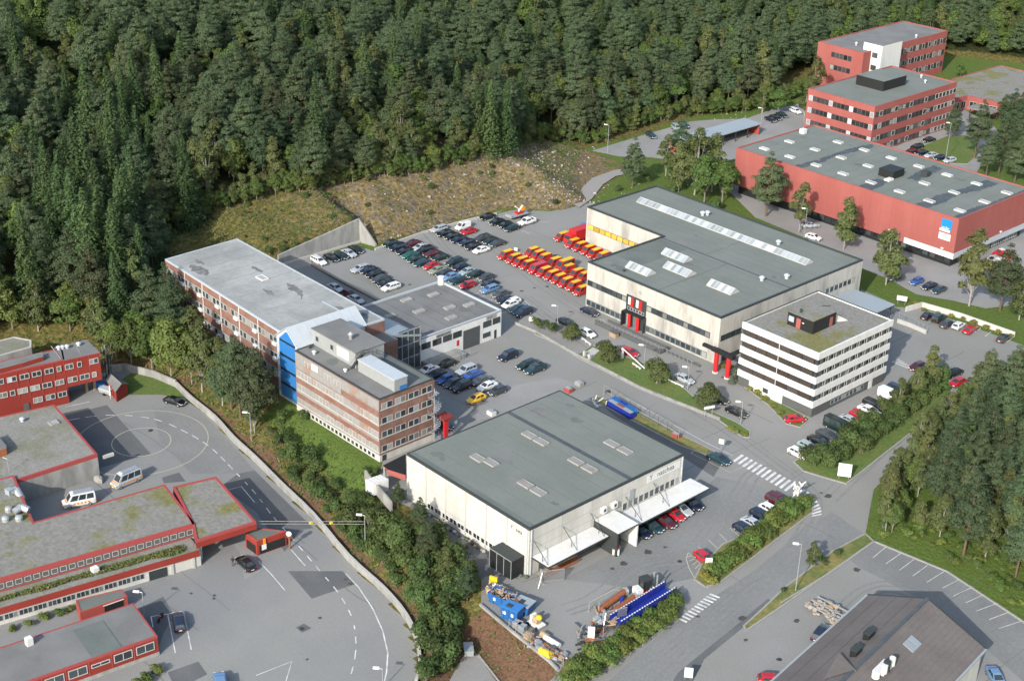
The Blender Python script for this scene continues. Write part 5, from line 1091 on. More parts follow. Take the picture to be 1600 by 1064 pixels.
for px, py in ((1357, 995), (1337, 1021)):
    mb = part('roof_cowl', br); p = onroof(px, py, 0); t_ = D3.normalized(); o = Vector((-t_.y, t_.x, 0)); mb.bar(p - t_ * .9 + Vector((0, 0, .4)), p + t_ * .9 + Vector((0, 0, .4)), .9, 1.1, 'black'); mb.bar(p - t_ * .9 + Vector((0, 0, 1.0)), p + t_ * .9 + Vector((0, 0, 1.0)), 1.1, .15, 'trim_dark'); mb.done()
mb = part('roof_window', br); p = onroof(1425, 1006, 1); t_ = D3.normalized(); v_ = s2_.normalized()
for k in range(2): 
    o = p + t_ * (1.35 * k - .7); nn = t_.cross(v_).normalized(); nn = nn if nn.z > 0 else -nn
    mb.hexa([o - t_ * .6 - v_ * .9, o + t_ * .6 - v_ * .9, o + t_ * .6 + v_ * .9, o - t_ * .6 + v_ * .9] + [x + nn * .14 for x in (o - t_ * .6 - v_ * .9, o + t_ * .6 - v_ * .9, o + t_ * .6 + v_ * .9, o - t_ * .6 + v_ * .9)], 'glass_sky')
mb.done()
mb = part('fan_unit', br); p = onroof(1380, 1047, 1); mb.bar(p + Vector((0, 0, .5)) - t_ * 1.6, p + Vector((0, 0, .5)) + t_ * 1.6, 1.6, .25, 'white')
for k in range(3): mb.tube(p + t_ * (k - 1) * 1.1 + Vector((.5, .2, .5)), p + t_ * (k - 1) * 1.1 + Vector((.5, .2, 1.7)), .42, 'white', 12)
mb.tube(p + Vector((.4, .8, .4)) + t_, p + Vector((.4, .8, 1.9)) + t_, .5, 'trim_dark', 12); mb.tube(p + t_ * 2.2 + Vector((0, 0, .2)), p + t_ * 2.2 + Vector((0, 0, .8)), .55, 'white', 14); mb.done()
mb = part('roof_valley', br); p1, p2, p3 = onroof(1310, 1027, 0), onroof(1335, 1048, 0), onroof(1285, 1062, 0); up = Vector((0, 0, .9)); mb.hexa([p1, p2, p2 + Vector((.1, .1, 0)), p1 + Vector((.1, .1, 0)), p1 + up * .9, p2 + up * .3, p2 + up * .3 + Vector((.1, .1, 0)), p1 + up * .9 + Vector((.1, .1, 0))], 'roof_tile'); mb.poly([p1 + up * .9, p2 + up * .3, p3 + up * .05], 'roof_tile'); mb.poly([p1, p1 + up * .9, p3 + up * .05], 'roof_stain'); mb.done(recalc=False)

# ------------------------------------------------------------------ street furniture
def lamp(px, py, h, label, z=0.0, arm=.9, dirn=(-.7, -.7), group='street lamps'):
    x, y = at(px, py, z); r = thing('street_lamp', label, 'street lamp', (x, y, z), group)
    mb = part('pole', r); mb.tube((x, y, z), (x, y, z + h), .10, 'steel_galv', 8, r2=.06); mb.tube((x, y, z + h), (x + dirn[0] * arm, y + dirn[1] * arm, z + h + .15), .05, 'steel_galv', 6); mb.done()
    mb = part('lamp_head', r); a = Vector((x + dirn[0] * arm * .5, y + dirn[1] * arm * .5, z + h + .12)); b = a + Vector((dirn[0], dirn[1], .05)) * .9; mb.bar(a, b, .36, .2, 'lamp_glass'); mb.done(); return r
lamp(1243, 923, 8.4, 'tall galvanised street lamp on the road verge by the lower right car park')
lamp(571, 868, 7.6, 'tall thin street lamp at the bushes by the school road', SCH)
lamp(393, 690, 5.9, 'street lamp behind the retaining wall at the curve of the school road', SCH + .8)
lamp(949, 240, 8.2, 'street lamp at the corner of the upper car park below the forest')
lamp(870.5, 512, 4.9, 'street lamp on the forecourt near the round clipped tree')
lamp(1006, 577, 5.2, 'street lamp between the barrier boom and the forecourt lawn')
lamp(1074, 609, 4.8, 'street lamp standing just beside the silver car on the forecourt')
lamp(1157, 663, 4.6, 'street lamp near the tip of the forecourt lawn')
lamp(1256, 372, 7.5, 'street lamp in front of the birch beside the red hall')
lamp(1399, 397, 5.6, 'street lamp close to the dark window band of the red hall')
lamp(1477, 252, 11, 'tall flood light mast beside the small lawn at the red offices')
lamp(1189, 197, 5.4, 'street lamp at the open end of the carport')
lamp(226, 965, 4.6, 'short street lamp by the school annex and motorbike', SCH)
lamp(598, 1075, 3.4, 'street lamp by the kerb at the bottom of the school road', SCH)
def sign(px, py, w, h, zc, label, m='white', yaw=45, z=0.0, legs=2, name='sign_board', mark=None):
    x, y = at(px, py, z); r = thing(name, label, 'sign', (x, y, z)); a = R(yaw); t = Vector((math.cos(a), math.sin(a))); W_ = Wall((x - t.x * w / 2, y - t.y * w / 2), (x + t.x * w / 2, y + t.y * w / 2))
    mb = part('panel', r); W_.box(mb, 0, w, z + zc - h / 2, z + zc + h / 2, -.08, .08, m); mb.done()
    mb = part('post', r)
    for u in ((.15 * w, .85 * w) if legs == 2 else (w / 2,)): mb.tube(W_.pt(u, z, -.14), W_.pt(u, z + zc + h / 2 - .05, -.14), .06, 'steel_galv', 6)
    mb.done()
    if mark: lettering(sub_of(r, 'panel'), W_, w * mark[2], z + zc + h * mark[3], mark[0], mark[1], 'trim_dark', .10)
    return r
sign(1318, 749, 2.3, 2.5, 1.9, 'large square white sign board on the grass strip by the road junction', yaw=35, mark=('K', .7, .2, .15))
sign(1106, 893, 1.1, 1.9, 1.6, 'white sign board in the yellow bush at the end of the roadside hedge', yaw=50)
sign(1125.5, 708, .9, .9, 2.4, 'small white square sign on a thin post near the green car', yaw=30, legs=1, mark=('P', .6, .3, -.25))
sign(1107, 652, 2.2, .5, 2.1, 'low white name board on two legs on the forecourt lawn', yaw=70)
sign(1408, 476, 2.2, 1.1, 1.5, 'white information board on the grass above the white wall', yaw=25)
sign(831, 506, 1.3, .9, 1.1, 'small white sign board on the end of the low wall by the bush', yaw=40)
sign(923, 1003, 1.0, 2.0, 1.7, 'white sign board standing among the pipes by the green hedge', yaw=40, legs=1)
sign(806, 394, .9, .8, .7, 'small white box sign standing behind the row of post vans', yaw=20)
sign(572, 869, .5, .4, 1.0, 'tiny blue road sign at the foot of the tall thin lamp', 'sign_blue', 45, SCH, 1)
sign(1075, 1062, 1.2, 1.6, 1.3, 'white notice board at the road edge near the pictures lower margin' if False else 'white notice board beside the road across from the tiled house', yaw=40)
x, y = at(453, 857, SCH); r = thing('barrier_post', 'brown road barrier post with round white disc at the school entrance', 'road sign', (x, y, SCH))
mb = part('post', r); mb.tube((x, y, SCH), (x, y, SCH + 3.0), .16, 'rust', 8); mb.box(x - .35, x + .35, y - .3, y + .3, SCH + 2.2, SCH + 2.7, 'rust'); mb.done()
mb = part('disc', r); mb.tube((x + .25, y - .25, SCH + 3.1), (x + .3, y - .3, SCH + 3.1), .45, 'white', 18); mb.done()
mb = MB(); a = Vector((*at(385, 818, -.4), -.4)); b = Vector((x, y, SCH + 3.4)); c = Vector((*at(571, 868, SCH), SCH + 6.0)); 
for o in (0, .5): mb.tube(a + Vector((0, 0, o)), c + Vector((0, 0, o)), .035, 'kerb_stone', 5)
for f in (.55, .72): p = a.lerp(c, f); mb.box(p.x - .2, p.x + .2, p.y - .2, p.y + .2, p.z + .05, p.z + .4, 'yellow_paint')
solo(mb, 'overhead_cable', 'pair of thin overhead cables with orange markers across the school road', 'cable', a)
# barrier boom and pale benches on the forecourt lawn
P = [at(972, 561), at(1007, 579)]; r = thing('barrier_boom', 'long white barrier boom raised over the forecourt lawn on a pale post', 'barrier', (*P[0], 0))
mb = part('post', r); mb.box(P[0][0] - .2, P[0][0] + .2, P[0][1] - .2, P[0][1] + .2, 0, 2.3, 'white'); mb.done(); mb = part('boom', r); mb.bar((P[0][0] - .4, P[0][1] + .2, 2.3), (*P[1], .5), .16, .2, 'white'); mb.done()
for (a, b), l in [(((988, 570), (1001, 579)), 'white plank bench lying by the barrier boom'), ((((908, 530), (923, 541))), 'white plank by the forecourt steps near the white car'), ((1043, 596), (1068, 607)) and (((1043, 596), (1068, 607)), 'long white plank along the lawn near the silver car')]:
    mb = MB(); a, b = Vector(at(*a)), Vector(at(*b)); mb.bar((*a, .45), (*b, .45), .25, .2, 'white'); [mb.bar((*a.lerp(b, f), .0), (*a.lerp(b, f), .4), .15, .15, 'white') for f in (.1, .5, .9)]; solo(mb, 'low_rail', l, 'rail', (*a, 0))
mb = MB(); P = ats([(913, 553), (926, 544), (937, 549), (924, 560)], 0); mb.prism(P, 0, .2, 'concrete_pale'); P = ats([(914, 556), (918, 553), (929, 559), (925, 562)]); mb.prism(P, .2, .35, 'concrete_pale')
for p in ats([(913, 558), (921, 563)]): mb.box(p[0] - .25, p[0] + .25, p[1] - .25, p[1] + .25, 0, 1.3, 'concrete_pale')
solo(mb, 'garden_steps', 'pale concrete steps cut through the forecourt lawn', 'steps', (*at(920, 555), 0))
# white branching sculpture
x, y = at(1243, 783); mb = MB(); rg = random.Random(5)
def limb(p, d, l, r_, k):
    q = p + d * l; mb.bar(p, q, r_, r_, 'white')
    if k: [limb(p + d * l * f, (d + Vector((rg.uniform(-1, 1), rg.uniform(-1, 1), rg.uniform(.0, .9)))).normalized(), l * .6, r_ * .8, k - 1) for f in (.45, .75, 1.0)]
for dx in (-.5, .5): limb(Vector((x + dx, y, .1)), Vector((-.35 * dx, .1 * dx, 1)).normalized(), 2.2, .3, 2)
solo(mb, 'branching_sculpture', 'white branching metal sculpture at the curved end of the crosswalk', 'sculpture', (x, y, 0))
# fences
def fence(name, label, pts, h, m, n, rails=(.5, .95), z=0.0, mesh=False, zf=None):
    P = [Vector(p) for p in ats(pts, z)]; r = thing(name, label, 'fence', (*P[0], z)); tot = sum((b - a).length for a, b in zip(P[:-1], P[1:]))
    k = 0; rail = part('rail', r)
    for a, b in zip(P[:-1], P[1:]):
        for f in rails: rail.bar((*a, z + h * f), (*b, z + h * f), .04, .05, m)
        m_ = max(1, int(n * (b - a).length / tot))
        for i in range(m_ + 1):
            p = a.lerp(b, i / m_); q = part('post', r); q.tube((*p, z), (*p, z + h), .05, m, 6); q.done()
    rail.done()
fence('wire_fence', 'wire fence of pale posts between the warehouse yard and the street', [(943, 618), (966, 632), (984, 642), (1000, 652), (1014, 659), (1028, 667), (1042, 675), (1060, 686)], 2.3, 'kerb_stone', 12, (.98, .5, .2))
fence('wire_fence', 'wire fence along the brown bank behind the scrap yard', [(795, 982), (826, 1007), (858, 1032), (880, 1042)], 1.8, 'steel_galv', 9, (.98, .55, .15))
fence('ramp_rail', 'grey railing on the ramp beside the white office block', [(1385, 488), (1415, 500), (1449, 517)], 1.0, 'metal_grey', 9, (.98, .6, .3))
# ------------------------------------------------------------------ vehicles
PAL = dict(black=(.008, .009, .010), navy=(.009, .014, .034), green=(.008, .024, .020), teal=(.012, .040, .050), silver=(.40, .43, .45), grey=(.075, .080, .085), white=(.74, .74, .72), red=(.44, .012, .022), maroon=(.085, .010, .016),
           blue=(.030, .095, .33), palegreen=(.28, .36, .36), emerald=(.010, .11, .085), yellow=(.78, .44, .012), olive=(.25, .27, .20), paleblue=(.13, .24, .40), post=(.42, .020, .012), dkgrey=(.045, .05, .054), orange=(.72, .26, .01))
KIND = dict(saloon=dict(L=4.5, W=1.74, belt=.93, zr=1.40, xb=(-1.75, 1.2), xt=(-1.05, .30), hood=.78, tail=.92, panes=2),
            hatchback=dict(L=3.95, W=1.68, belt=.93, zr=1.44, xb=(-1.92, 1.15), xt=(-1.45, .30), hood=.80, tail=.93, panes=2),
            estate=dict(L=4.6, W=1.74, belt=.94, zr=1.44, xb=(-2.26, 1.2), xt=(-1.95, .30), hood=.80, tail=.94, panes=3),
            suv=dict(L=4.55, W=1.84, belt=1.08, zr=1.74, xb=(-2.2, 1.1), xt=(-1.95, .35), hood=1.0, tail=1.08, panes=3, zb=.36),
            van=dict(L=4.15, W=1.72, belt=1.0, zr=1.82, xb=(-2.06, 1.35), xt=(-2.0, .62), hood=.86, tail=1.0, panes=1),
            minibus=dict(L=5.4, W=1.96, belt=1.2, zr=2.4, xb=(-2.68, 2.0), xt=(-2.6, 1.25), hood=1.08, tail=1.2, panes=3),
            cargovan=dict(L=5.0, W=1.92, belt=1.15, zr=2.1, xb=(-2.48, 1.9), xt=(-2.42, 1.15), hood=1.05, tail=1.15, panes=1),
            pickup=dict(L=5.0, W=1.8, belt=1.02, zr=1.72, xb=(-.95, 1.25), xt=(-.75, .55), hood=.92, tail=.98, panes=2, zb=.34))
def bilin(P, u, v): return P[0] * (1 - u) * (1 - v) + P[1] * u * (1 - v) + P[2] * u * v + P[3] * (1 - u) * v
def car_proto(kind, roof=None, roofpart='roof_panel', front=None, box=None):
    k = KIND[kind]; L, Wd, b = k['L'], k['W'], k['belt']; hw = Wd / 2; zb = k.get('zb', .24)
    r = thing('parked_car', 'car', 'car')
    mb = MB(); f, t = L / 2, -L / 2
    st = [(t, b * .72, .86), (t + .08, k['tail'] - .05, .92), (t + .35, k['tail'], .98), (k['xb'][0] + .25 if k['xb'][0] > t + .5 else t + .6, b, 1.0), (k['xb'][1] - .25, b, 1.0), (k['xb'][1] + .05, b - .02, .99), (f - .5, k['hood'], .96), (f - .12, k['hood'] - .10, .90), (f, k['hood'] - .26, .82)]
    st = sorted(st); rings = []
    for x, zt, s in st:
        h = hw * s; z0 = zb + (.10 if x in (st[0][0], st[-1][0]) else 0)
        rings.append([(x, -h * .93, z0), (x, -h, z0 + .22), (x, -h, zt - .13), (x, -h * .90, zt), (x, h * .90, zt), (x, h, zt - .13), (x, h, z0 + .22), (x, h * .93, z0)])
    m = mb.mi('car_paint')
    for q in rings: mb.v += q
    for i in range(len(rings) - 1):
        for j in range(8): a = i * 8 + j; c = i * 8 + (j + 1) % 8; mb.f.append((a, c, c + 8, a + 8)); mb.i.append(m)
    mb.f.append(tuple(range(7, -1, -1))); mb.i.append(m); n = (len(rings) - 1) * 8; mb.f.append(tuple(range(n, n + 8))); mb.i.append(m)
    (x0, x1), (u0, u1), zr = k['xb'], k['xt'], k['zr']; hb, ht = hw * .90, hw * (.70 if zr < 1.6 else .80)
    V = Vector
    B = [V((x0, -hb, b - .02)), V((x1, -hb, b - .02)), V((x1, hb, b - .02)), V((x0, hb, b - .02))]; T = [V((u0, -ht, zr - .06)), V((u1, -ht, zr - .06)), V((u1, ht, zr - .06)), V((u0, ht, zr - .06))]
    mb.hexa(B + T, 'car_paint'); I = [V((u0 + .12, -ht * .86, zr)), V((u1 - .15, -ht * .86, zr)), V((u1 - .15, ht * .86, zr)), V((u0 + .12, ht * .86, zr))]
    mb.hexa(T + I, 'car_paint')
    if kind == 'pickup':
        for y in (-hw * .9, hw * .86): mb.box(t + .1, x0, y, y + .04 * hw, b, b + .22, 'car_paint')
        mb.box(t + .08, t + .14, -hw * .9, hw * .9, b, b + .2, 'car_paint'); mb.box(t + .2, x0 - .05, -hw * .8, hw * .8, b + .005, b + .02, 'trim_dark')
    mb.box(f - .06, f + .03, -hw * .8, hw * .8, zb + .08, zb + .22, 'trim_dark'); mb.box(t - .03, t + .06, -hw * .82, hw * .82, zb + .08, zb + .24, 'trim_dark')
    mb.build('body', r)
    def pane(name, P, cuts, iu=.05, iv=.10):
        g = MB(); nn = (P[1] - P[0]).cross(P[3] - P[0]).normalized() * .012
        for a, c in cuts: g.poly([bilin(P, a, iv) + nn, bilin(P, c, iv) + nn, bilin(P, c, 1 - iv * .9) + nn, bilin(P, a, 1 - iv * .9) + nn], 'glass_car')
        return g.build(name, r, recalc=False)
    pane('windscreen', [B[1], B[2], T[2], T[1]], [(.07, .93)])
    if kind not in ('cargovan',) and not (kind == 'van' and roof): pane('rear_window', [B[3], B[0], T[0], T[3]], [(.08, .92)])
    np_ = k['panes']; cuts = {1: [(.66, .93)], 2: [(.16, .50), (.54, .90)], 3: [(.06, .32), (.36, .62), (.66, .92)]}[np_]
    pane('side_window', [B[0], B[1], T[1], T[0]], cuts); pane('side_window', [B[2], B[3], T[3], T[2]], [(1 - c, 1 - a) for a, c in cuts])
    rw = .31 if zb < .3 else .36
    for x in (t + L * .19, f - L * .19):
        for s in (-1, 1):
            g = MB(); g.tube((x, s * (hw - .2), rw), (x, s * (hw + .005), rw), rw, 'tyre', 12); g.tube((x, s * (hw + .004), rw), (x, s * (hw + .012), rw), rw * .6, 'steel_galv', 10); g.build('wheel', r)
    for s in (-1, 1):
        g = MB(); g.box(f - .10, f - .005, s * hw * .62 - .17, s * hw * .62 + .17, k['hood'] - .27, k['hood'] - .13, 'lamp_glass'); g.build('headlight', r)
    g = MB()
    for s in (-1, 1): g.box(t - .008, t + .05, s * hw * .7 - .13, s * hw * .7 + .13, b * .78, b * .93, 'light_red')
    g.box(t - .012, t + .02, -.25, .25, .48, .60, 'plate'); g.box(f - .02, f + .035, -.25, .25, .36, .47, 'plate'); g.build('tail_lights', r)
    if roof:
        g = MB(); g.hexa([V((p.x, p.y, p.z + .004)) for p in I] + [V((p.x, p.y, p.z + .03)) for p in I], roof)
        g.hexa([T[0] + V((.0, -.012, -.10)), T[1] + V((-.02, -.012, -.10)), T[1] + V((-.02, .0, .0)), T[0] + V((0, 0, 0))] + [T[0] + V((0, -.004, .02)), T[1] + V((-.1, -.004, .02)), I[1], I[0]], roof) if False else None
        g.build(roofpart, r)
    if front:
        g = MB(); g.hexa([V((x1 + .02, -hw * .88, k['belt'] + .0)), V((f - .5, -hw * .84, k['hood'] + .012)), V((f - .5, hw * .84, k['hood'] + .012)), V((x1 + .02, hw * .88, k['belt']))] + [V((x1 + .02, -hw * .88, k['belt'] + .02)), V((f - .5, -hw * .84, k['hood'] + .03)), V((f - .5, hw * .84, k['hood'] + .03)), V((x1 + .02, hw * .88, k['belt'] + .02))], front)
        g.box(f - .5, f + .012, -hw * .86, hw * .86, zb + .3, k['hood'] - .28, front); g.box(t - .012, t + .1, -hw * .95, hw * .95, zb + .2, 1.1, front)
        for s in (-1, 1):
            for q in range(5): g.box(-1.7 + q * .6, -1.35 + q * .6, s * (hw + .006) - .004, s * (hw + .006) + .004, .62, .95, front)
        g.build('orange_livery', r)
        g = MB(); g.box(u0 + .3, u1 - .3, -ht * .7, ht * .7, zr + .08, zr + .14, 'steel_galv'); g.box(u1 - .5, u1 - .2, -ht * .6, ht * .6, zr + .02, zr + .2, 'white'); g.build('roof_rack', r)
    if box:
        g = MB(); g.box(u0 + .3, u1 - .1, -.42, .42, zr + .05, zr + .38, box); g.build('roof_box', r)
    return r
def hp(x0, y0, x1, y1, z=0.0): a, b = at(x0, y0, z), at(x1, y1, z); return math.degrees(math.atan2(b[1] - a[1], b[0] - a[0]))
PROTO = {}; nveh = [0]
def car(kind, col, px, py, head, label, group=None, z=0.0, name='parked_car', cat='car', zc=.55, **kw):
    key = (kind,) + tuple(sorted(kw.items()))
    first = key not in PROTO
    if first: PROTO[key] = car_proto(kind, **kw)
    o = PROTO[key] if first else copy_tree(PROTO[key])
    if not first:
        pass
    x, y = at(px, py, z + zc); o.location = (x, y, z + .03); o.rotation_euler = (0, 0, R(head + rnd.uniform(-1.6, 1.6))); o.name = name
    for ch in kids(o):
        if ch.name.startswith('body'): ch.color = (*PAL[col], 1)
    o['label'] = label; o['category'] = cat
    if group: o['group'] = group
    elif 'group' in o: del o['group']
    nveh[0] += 1; return o
ORD = ['first', 'second', 'third', 'fourth', 'fifth', 'sixth', 'seventh', 'eighth', 'ninth', 'tenth', 'eleventh', 'twelfth', 'thirteenth', 'fourteenth', 'fifteenth']
CN = dict(black='black', navy='dark blue', green='dark green', teal='dark teal', silver='silver', grey='grey', white='white', red='red', maroon='maroon', blue='blue', palegreen='pale green', emerald='bright green', yellow='yellow', olive='olive beige', paleblue='pale blue', post='red', dkgrey='dark grey', orange='orange')
KN = dict(saloon='saloon', hatchback='hatchback', estate='estate car', suv='off road car', van='van', minibus='minibus', cargovan='van', pickup='pickup')
def row(spec, conv, head, where, group, dx=0, dy=0, **kw):
    "spec: (kind, colour, nose x, nose y); where follows the ordinal in the label"
    for i, (kind, col, x, y) in enumerate(spec):
        px, py = conv((x, y))[0]; car(kind, col, px + dx, py + dy, head, '%s %s, %s %s' % (CN[col], KN[kind], ORD[i], where), group, **kw)
q = zz(590, 360, 8.184)
row([('hatchback', 'green', 75, 215), ('estate', 'navy', 170, 260), ('saloon', 'black', 260, 310), ('saloon', 'emerald', 330, 358), ('saloon', 'green', 400, 408), ('saloon', 'teal', 480, 458), ('hatchback', 'red', 597, 500), ('saloon', 'olive', 675, 553), ('saloon', 'navy', 775, 597), ('saloon', 'paleblue', 850, 635), ('saloon', 'teal', 940, 683), ('hatchback', 'red', 1065, 742)], q, -90, 'from the slope in the nearest long car row', 'cars in the long car block', 10.5, -5)
row([('saloon', 'maroon', 355, 212), ('saloon', 'silver', 462, 262), ('estate', 'black', 520, 292), ('saloon', 'maroon', 612, 342), ('saloon', 'green', 712, 388), ('suv', 'green', 892, 458), ('hatchback', 'navy', 965, 515), ('saloon', 'palegreen', 1062, 570), ('saloon', 'green', 1162, 603), ('hatchback', 'dkgrey', 1300, 648), ('saloon', 'navy', 1340, 728), ('estate', 'paleblue', 1345, 798)], q, -90, 'from the slope in the second long car row', 'cars in the long car block', 10.5, -5)
q = zz(540, 430, 6.154)
row([('saloon', 'grey', 1425, 212), ('saloon', 'navy', 1470, 268), ('hatchback', 'white', 1515, 315), ('saloon', 'teal', 1590, 355), ('suv', 'navy', 1640, 395)], q, -90, 'down from the blue estate behind the workshop', 'cars beside the workshop', 10.5, -5)
car('hatchback', 'white', 801, 472, -90, 'white hatchback at the lower end of the row behind the workshop sign')
q = zz(660, 310, 8)
row([('estate', 'silver', 120, 425), ('saloon', 'black', 198, 478), ('saloon', 'black', 290, 515), ('saloon', 'navy', 370, 557), ('saloon', 'navy', 470, 592), ('saloon', 'black', 552, 642), ('saloon', 'white', 650, 688)], q, -90, 'from the slope in the row ending at a white saloon', 'cars in the row by the rocky slope', 10.5, -5)
row([('van', 'white', 420, 400), ('saloon', 'red', 495, 455), ('estate', 'dkgrey', 662, 540), ('saloon', 'green', 772, 572), ('saloon', 'dkgrey', 852, 605)], q, -90, 'of five behind the row ending at a white saloon', 'cars behind the row by the rocky slope', 10.5, -5)
row([('saloon', 'black', 845, 335), ('hatchback', 'black', 950, 375), ('saloon', 'green', 1035, 415), ('pickup', 'white', 1222, 338)], q, -90, 'of four parked out before the trailer', 'cars parked before the trailer', 10.5, -5)
car('saloon', 'black', 761, 339, -90, 'lone black saloon at the upper edge of the lot under the rocky slope')
q = zz(400, 270, 3.94)
row([('estate', 'silver', 600, 612), ('saloon', 'navy', 652, 620), ('saloon', 'black', 690, 645), ('saloon', 'dkgrey', 725, 673), ('saloon', 'black', 760, 700), ('estate', 'white', 788, 725)], q, -90, 'in the short row standing alone in the middle lot', 'cars in the short middle row', 10.5, -5)
for k, c, x, y in [('estate', 'white', 498, 408), ('saloon', 'black', 518, 403), ('hatchback', 'green', 533, 400), ('saloon', 'silver', 545, 396), ('saloon', 'black', 556, 390)]: car(k, c, x, y, 0, '%s %s in the line along the high grey retaining wall' % (CN[c], KN[k]) if c != 'black' else ('black saloon by the white estate at the retaining wall' if x < 530 else 'black saloon farthest right along the high retaining wall'), 'cars along the retaining wall')
for k, c, x, y, l in [('saloon', 'silver', 524, 450, 'silver saloon nearest the pale roofed brick wing'), ('hatchback', 'maroon', 546, 460, 'maroon hatchback close behind the pale roofed brick wing'), ('saloon', 'silver', 556, 468, 'silver saloon beside the maroon hatchback behind the brick wing')]: car(k, c, x, y, 0 if c != 'x' else 0, l)
q = zz(640, 540, 7.27)
for k, c, x, y, l in [('saloon', 'white', 215, 275, 'white saloon in the shade nearest the workshop wall'), ('saloon', 'black', 415, 210, 'black saloon beside the rail at the workshop wall'), ('saloon', 'navy', 300, 330, 'dark blue saloon behind the brick block, beside the white saloon'), ('hatchback', 'blue', 405, 385, 'deep blue hatchback in the shaded row by the brick block'), ('hatchback', 'dkgrey', 490, 430, 'dark grey hatchback between blue hatchback and black off road car'), ('suv', 'black', 585, 475, 'black off road car at the end of the shaded row'),
                   ('suv', 'silver', 640, 290, 'silver off road car with dark roof in the workshop lot'), ('saloon', 'blue', 712, 335, 'bright blue saloon in the workshop lot'), ('saloon', 'grey', 808, 400, 'grey saloon between the bright blue saloon and the white coupe'), ('saloon', 'white', 882, 462, 'white coupe with dark sunroof near the yellow car'), ('hatchback', 'dkgrey', 1000, 515, 'dark grey hatchback at the open end of the workshop lot'), ('hatchback', 'yellow', 757, 605, 'bright yellow hatchback behind the warehouse'),
                   ('suv', 'navy', 1115, 125, 'dark blue off road car alone in the middle of the lot'), ('estate', 'green', 1325, 220, 'dark green estate paired with a pickup in the open lot'), ('pickup', 'teal', 1425, 270, 'dark teal pickup paired with a green estate in the open lot')]:
    px, py = q((x, y))[0]; car(k, c, px, py, -90, l, 'cars in the workshop lot')
px, py = q((380, 890))[0]; car('saloon', 'teal', px, py, 0, 'dark teal saloon half hidden by the red entrance canopy')
for k, c, x, y, l in [('saloon', 'navy', 921, 487, 'dark blue saloon in front of the post terminal windows'), ('hatchback', 'white', 918, 521, 'white hatchback behind the forecourt wall steps'), ('saloon', 'black', 884, 504, 'black saloon half hidden by the dark clipped bush'), ('hatchback', 'red', 984, 551, 'red hatchback half hidden behind the barrier boom'), ('saloon', 'silver', 1069, 592, 'silver saloon beside a round tree on the forecourt'), ('saloon', 'black', 1122, 623, 'black saloon half hidden behind the round tree near the lawn tip'), ('saloon', 'black', 1151, 644, 'large black saloon at the tip of the forecourt lawn')]: car(k, c, x, y, 0, l, 'cars on the forecourt')
q = zz(880, 760, 7.27)
row([('estate', 'navy', 862, 505), ('saloon', 'teal', 1005, 445), ('saloon', 'maroon', 1150, 395), ('hatchback', 'red', 1265, 320), ('estate', 'silver', 1335, 255), ('estate', 'navy', 1455, 190)], q, -3, 'from the porch under the long white canopy', 'cars under the long white canopy')
q = zz(1080, 740, 5.909)
row([('hatchback', 'navy', 485, 515), ('saloon', 'silver', 572, 465), ('estate', 'navy', 655, 395), ('hatchback', 'white', 728, 335), ('suv', 'maroon', 800, 258)], q, -2, 'from the empty bays along the roadside hedge', 'cars along the roadside hedge')
px, py = q((122, 780))[0]; car('hatchback', 'red', px, py, -8, 'red hatchback beside the yellow hatched bay')
car('saloon', 'teal', 1123, 717, 2, 'dark green saloon alone in the marked bay by the crosswalk')
row([('hatchback', 'white', 1247, 708), ('hatchback', 'palegreen', 1262, 698), ('saloon', 'black', 1280, 689), ('saloon', 'dkgrey', 1293, 680), ('minibus', 'green', 1308, 668), ('saloon', 'silver', 1328, 657), ('hatchback', 'red', 1343, 649), ('saloon', 'white', 1358, 641), ('estate', 'black', 1366, 632), ('cargovan', 'white', 1391, 620), ('suv', 'navy', 1403, 611)], zz(0, 0, 1), 0, 'from the junction in the row facing the office block', 'cars facing the office block')
car('hatchback', 'red', 1242, 655, 60, 'red hatchback by the yellow bushes at the office block corner')
for k, c, x, y, l in [('hatchback', 'maroon', 1433, 573, 'maroon hatchback beside the hatched marking by the office block'), ('saloon', 'navy', 1446, 578, 'dark blue saloon beside the maroon hatchback'), ('saloon', 'black', 1490, 583, 'black saloon behind the tall roadside bush'), ('hatchback', 'red', 1496, 598, 'red hatchback half hidden by bushes at the woodland edge')]: car(k, c, x, y, -95, l)
row([('saloon', 'black', 1450, 493), ('suv', 'green', 1467, 498), ('saloon', 'dkgrey', 1480, 506), ('hatchback', 'white', 1498, 509), ('saloon', 'red', 1516, 515)], zz(0, 0, 1), 96, 'of five backed against the whitewashed wall', 'cars at the whitewashed wall')
car('saloon', 'dkgrey', 1568, 528, 96, 'dark grey saloon alone at the far end of the whitewashed wall')
for k, c, x, y, l in [('hatchback', 'blue', 1432, 440, 'blue hatchback in the row before the red hall corner'), ('saloon', 'navy', 1452, 447, 'dark blue saloon between two cars before the red hall'), ('saloon', 'teal', 1467, 453, 'dark teal saloon nearest the birch before the red hall'), ('saloon', 'grey', 1398, 433, 'grey saloon half hidden behind the tall birch')]: car(k, c, x, y, -90, l)
car('cargovan', 'white', 1556, 408, 172, 'white van parked at the red hall loading doors', zc=.9); car('cargovan', 'red', 1567, 398, 172, 'red van with white roof behind the white van', zc=.9, roof='white')
car('hatchback', 'navy', 1584, 447, 150, 'dark blue hatchback half hidden by a pine near the red hall'); car('hatchback', 'white', 1271, 371, 10, 'white hatchback at the foot of the red hall between birches'); car('saloon', 'silver', 1266, 352, 60, 'silver saloon behind the birch at the red hall')
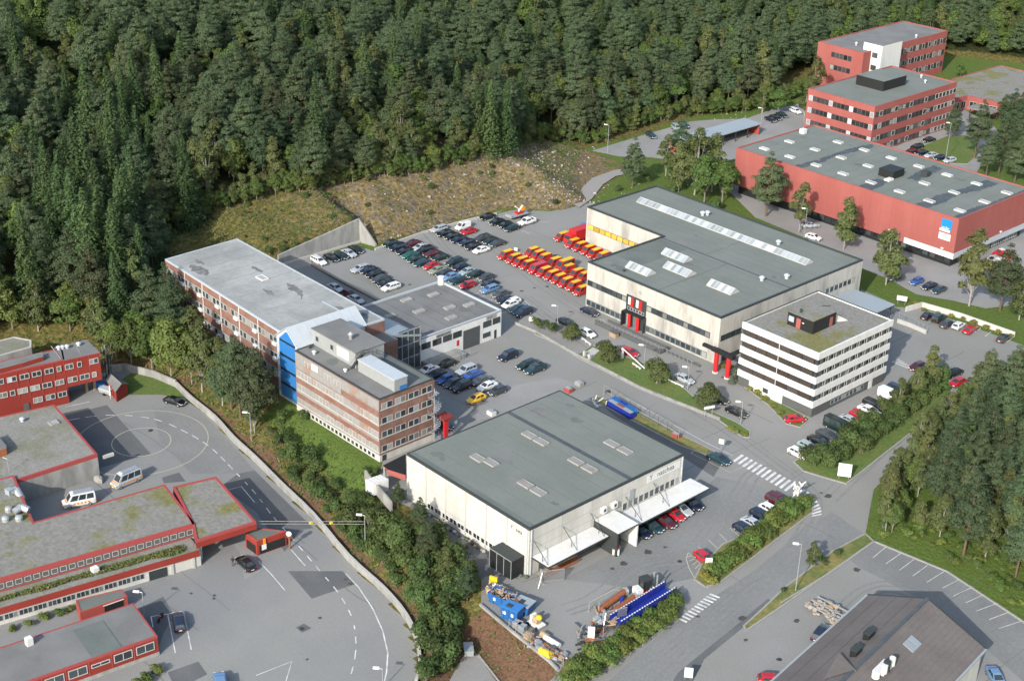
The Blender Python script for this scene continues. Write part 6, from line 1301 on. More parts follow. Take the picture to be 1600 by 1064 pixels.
for k, c, x, y, l in [('saloon', 'black', 1451, 219, 'black saloon on the drive beside the red offices'), ('estate', 'black', 1432, 230, 'black estate second along the drive at the red offices'), ('saloon', 'maroon', 1424, 237, 'very dark maroon saloon at the edge of the hall roof'), ('saloon', 'navy', 1440, 239, 'dark blue saloon by the small lawn of the red offices'), ('saloon', 'silver', 1455, 243, 'silver saloon by the small lawn'), ('hatchback', 'navy', 1468, 247, 'dark blue hatchback by the small lawn under the mast'), ('hatchback', 'silver', 1484, 251, 'silver hatchback at the flood light mast')]: car(k, c, x, y, -100, l, 'cars at the red offices')
row([('saloon', 'black', 1204, 187), ('saloon', 'black', 1212, 184), ('saloon', 'green', 1222, 180), ('estate', 'white', 1243, 174)], zz(0, 0, 1), -15, 'of four in a line beyond the carport', 'cars beyond the carport')
car('estate', 'teal', 1017, 212, -20, 'teal estate alone on the upper car park by the forest'); car('suv', 'palegreen', 1057, 201, -25, 'pale green off road car beside another by the forest edge'); car('suv', 'teal', 1068, 197, -25, 'teal off road car close to the carport roof end')
car('saloon', 'post', 1086, 238, -90, 'red car with yellow stripe under the carport end', roof='yellow_paint')
# post vans
q = zz(770, 340, 7.6)
def vans(pts, where, group):
    for i, (x, y) in enumerate(pts): car('van', 'post', *q((x, y))[0], -90, 'red post van with yellow roof, %s %s' % (ORD[i], where), group, zc=.8, roof='yellow_paint', name='post_van', cat='van')
vans([(150, 448), (245, 492), (325, 530), (412, 566), (605, 650), (695, 690), (780, 732), (865, 775), (960, 815), (1050, 870)], 'from the far end of the nearest van row', 'red post vans in the nearest row')
vans([(460, 415), (530, 450), (605, 488), (722, 535), (880, 618), (985, 670), (1080, 705)], 'from the far end of the middle van row', 'red post vans in the middle row')
vans([(815, 232), (945, 312), (1030, 350), (1125, 390), (1205, 430), (1295, 470)], 'from the red lorry in the last van row', 'red post vans in the last row')
car('cargovan', 'red', *q((530, 600))[0], -90, 'large dark red van standing among the post vans', zc=1.0, name='delivery_van', cat='van')
car('minibus', 'post', *q((850, 565))[0], -90, 'taller red post van with yellow roof in the middle row', zc=1.1, roof='yellow_paint', name='post_van', cat='van')
car('hatchback', 'blue', *q((1065, 125))[0], -60, 'blue hatchback half hidden at the post terminal corner')
x, y = at(*q((1000, 215))[0], 1.5); r = thing('box_lorry', 'big red box lorry parked against the post terminal', 'lorry', (x, y, 0))
mb = part('cargo_box', r); mb.box(x - 1.2, x + 1.2, y - 1.6, y + 3.6, .8, 3.3, 'red_bright'); mb.done(); mb = part('cab', r); mb.hexa([(x - 1.1, y - 3.6, .5), (x + 1.1, y - 3.6, .5), (x + 1.1, y - 1.7, .5), (x - 1.1, y - 1.7, .5), (x - 1.05, y - 3.2, 2.4), (x + 1.05, y - 3.2, 2.4), (x + 1.05, y - 1.7, 2.6), (x - 1.05, y - 1.7, 2.6)], 'red_bright'); mb.done()
mb = part('windscreen', r); mb.poly([(x - .95, y - 3.46, 1.45), (x + .95, y - 3.46, 1.45), (x + .92, y - 3.24, 2.3), (x - .92, y - 3.24, 2.3)], 'glass_car'); mb.done(recalc=False)
for yy in (y - 2.8, y + 1.2, y + 2.6):
    for s in (-1, 1): mb = part('wheel', r); mb.tube((x + s * .85, yy, .45), (x + s * 1.15, yy, .45), .45, 'tyre', 14); mb.done()
mb = part('undercarriage', r); mb.box(x - .8, x + .8, y - 3, y + 3.4, .5, .8, 'trim_dark'); mb.done()
# school vehicles
car('saloon', 'black', 273, 627, hp(259, 624, 288, 633, SCH), 'black saloon on the school yard near the lawn', z=SCH); car('minibus', 'silver', 197, 748, hp(220, 745, 175, 763, SCH), 'silver minibus with orange front on the school yard', z=SCH, front='orange_paint', zc=1.0)
car('minibus', 'white', 123, 780, hp(145, 781, 100, 790, SCH), 'white and orange minibus in the walled school courtyard', z=SCH, front='orange_paint', zc=1.0); car('saloon', 'black', 384, 880, hp(394, 890, 374, 871, SCH), 'black car waiting at the red kiosk by a person', z=SCH)
car('estate', 'navy', 279, 971, hp(282, 986, 276, 958, SCH), 'dark blue estate in the marked bay by the motorbike', z=SCH); car('suv', 'paleblue', 344, 1068, hp(346, 1085, 343, 1060, SCH), 'bright blue car at the very bottom edge of the school yard', z=SCH)
car('estate', 'navy', 1283, 988, hp(1274, 998, 1292, 976), 'dark blue car tucked behind the tiled roof edge')
car('hatchback', 'red', 1206, 1062, 45, 'red car corner beside the tiled house'); car('saloon', 'paleblue', 1556, 1058, -40, 'blue car beyond the tiled house')
# motorbike
x, y = at(251, 968, SCH); r = thing('motorbike', 'dark motorbike in the bay beside the blue estate', 'motorbike', (x, y, SCH)); d_ = Vector((.60, -.80)); 
for s in (-.7, .7): mb = part('wheel', r); c = Vector((x, y)) + d_ * s; n_ = Vector((-d_.y, d_.x)) * .07; mb.tube((*(c - n_), SCH + .34), (*(c + n_), SCH + .34), .34, 'tyre', 14); mb.done()
mb = part('frame', r); c = Vector((x, y)); mb.bar((*(c - d_ * .7), SCH + .5), (*(c + d_ * .6), SCH + .6), .22, .3, 'black'); mb.bar((*(c + d_ * .65), SCH + .4), (*(c + d_ * .4), SCH + 1.0), .1, .1, 'steel_galv'); mb.done()
mb = part('seat', r); mb.bar((*(c - d_ * .7), SCH + .78), (*(c - d_ * .0), SCH + .8), .28, .14, 'black'); mb.done(); mb = part('fuel_tank', r); mb.blob((*(c + d_ * .25), SCH + .85), (.28, .28, .2), 'maroon' if 'maroon' in MAT else 'red_school'); mb.done()
mb = part('handlebar', r); n_ = Vector((-d_.y, d_.x)); mb.tube((*(c + d_ * .42 - n_ * .38), SCH + 1.05), (*(c + d_ * .42 + n_ * .38), SCH + 1.05), .03, 'steel_galv', 6); mb.done()
# person
def person(px, py, z, face, label):
    x, y = at(px, py, z)
    J = dict(pelvis=(0, 0, .95), chest=(0, .02, 1.28), neck=(0, .02, 1.50), head=(0, .0, 1.62), top=(0, 0, 1.76), ls=(.19, .02, 1.43), le=(.25, .06, 1.16), lw=(.24, -.06, .92), lh=(.235, -.10, .84), rs=(-.19, .02, 1.43), re=(-.26, -.02, 1.17), rw=(-.24, -.20, 1.02), rh=(-.23, -.27, .99),
             lhip=(.10, 0, .90), lk=(.11, -.02, .50), la=(.11, .04, .09), lt=(.12, -.14, .05), rhip=(-.10, 0, .90), rk=(-.11, -.06, .50), ra=(-.11, .02, .09), rt=(-.12, -.16, .05))
    E = [('pelvis', 'chest'), ('chest', 'neck'), ('neck', 'head'), ('head', 'top'), ('chest', 'ls'), ('ls', 'le'), ('le', 'lw'), ('lw', 'lh'), ('chest', 'rs'), ('rs', 're'), ('re', 'rw'), ('rw', 'rh'), ('pelvis', 'lhip'), ('lhip', 'lk'), ('lk', 'la'), ('la', 'lt'), ('pelvis', 'rhip'), ('rhip', 'rk'), ('rk', 'ra'), ('ra', 'rt')]
    rad = dict(pelvis=.15, chest=.16, neck=.06, head=.10, top=.07, ls=.075, le=.05, lw=.035, lh=.04, rs=.075, re=.05, rw=.035, rh=.04, lhip=.10, lk=.07, la=.05, lt=.04, rhip=.10, rk=.07, ra=.05, rt=.04)
    for s, n in ((1, 'l'), (-1, 'r')):
        b = Vector(J[n + 'h'])
        for i, ln in enumerate((.075, .085, .09, .08)):
            k_ = '%sf%d' % (n, i); J[k_] = tuple(b + Vector((s * (i - 1.5) * .006, -ln * .6 + i * .004, -ln * .8 if n == 'l' else -.02))); E.append((n + 'h', k_)); rad[k_] = .010
        k_ = n + 'thumb'; J[k_] = tuple(b + Vector((-s * .05, -.03, -.03))); E.append((n + 'h', k_)); rad[k_] = .011
    names = list(J); me = bpy.data.meshes.new('person'); me.from_pydata([J[n] for n in names], [(names.index(a), names.index(b)) for a, b in E], [])
    o = bpy.data.objects.new('person', me); COL.objects.link(o); o.modifiers.new('skin', 'SKIN'); o.modifiers.new('sub', 'SUBSURF').levels = 1
    if not me.skin_vertices: me.skin_vertices.new() if hasattr(me.skin_vertices, 'new') else None
    if me.skin_vertices:
        for i, n in enumerate(names): me.skin_vertices[0].data[i].radius = (rad[n], rad[n])
        me.skin_vertices[0].data[0].use_root = True
    dg = bpy.context.evaluated_depsgraph_get(); ev = bpy.data.meshes.new_from_object(o.evaluated_get(dg)); bpy.data.objects.remove(o)
    if len(ev.vertices) < 20: return
    ev.materials.clear(); [ev.materials.append(MAT[m]) for m in ('cloth_dark', 'skin', 'dark_wall')]
    for p in ev.polygons:
        c = p.center; p.material_index = 1 if c.z > 1.5 or (abs(c.x) > .19 and c.z < .92 and c.z > .7) or (c.x < -.2 and c.y < -.2) else (2 if c.z < .92 else 0); p.use_smooth = True
    o = bpy.data.objects.new('person', ev); COL.objects.link(o); o.location = (x, y, z + .03); o.rotation_euler = (0, 0, R(face)); tag(o, label, 'person')
    g = MB(); g.blob((0, .03, 1.70), (.115, .125, .11), 'hair', 10, 6); h = g.build('hair'); h.parent = o
    g = MB(); g.blob((0, -.11, 1.61), (.018, .03, .025), 'skin', 6, 4); [g.blob((s * .035, -.095, 1.65), (.014, .012, .010), 'trim_dark', 6, 4) for s in (-1, 1)]; g.box(-.03, .03, -.105, -.09, 1.565, 1.575, 'red_school'); [g.blob((s * .105, .01, 1.63), (.015, .03, .04), 'skin', 6, 4) for s in (-1, 1)]; h = g.build('face'); h.parent = o
person(364, 884, SCH, 60, 'person in dark clothes standing behind the black car at the kiosk')
# trailers and school bits
def trailer(px, py, head, label, z, lid, side, L=2.6, W=1.4):
    x, y = at(px, py, z); a = R(head); t = Vector((math.cos(a), math.sin(a))); W_ = Wall((x - t.x * L / 2, y - t.y * L / 2), (x + t.x * L / 2, y + t.y * L / 2)); r = thing('trailer', label, 'trailer', (x, y, z))
    mb = part('box', r); W_.box(mb, 0, L, z + .45, z + 1.1, -W, 0, side); mb.done(); mb = part('cover', r); W_.box(mb, -.05, L + .05, z + 1.1, z + 1.35, -W - .05, .05, lid); mb.done()
    for d in (.02, -W - .2): mb = part('wheel', r); mb.tube(W_.pt(L * .5, z + .3, d), W_.pt(L * .5, z + .3, d + .18), .3, 'tyre', 12); mb.done()
    mb = part('tow_bar', r); mb.bar(W_.pt(0, z + .45, -W / 2), W_.pt(-1.2, z + .42, -W / 2), .1, .1, 'steel_galv'); mb.done(); return r
trailer(163, 618, 20, 'grey covered trailer beside the small red shed', SCH, 'metal_white', 'metal_grey'); trailer(725, 1022, hp(724, 1010, 728, 1040, SCH), 'small grey trailer on the lower yard beside the bark bank', SCH, 'metal_grey', 'metal_grey', 2.2, 1.3); trailer(152, 609, 15, 'trailer with blue cover behind the grey trailer', SCH, 'blue_panel', 'blue_paint')
mb = MB(); x, y = at(173, 624, SCH); mb.tube((x, y, SCH), (x, y, SCH + 1.0), .05, 'white', 6); mb.tube((x, y, SCH + .9), (x, y, SCH + 3.0), .22, 'white', 10, r2=.08); solo(mb, 'closed_parasol', 'closed white parasol in front of the small red shed', 'parasol', (x, y, SCH))
mb = MB(); x, y = at(155, 752, SCH); mb.blob((x, y, SCH + .3), (1.1, .8, .9), 'stone', 9, 6, .12, 4); solo(mb, 'boulder', 'large pale boulder beside the concrete school wall', 'boulder', (x, y, SCH))
mb = MB(); x, y = at(93, 627, SCH); [mb.blob((x + dx, y + dy, SCH + .4 + dz), (.4, .4, .4), m, 8, 5, .2, i) for i, (dx, dy, dz, m) in enumerate([(0, 0, 0, 'leaves_blue'), (.5, .2, .1, 'stone'), (-.4, .3, 0, 'wood')])]; solo(mb, 'planter', 'pale planter heap at the corner of the tall red school block', 'planter', (x, y, SCH))
mb = MB(); x, y = at(808, 340); r = thing('plant_trailer', 'flat grey trailer loaded with a small orange and white lift', 'trailer', (x, y, 0))
mb = part('deck', r); mb.box(x - 1.1, x + 1.1, y - 3, y + 3, .7, .95, 'metal_grey'); mb.box(x - 1.15, x + 1.15, y - 3, y - 2.9, .95, 1.4, 'metal_grey'); mb.done()
for yy in (y + .3, y + 1.2):
    for s in (-1, 1): mb = part('wheel', r); mb.tube((x + s * 1.1, yy, .38), (x + s * 1.3, yy, .38), .38, 'tyre', 12); mb.done()
r = thing('work_lift', 'small orange and white lift standing on the grey trailer', 'lift', (x, y + .5, .95)); mb = part('base', r); mb.box(x - .6, x + .6, y - .4, y + 1.4, .96, 1.5, 'red_bright'); mb.done(); mb = part('arm', r); mb.bar((x, y + 1.2, 1.5), (x - .2, y - .6, 3.0), .25, .25, 'white'); mb.bar((x + .2, y + .2, 1.5), (x + .2, y + 1.6, 2.9), .3, .3, 'white'); mb.done(); mb = part('basket', r); mb.box(x - .5, x + .5, y + 1.2, y + 2.2, 1.6, 2.5, 'orange_paint'); mb.done()

# ------------------------------------------------------------------ the scrap yard
q = zz(740, 880, 5.909)
def ubox(px, py, L, W, z0, z1, head, m, top=None, mb=None, z=0):
    x, y = at(px, py, z); a = R(head); t = Vector((math.cos(a), math.sin(a))); n = Vector((-t.y, t.x)); c = Vector((x, y)); P = [c - t * L / 2 - n * W / 2, c + t * L / 2 - n * W / 2, c + t * L / 2 + n * W / 2, c - t * L / 2 + n * W / 2]
    mb = mb or MB(); mb.prism([tuple(p) for p in P], z0, z1, m, top); return mb, (x, y)
def skip(px, py, L, W, h, head, label, fill=None, m='blue_paint', lidm=None):
    x, y = at(px, py); r = thing('waste_skip', label, 'skip', (x, y, 0)); a = R(head); t = Vector((math.cos(a), math.sin(a))); n = Vector((-t.y, t.x)); c = Vector((x, y))
    mb = part('container', r); cor = lambda l, w: c + t * l * L / 2 + n * w * W / 2
    bs = [cor(-.86, -.95), cor(.86, -.95), cor(.86, .95), cor(-.86, .95)]; ts = [cor(-1, -1), cor(1, -1), cor(1, 1), cor(-1, 1)]; ti = [cor(-.94, -.9), cor(.94, -.9), cor(.94, .9), cor(-.94, .9)]; z0 = .15
    for i in range(4):
        j = (i + 1) % 4; mb.poly([(*bs[i], z0), (*bs[j], z0), (*ts[j], h), (*ts[i], h)], m); mb.poly([(*ts[i], h), (*ts[j], h), (*ti[j], h), (*ti[i], h)], m); mb.poly([(*ti[j], h), (*ti[i], h), (*ti[i], h - .6), (*ti[j], h - .6)], m)
    mb.poly([(*p, z0) for p in bs[::-1]], m); mb.poly([(*p, h - .6) for p in ti], 'trim_dark')
    for l in (-.6, 0, .6): mb.bar((*cor(l * .93, -1.0), .3), (*cor(l, -1.03), h), .1, .1, m); mb.bar((*cor(l * .93, 1.0), .3), (*cor(l, 1.03), h), .1, .1, m)
    mb.done(recalc=False)
    if lidm: mb = part('lid', r); mb.prism([tuple(cor(a_ * 1.02, b_ * 1.04)) for a_, b_ in ((-1, -1), (1, -1), (1, 1), (-1, 1))], h + .005, h + .12, lidm); mb.prism([tuple(cor(a_, b_)) for a_, b_ in ((-.5, -.6), (.1, -.6), (.1, .2), (-.5, .2))], h + .12, h + .2, 'trim_dark'); mb.done()
    mb = part('label_plate', r)
    for l in (-.5, .45): p = cor(l, -1.02); mb.bar((*(p - t * .25), h * .62), (*(p + t * .25), h * .62), .05, .5, 'white')
    mb.done()
    if fill:
        g = MB(); rg = random.Random(int(px))
        for i in range(55):
            p = c + t * rg.uniform(-.42, .42) * L + n * rg.uniform(-.4, .4) * W; d = Vector((rg.uniform(-1, 1), rg.uniform(-1, 1), rg.uniform(-.4, .5))).normalized(); z = h - .35 + rg.uniform(0, .5); l = rg.uniform(.3, 1.0)
            g.bar(Vector((*p, z)) - d * l / 2, Vector((*p, z)) + d * l / 2, rg.uniform(.08, .3), .06, rg.choice(fill))
        s_ = solo(g, 'scrap_wood', 'heap of broken timber and boards filling the ' + ('larger open skip' if px > 785 else 'smaller skip'), 'scrap heap', (x, y, h - .5))
skip(790, 944, 5.2, 2.3, 1.7, 12, 'long open blue skip heaped with scrap timber', ['wood', 'wood', 'kerb_stone', 'rust']); skip(800, 966, 3.0, 2.0, 2.2, 15, 'tall closed blue container with white plates', None, lidm='blue_panel')
skip(819, 954, 2.7, 2.2, 1.6, 15, 'low blue container with pale lid beside the tall one', None, lidm='metal_blue'); skip(776, 929, 3.0, 1.8, 1.3, 15, 'small blue skip of cardboard behind the long skip', ['wood', 'kerb_stone', 'blue_deep', 'white'], 'wood')
mb, b = ubox(771, 917, 1.1, .9, 0, 1.3, 20, 'yellow_paint'); mb, _ = ubox(771, 917, 1.3, .3, 1.0, 1.9, 20, 'yellow_paint', mb=mb); mb, _ = ubox(771, 916, .6, .3, .4, 1.0, 20, 'black', mb=mb); solo(mb, 'yellow_machine', 'small yellow machine standing behind the skips', 'machine', (*b, 0))
for px, py, l in [(809, 981, 'stack of grey pallets beside the blue containers'), (815, 986, 'lower stack of grey pallets by the fence'), (826, 1000, 'stack of weathered boards along the bank wall')]:
    mb = MB()
    for k in range(6): ubox(px, py, 1.3, 1.0, .05 + k * .2, .18 + k * .2, 15, 'metal_grey' if px < 820 else 'wood', mb=mb)
    solo(mb, 'pallet_stack', l, 'pallet stack', (*at(px, py), 0))
x, y = at(838, 977); r = thing('compressor', 'white and yellow compressor on wheels in the scrap yard', 'machine', (x, y, 0)); mb = part('base', r); mb.box(x - 1.2, x + 1.2, y - .8, y + .8, .3, .55, 'white'); mb.done(); mb = part('motor', r); mb.tube((x - .6, y, 1.0), (x + .5, y, 1.0), .5, 'wood', 14); mb.blob((x + .3, y + .2, 1.5), (.5, .5, .4), 'yellow_paint'); mb.box(x - .9, x - .5, y - .5, y + .5, .55, 1.7, 'white'); mb.done()
mb = part('wheel', r); [mb.tube((x + sx * .9, y + sy * .8, .3), (x + sx * .9, y + sy * .95, .3), .3, 'tyre', 10) for sx in (-1, 1) for sy in (-1, 1)]; mb.done()
def cyl(name, label, cat, p, q_, z, r_, m, n=16):
    a, b = at(*p), at(*q_); mb = MB(); mb.tube((*a, z), (*b, z), r_, m, n); return solo(mb, name, label, cat, (*a, z - r_))
cyl('steel_drum', 'bright yellow cylinder lying by the bank wall', 'drum', (844, 1020), (862, 1030), .55, .55, 'yellow_paint'); cyl('white_tank', 'long white tank lying among the scrap', 'tank', (851, 999), (874, 1013), .5, .42, 'white'); cyl('beige_tank', 'short beige tank beside the long white tank', 'tank', (846, 994), (856, 1000), .5, .5, 'wood')
for i, (a, b) in enumerate([((826, 996), (884, 1027)), ((829, 1001), (880, 1030)), ((823, 992), (875, 1020)), ((836, 1012), (886, 1033))]): cyl('steel_pipe', 'long rusty brown pipe lying along the bank, %s of four' % ORD[i], 'pipe', a, b, .2, .16, 'rust', 10)
q7 = zz(880, 880, 7.095)
cyl('large_pipe', 'longer orange brown pipe with pale flange, away from the gangway', 'pipe', *q7((410, 545), (675, 352)), .6, .5, 'rust', 20); cyl('large_pipe', 'orange brown pipe nearest the blue gangway', 'pipe', *q7((515, 600), (785, 410)), .6, .5, 'rust', 20)
for (x_, y_), l in (((690, 345), 'pale grey flange at the end of the longer orange pipe'), ((795, 405), 'pale grey flange at the end of the pipe by the gangway')): 
    a = at(*q7((x_, y_))[0]); mb = MB(); mb.tube((a[0] - .05, a[1] - .2, .65), (a[0] + .05, a[1] + .2, .65), .65, 'steel_galv', 18); mb.tube((a[0] + .05, a[1] + .2, .65), (a[0] + .08, a[1] + .3, .65), .5, 'trim_dark', 18); solo(mb, 'pipe_flange', l, 'flange', (*a, 0))
x, y = at(*q7((648, 430))[0]); mb = MB(); mb.tube((x, y, 0), (x, y, .95), .3, 'blue_deep', 12); solo(mb, 'oil_drum', 'blue purple drum between the two orange pipes', 'drum', (x, y, 0))
# blue gangway
a, b = Vector(at(*q7((575, 725))[0])), Vector(at(*q7((1185, 345))[0])); t = (b - a).normalized(); n = Vector((-t.y, t.x)); Lg = (b - a).length; r = thing('gangway', 'long blue lattice gangway with white dotted rails lying beside the hedge', 'gangway', (*a, 0))
mb = part('deck', r); mb.bar((*a, .6), (*b, .6), 2.0, .2, 'blue_deep'); mb.done(); hg = 1.9
for s in (-1.05, 1.05):
    mb = part('side_truss', r); A_, B_ = a + n * s, b + n * s; mb.bar((*A_, .55), (*B_, .55), .16, .3, 'blue_deep'); mb.bar((*A_, hg), (*B_, hg), .14, .14, 'blue_deep'); K = 18
    for i in range(K + 1): p = A_.lerp(B_, i / K); mb.bar((*p, .5), (*p, hg), .12, .12, 'blue_deep')
    for i in range(K): mb.bar((*A_.lerp(B_, i / K), .6 if i % 2 else hg), (*A_.lerp(B_, (i + 1) / K), hg if i % 2 else .6), .08, .1, 'blue_deep')
    mb.bar((*A_, 1.15), (*B_, 1.15), .03, 1.1, 'blue_deep'); mb.done()
    mb = part('rail_markers', r)
    for i in range(0, 44, 2): mb.bar((*A_.lerp(B_, i / 44), hg + .1), (*A_.lerp(B_, (i + 1) / 44), hg + .1), .16, .08, 'white')
    mb.done()
# machines
def wheels(r, pts, rad, wd, d):
    for p in pts: mb = part('wheel', r); n_ = Vector((-d.y, d.x)) * wd / 2; mb.tube((p[0] - n_.x, p[1] - n_.y, rad), (p[0] + n_.x, p[1] + n_.y, rad), rad, 'tyre', 14); mb.tube((p[0] + n_.x, p[1] + n_.y, rad), (p[0] + n_.x * 1.06, p[1] + n_.y * 1.06, rad), rad * .45, 'white', 10); mb.done()
x, y = at(1008, 929); d = Vector((.25, .97)).normalized(); n = Vector((-d.y, d.x)); c = Vector((x, y)); r = thing('forklift_truck', 'red and white forklift truck with dark cab behind the gangway', 'forklift', (x, y, 0))
W_ = Wall(tuple(c - d * 2 - n * -.7), tuple(c + d * 2 - n * -.7)); W_ = Wall(tuple(c - d * 1.9), tuple(c + d * 1.9))
mb = part('chassis', r); W_.box(mb, .2, 3.4, .4, 1.0, -.7, .7, 'red_bright'); W_.box(mb, 0, 1.0, .6, 1.7, -.75, .75, 'white'); W_.box(mb, 2.3, 3.0, 1.0, 1.5, -.6, .6, 'white'); mb.done()
mb = part('cab', r); [W_.box(mb, u, u + .12, 1.0, 3.0, v, v + .12, 'black') for u in (1.0, 2.4) for v in (-.7, .58)]; W_.box(mb, .95, 2.6, 3.0, 3.15, -.75, .75, 'trim_dark'); W_.box(mb, 1.1, 2.4, 1.2, 2.9, -.55, .55, 'glass_dark'); mb.done()
mb = part('mast', r); [W_.box(mb, 3.5, 3.7, .2, 3.4, v, v + .15, 'metal_grey') for v in (-.5, .35)]; W_.box(mb, 3.7, 4.9, .25, .35, -.45, -.3, 'black'); W_.box(mb, 3.7, 4.9, .25, .35, .3, .45, 'black'); mb.done()
wheels(r, [W_.p(.7, -.75), W_.p(.7, .75), W_.p(2.9, -.75), W_.p(2.9, .75)], .5, .35, d)
x, y = at(963, 863); c = Vector((x, y)); d = Vector((-.6, .8)).normalized(); r = thing('small_forklift', 'small white forklift with orange seat cover near the porch', 'forklift', (x, y, 0)); W_ = Wall(tuple(c - d * 1.1), tuple(c + d * 1.1))
mb = part('chassis', r); W_.box(mb, 0, 2.0, .2, .9, -.55, .55, 'white_warm'); W_.box(mb, 0, .7, .9, 1.2, -.55, .55, 'white_warm'); mb.done(); mb = part('seat', r); W_.box(mb, .6, 1.4, .9, 1.3, -.4, .4, 'orange_paint'); W_.box(mb, .5, .7, 1.3, 1.8, -.4, .4, 'red_bright'); mb.done()
mb = part('mast', r); [W_.box(mb, 2.05, 2.2, .1, 2.6, v, v + .12, 'trim_dark') for v in (-.4, .28)]; W_.box(mb, 2.05, 2.2, 2.5, 2.62, -.28, .28, 'trim_dark'); [W_.box(mb, 2.2, 3.2, .12, .18, v, v + .12, 'trim_dark') for v in (-.35, .23)]; mb.done()
mb = part('roof_guard', r); [mb.tube(W_.pt(u, .9, v), W_.pt(u, 2.2, v), .04, 'trim_dark', 6) for u in (.4, 1.7) for v in (-.5, .5)]; [W_.box(mb, .35 + .3 * k, .42 + .3 * k, 2.2, 2.25, -.5, .5, 'trim_dark') for k in range(5)]; mb.done(); wheels(r, [W_.p(.4, -.5), W_.p(.4, .5), W_.p(1.7, -.5), W_.p(1.7, .5)], .25, .2, d)
mb = MB(); c = at(1294, 958)
for i in range(70):
    x, y = c[0] + rg.uniform(-3.2, 3.2), c[1] + rg.uniform(-1.8, 1.8); mb.blob((x, y, rg.uniform(.1, .8)), (rg.uniform(.25, .6), rg.uniform(.25, .5), rg.uniform(.15, .35)), rg.choice(['stone', 'concrete_pale', 'wood', 'kerb_stone']), 6, 4, .25, i)
for k in range(3): mb.bar((c[0] - 3, c[1] - 1.6 + k * 1.4, .9), (c[0] + 3, c[1] - 1.2 + k * 1.4, .9), .2, .15, 'kerb_stone')
solo(mb, 'stone_pile', 'large heap of pale stone slabs beside the tiled roof building', 'stone pile', (*c, 0))
# gates
for (px, py), yaw, l in (((846, 911), 62, 'grey steel gate leaf standing open by the pipe rack'), ((944, 975), 70, 'grey steel gate leaf leaning by the scrap pipes')):
    x, y = at(px, py); a = R(yaw); t = Vector((math.cos(a), math.sin(a))); W_ = Wall((x, y), (x + t.x * 3.6, y + t.y * 3.6)); r = thing('gate_leaf', l, 'gate', (x, y, 0)); mb = part('post', r); W_.box(mb, -.3, 0, 0, 2.6, -.15, .15, 'steel_galv'); W_.box(mb, -.7, .4, 0, .12, -.5, .5, 'kerb_stone'); mb.done()
    mb = part('leaf', r); [W_.box(mb, 0, 3.6, z, z + .1, -.05, .05, 'steel_galv') for z in (.2, 2.1)]; [W_.box(mb, .1 + k * .15, .15 + k * .15, .3, 2.1, -.02, .02, 'steel_galv') for k in range(24)]; mb.bar(W_.pt(0, 2.2, .3), W_.pt(-.9, .1, 1.4), .08, .08, 'steel_galv'); mb.done()
# pipe rack by the warehouse and loose scrap
rg = random.Random(12)
for i in range(7):
    a = WB.pt(1.0 + rg.uniform(0, 1.2), .2 + .16 * (i // 3), 1.0 + .55 * (i % 3)); b = WB.pt(8.5 + rg.uniform(-1.5, 1.5), .2 + .16 * (i // 3), 1.2 + .55 * (i % 3)); mb = MB(); mb.tube(a, b, .13, 'rust' if i % 3 else 'wood', 8); solo(mb, 'steel_pipe', 'rusty pipe in the bundle under the small white canopy', 'pipe', a, 'pipes under the small canopy')
for i in range(26):
    px = rg.uniform(893, 948); py = 1008 - (px - 893) * .75 + rg.uniform(-6, 22); a = Vector(at(px, py)); dr = R(rg.uniform(55, 85) if rg.random() < .75 else rg.uniform(0, 180)); l = rg.uniform(1.5, 4.5); b = a + Vector((math.cos(dr), math.sin(dr))) * l; z = .15 + rg.uniform(0, .7); m = rg.choice(['rust', 'metal_grey', 'trim_dark', 'wood', 'asphalt_stain', 'dark_wall']); mb = MB()
    if rg.random() < .6: mb.tube((*a, z), (*b, z + rg.uniform(-.1, .1)), rg.uniform(.08, .22), m, 8)
    else: mb.bar((*a, z), (*b, z), .25, .15, m)
    solo(mb, 'scrap_length', 'length of old pipe or beam in the scrap pile by the hedge', 'scrap metal', (*a, 0), 'scrap lengths by the hedge')
for i in range(30):
    px = rg.uniform(925, 962); py = 985 - (px - 925) * .55 + rg.uniform(-12, 14); x, y = at(px, py); s = rg.uniform(.2, .6); mb = MB(); m = rg.choice(['rust', 'metal_grey', 'wood', 'steel_galv', 'trim_dark', 'wood', 'metal_grey', 'kerb_stone']); mb.box(x - s, x + s * .7, y - s * .6, y + s, 0, rg.uniform(.3, 1.1), m); mb.tube((x, y, .4), (x + rg.uniform(-1, 1), y + rg.uniform(-1, 1), 1.1), .07, m, 6); solo(mb, 'scrap_piece', 'odd piece of scrap metal piled near the gangway end', 'scrap metal', (x, y, 0), 'scrap pieces near the gangway')
for i in range(46):
    px = rg.uniform(806, 884); py = 984 + (px - 806) * .62 + rg.uniform(-9, 11); x, y = at(px, py); s = rg.uniform(.15, .5); mb = MB(); m = rg.choice(['rust', 'metal_grey', 'wood', 'steel_galv', 'trim_dark', 'kerb_stone', 'dark_wall', 'stone']); k = rg.random()
    if k < .4: mb.box(x - s, x + s, y - s * .7, y + s * .7, 0, rg.uniform(.2, .9), m); mb.box(x - s * 1.1, x + s * 1.1, y - s * .2, y + s * .2, .1, .3, 'wood')
    elif k < .7: mb.tube((x, y, .2), (x + rg.uniform(-1.6, 1.6), y + rg.uniform(-1.2, 1.2), .2), rg.uniform(.08, .2), m, 8)
    else: mb.blob((x, y, s * .5), (s, s * .8, s * .7), m, 7, 5, .2, i)
    solo(mb, 'scrap_piece', 'odd piece of scrap lying along the bark bank wall', 'scrap metal', (x, y, 0), 'scrap pieces along the bank wall')
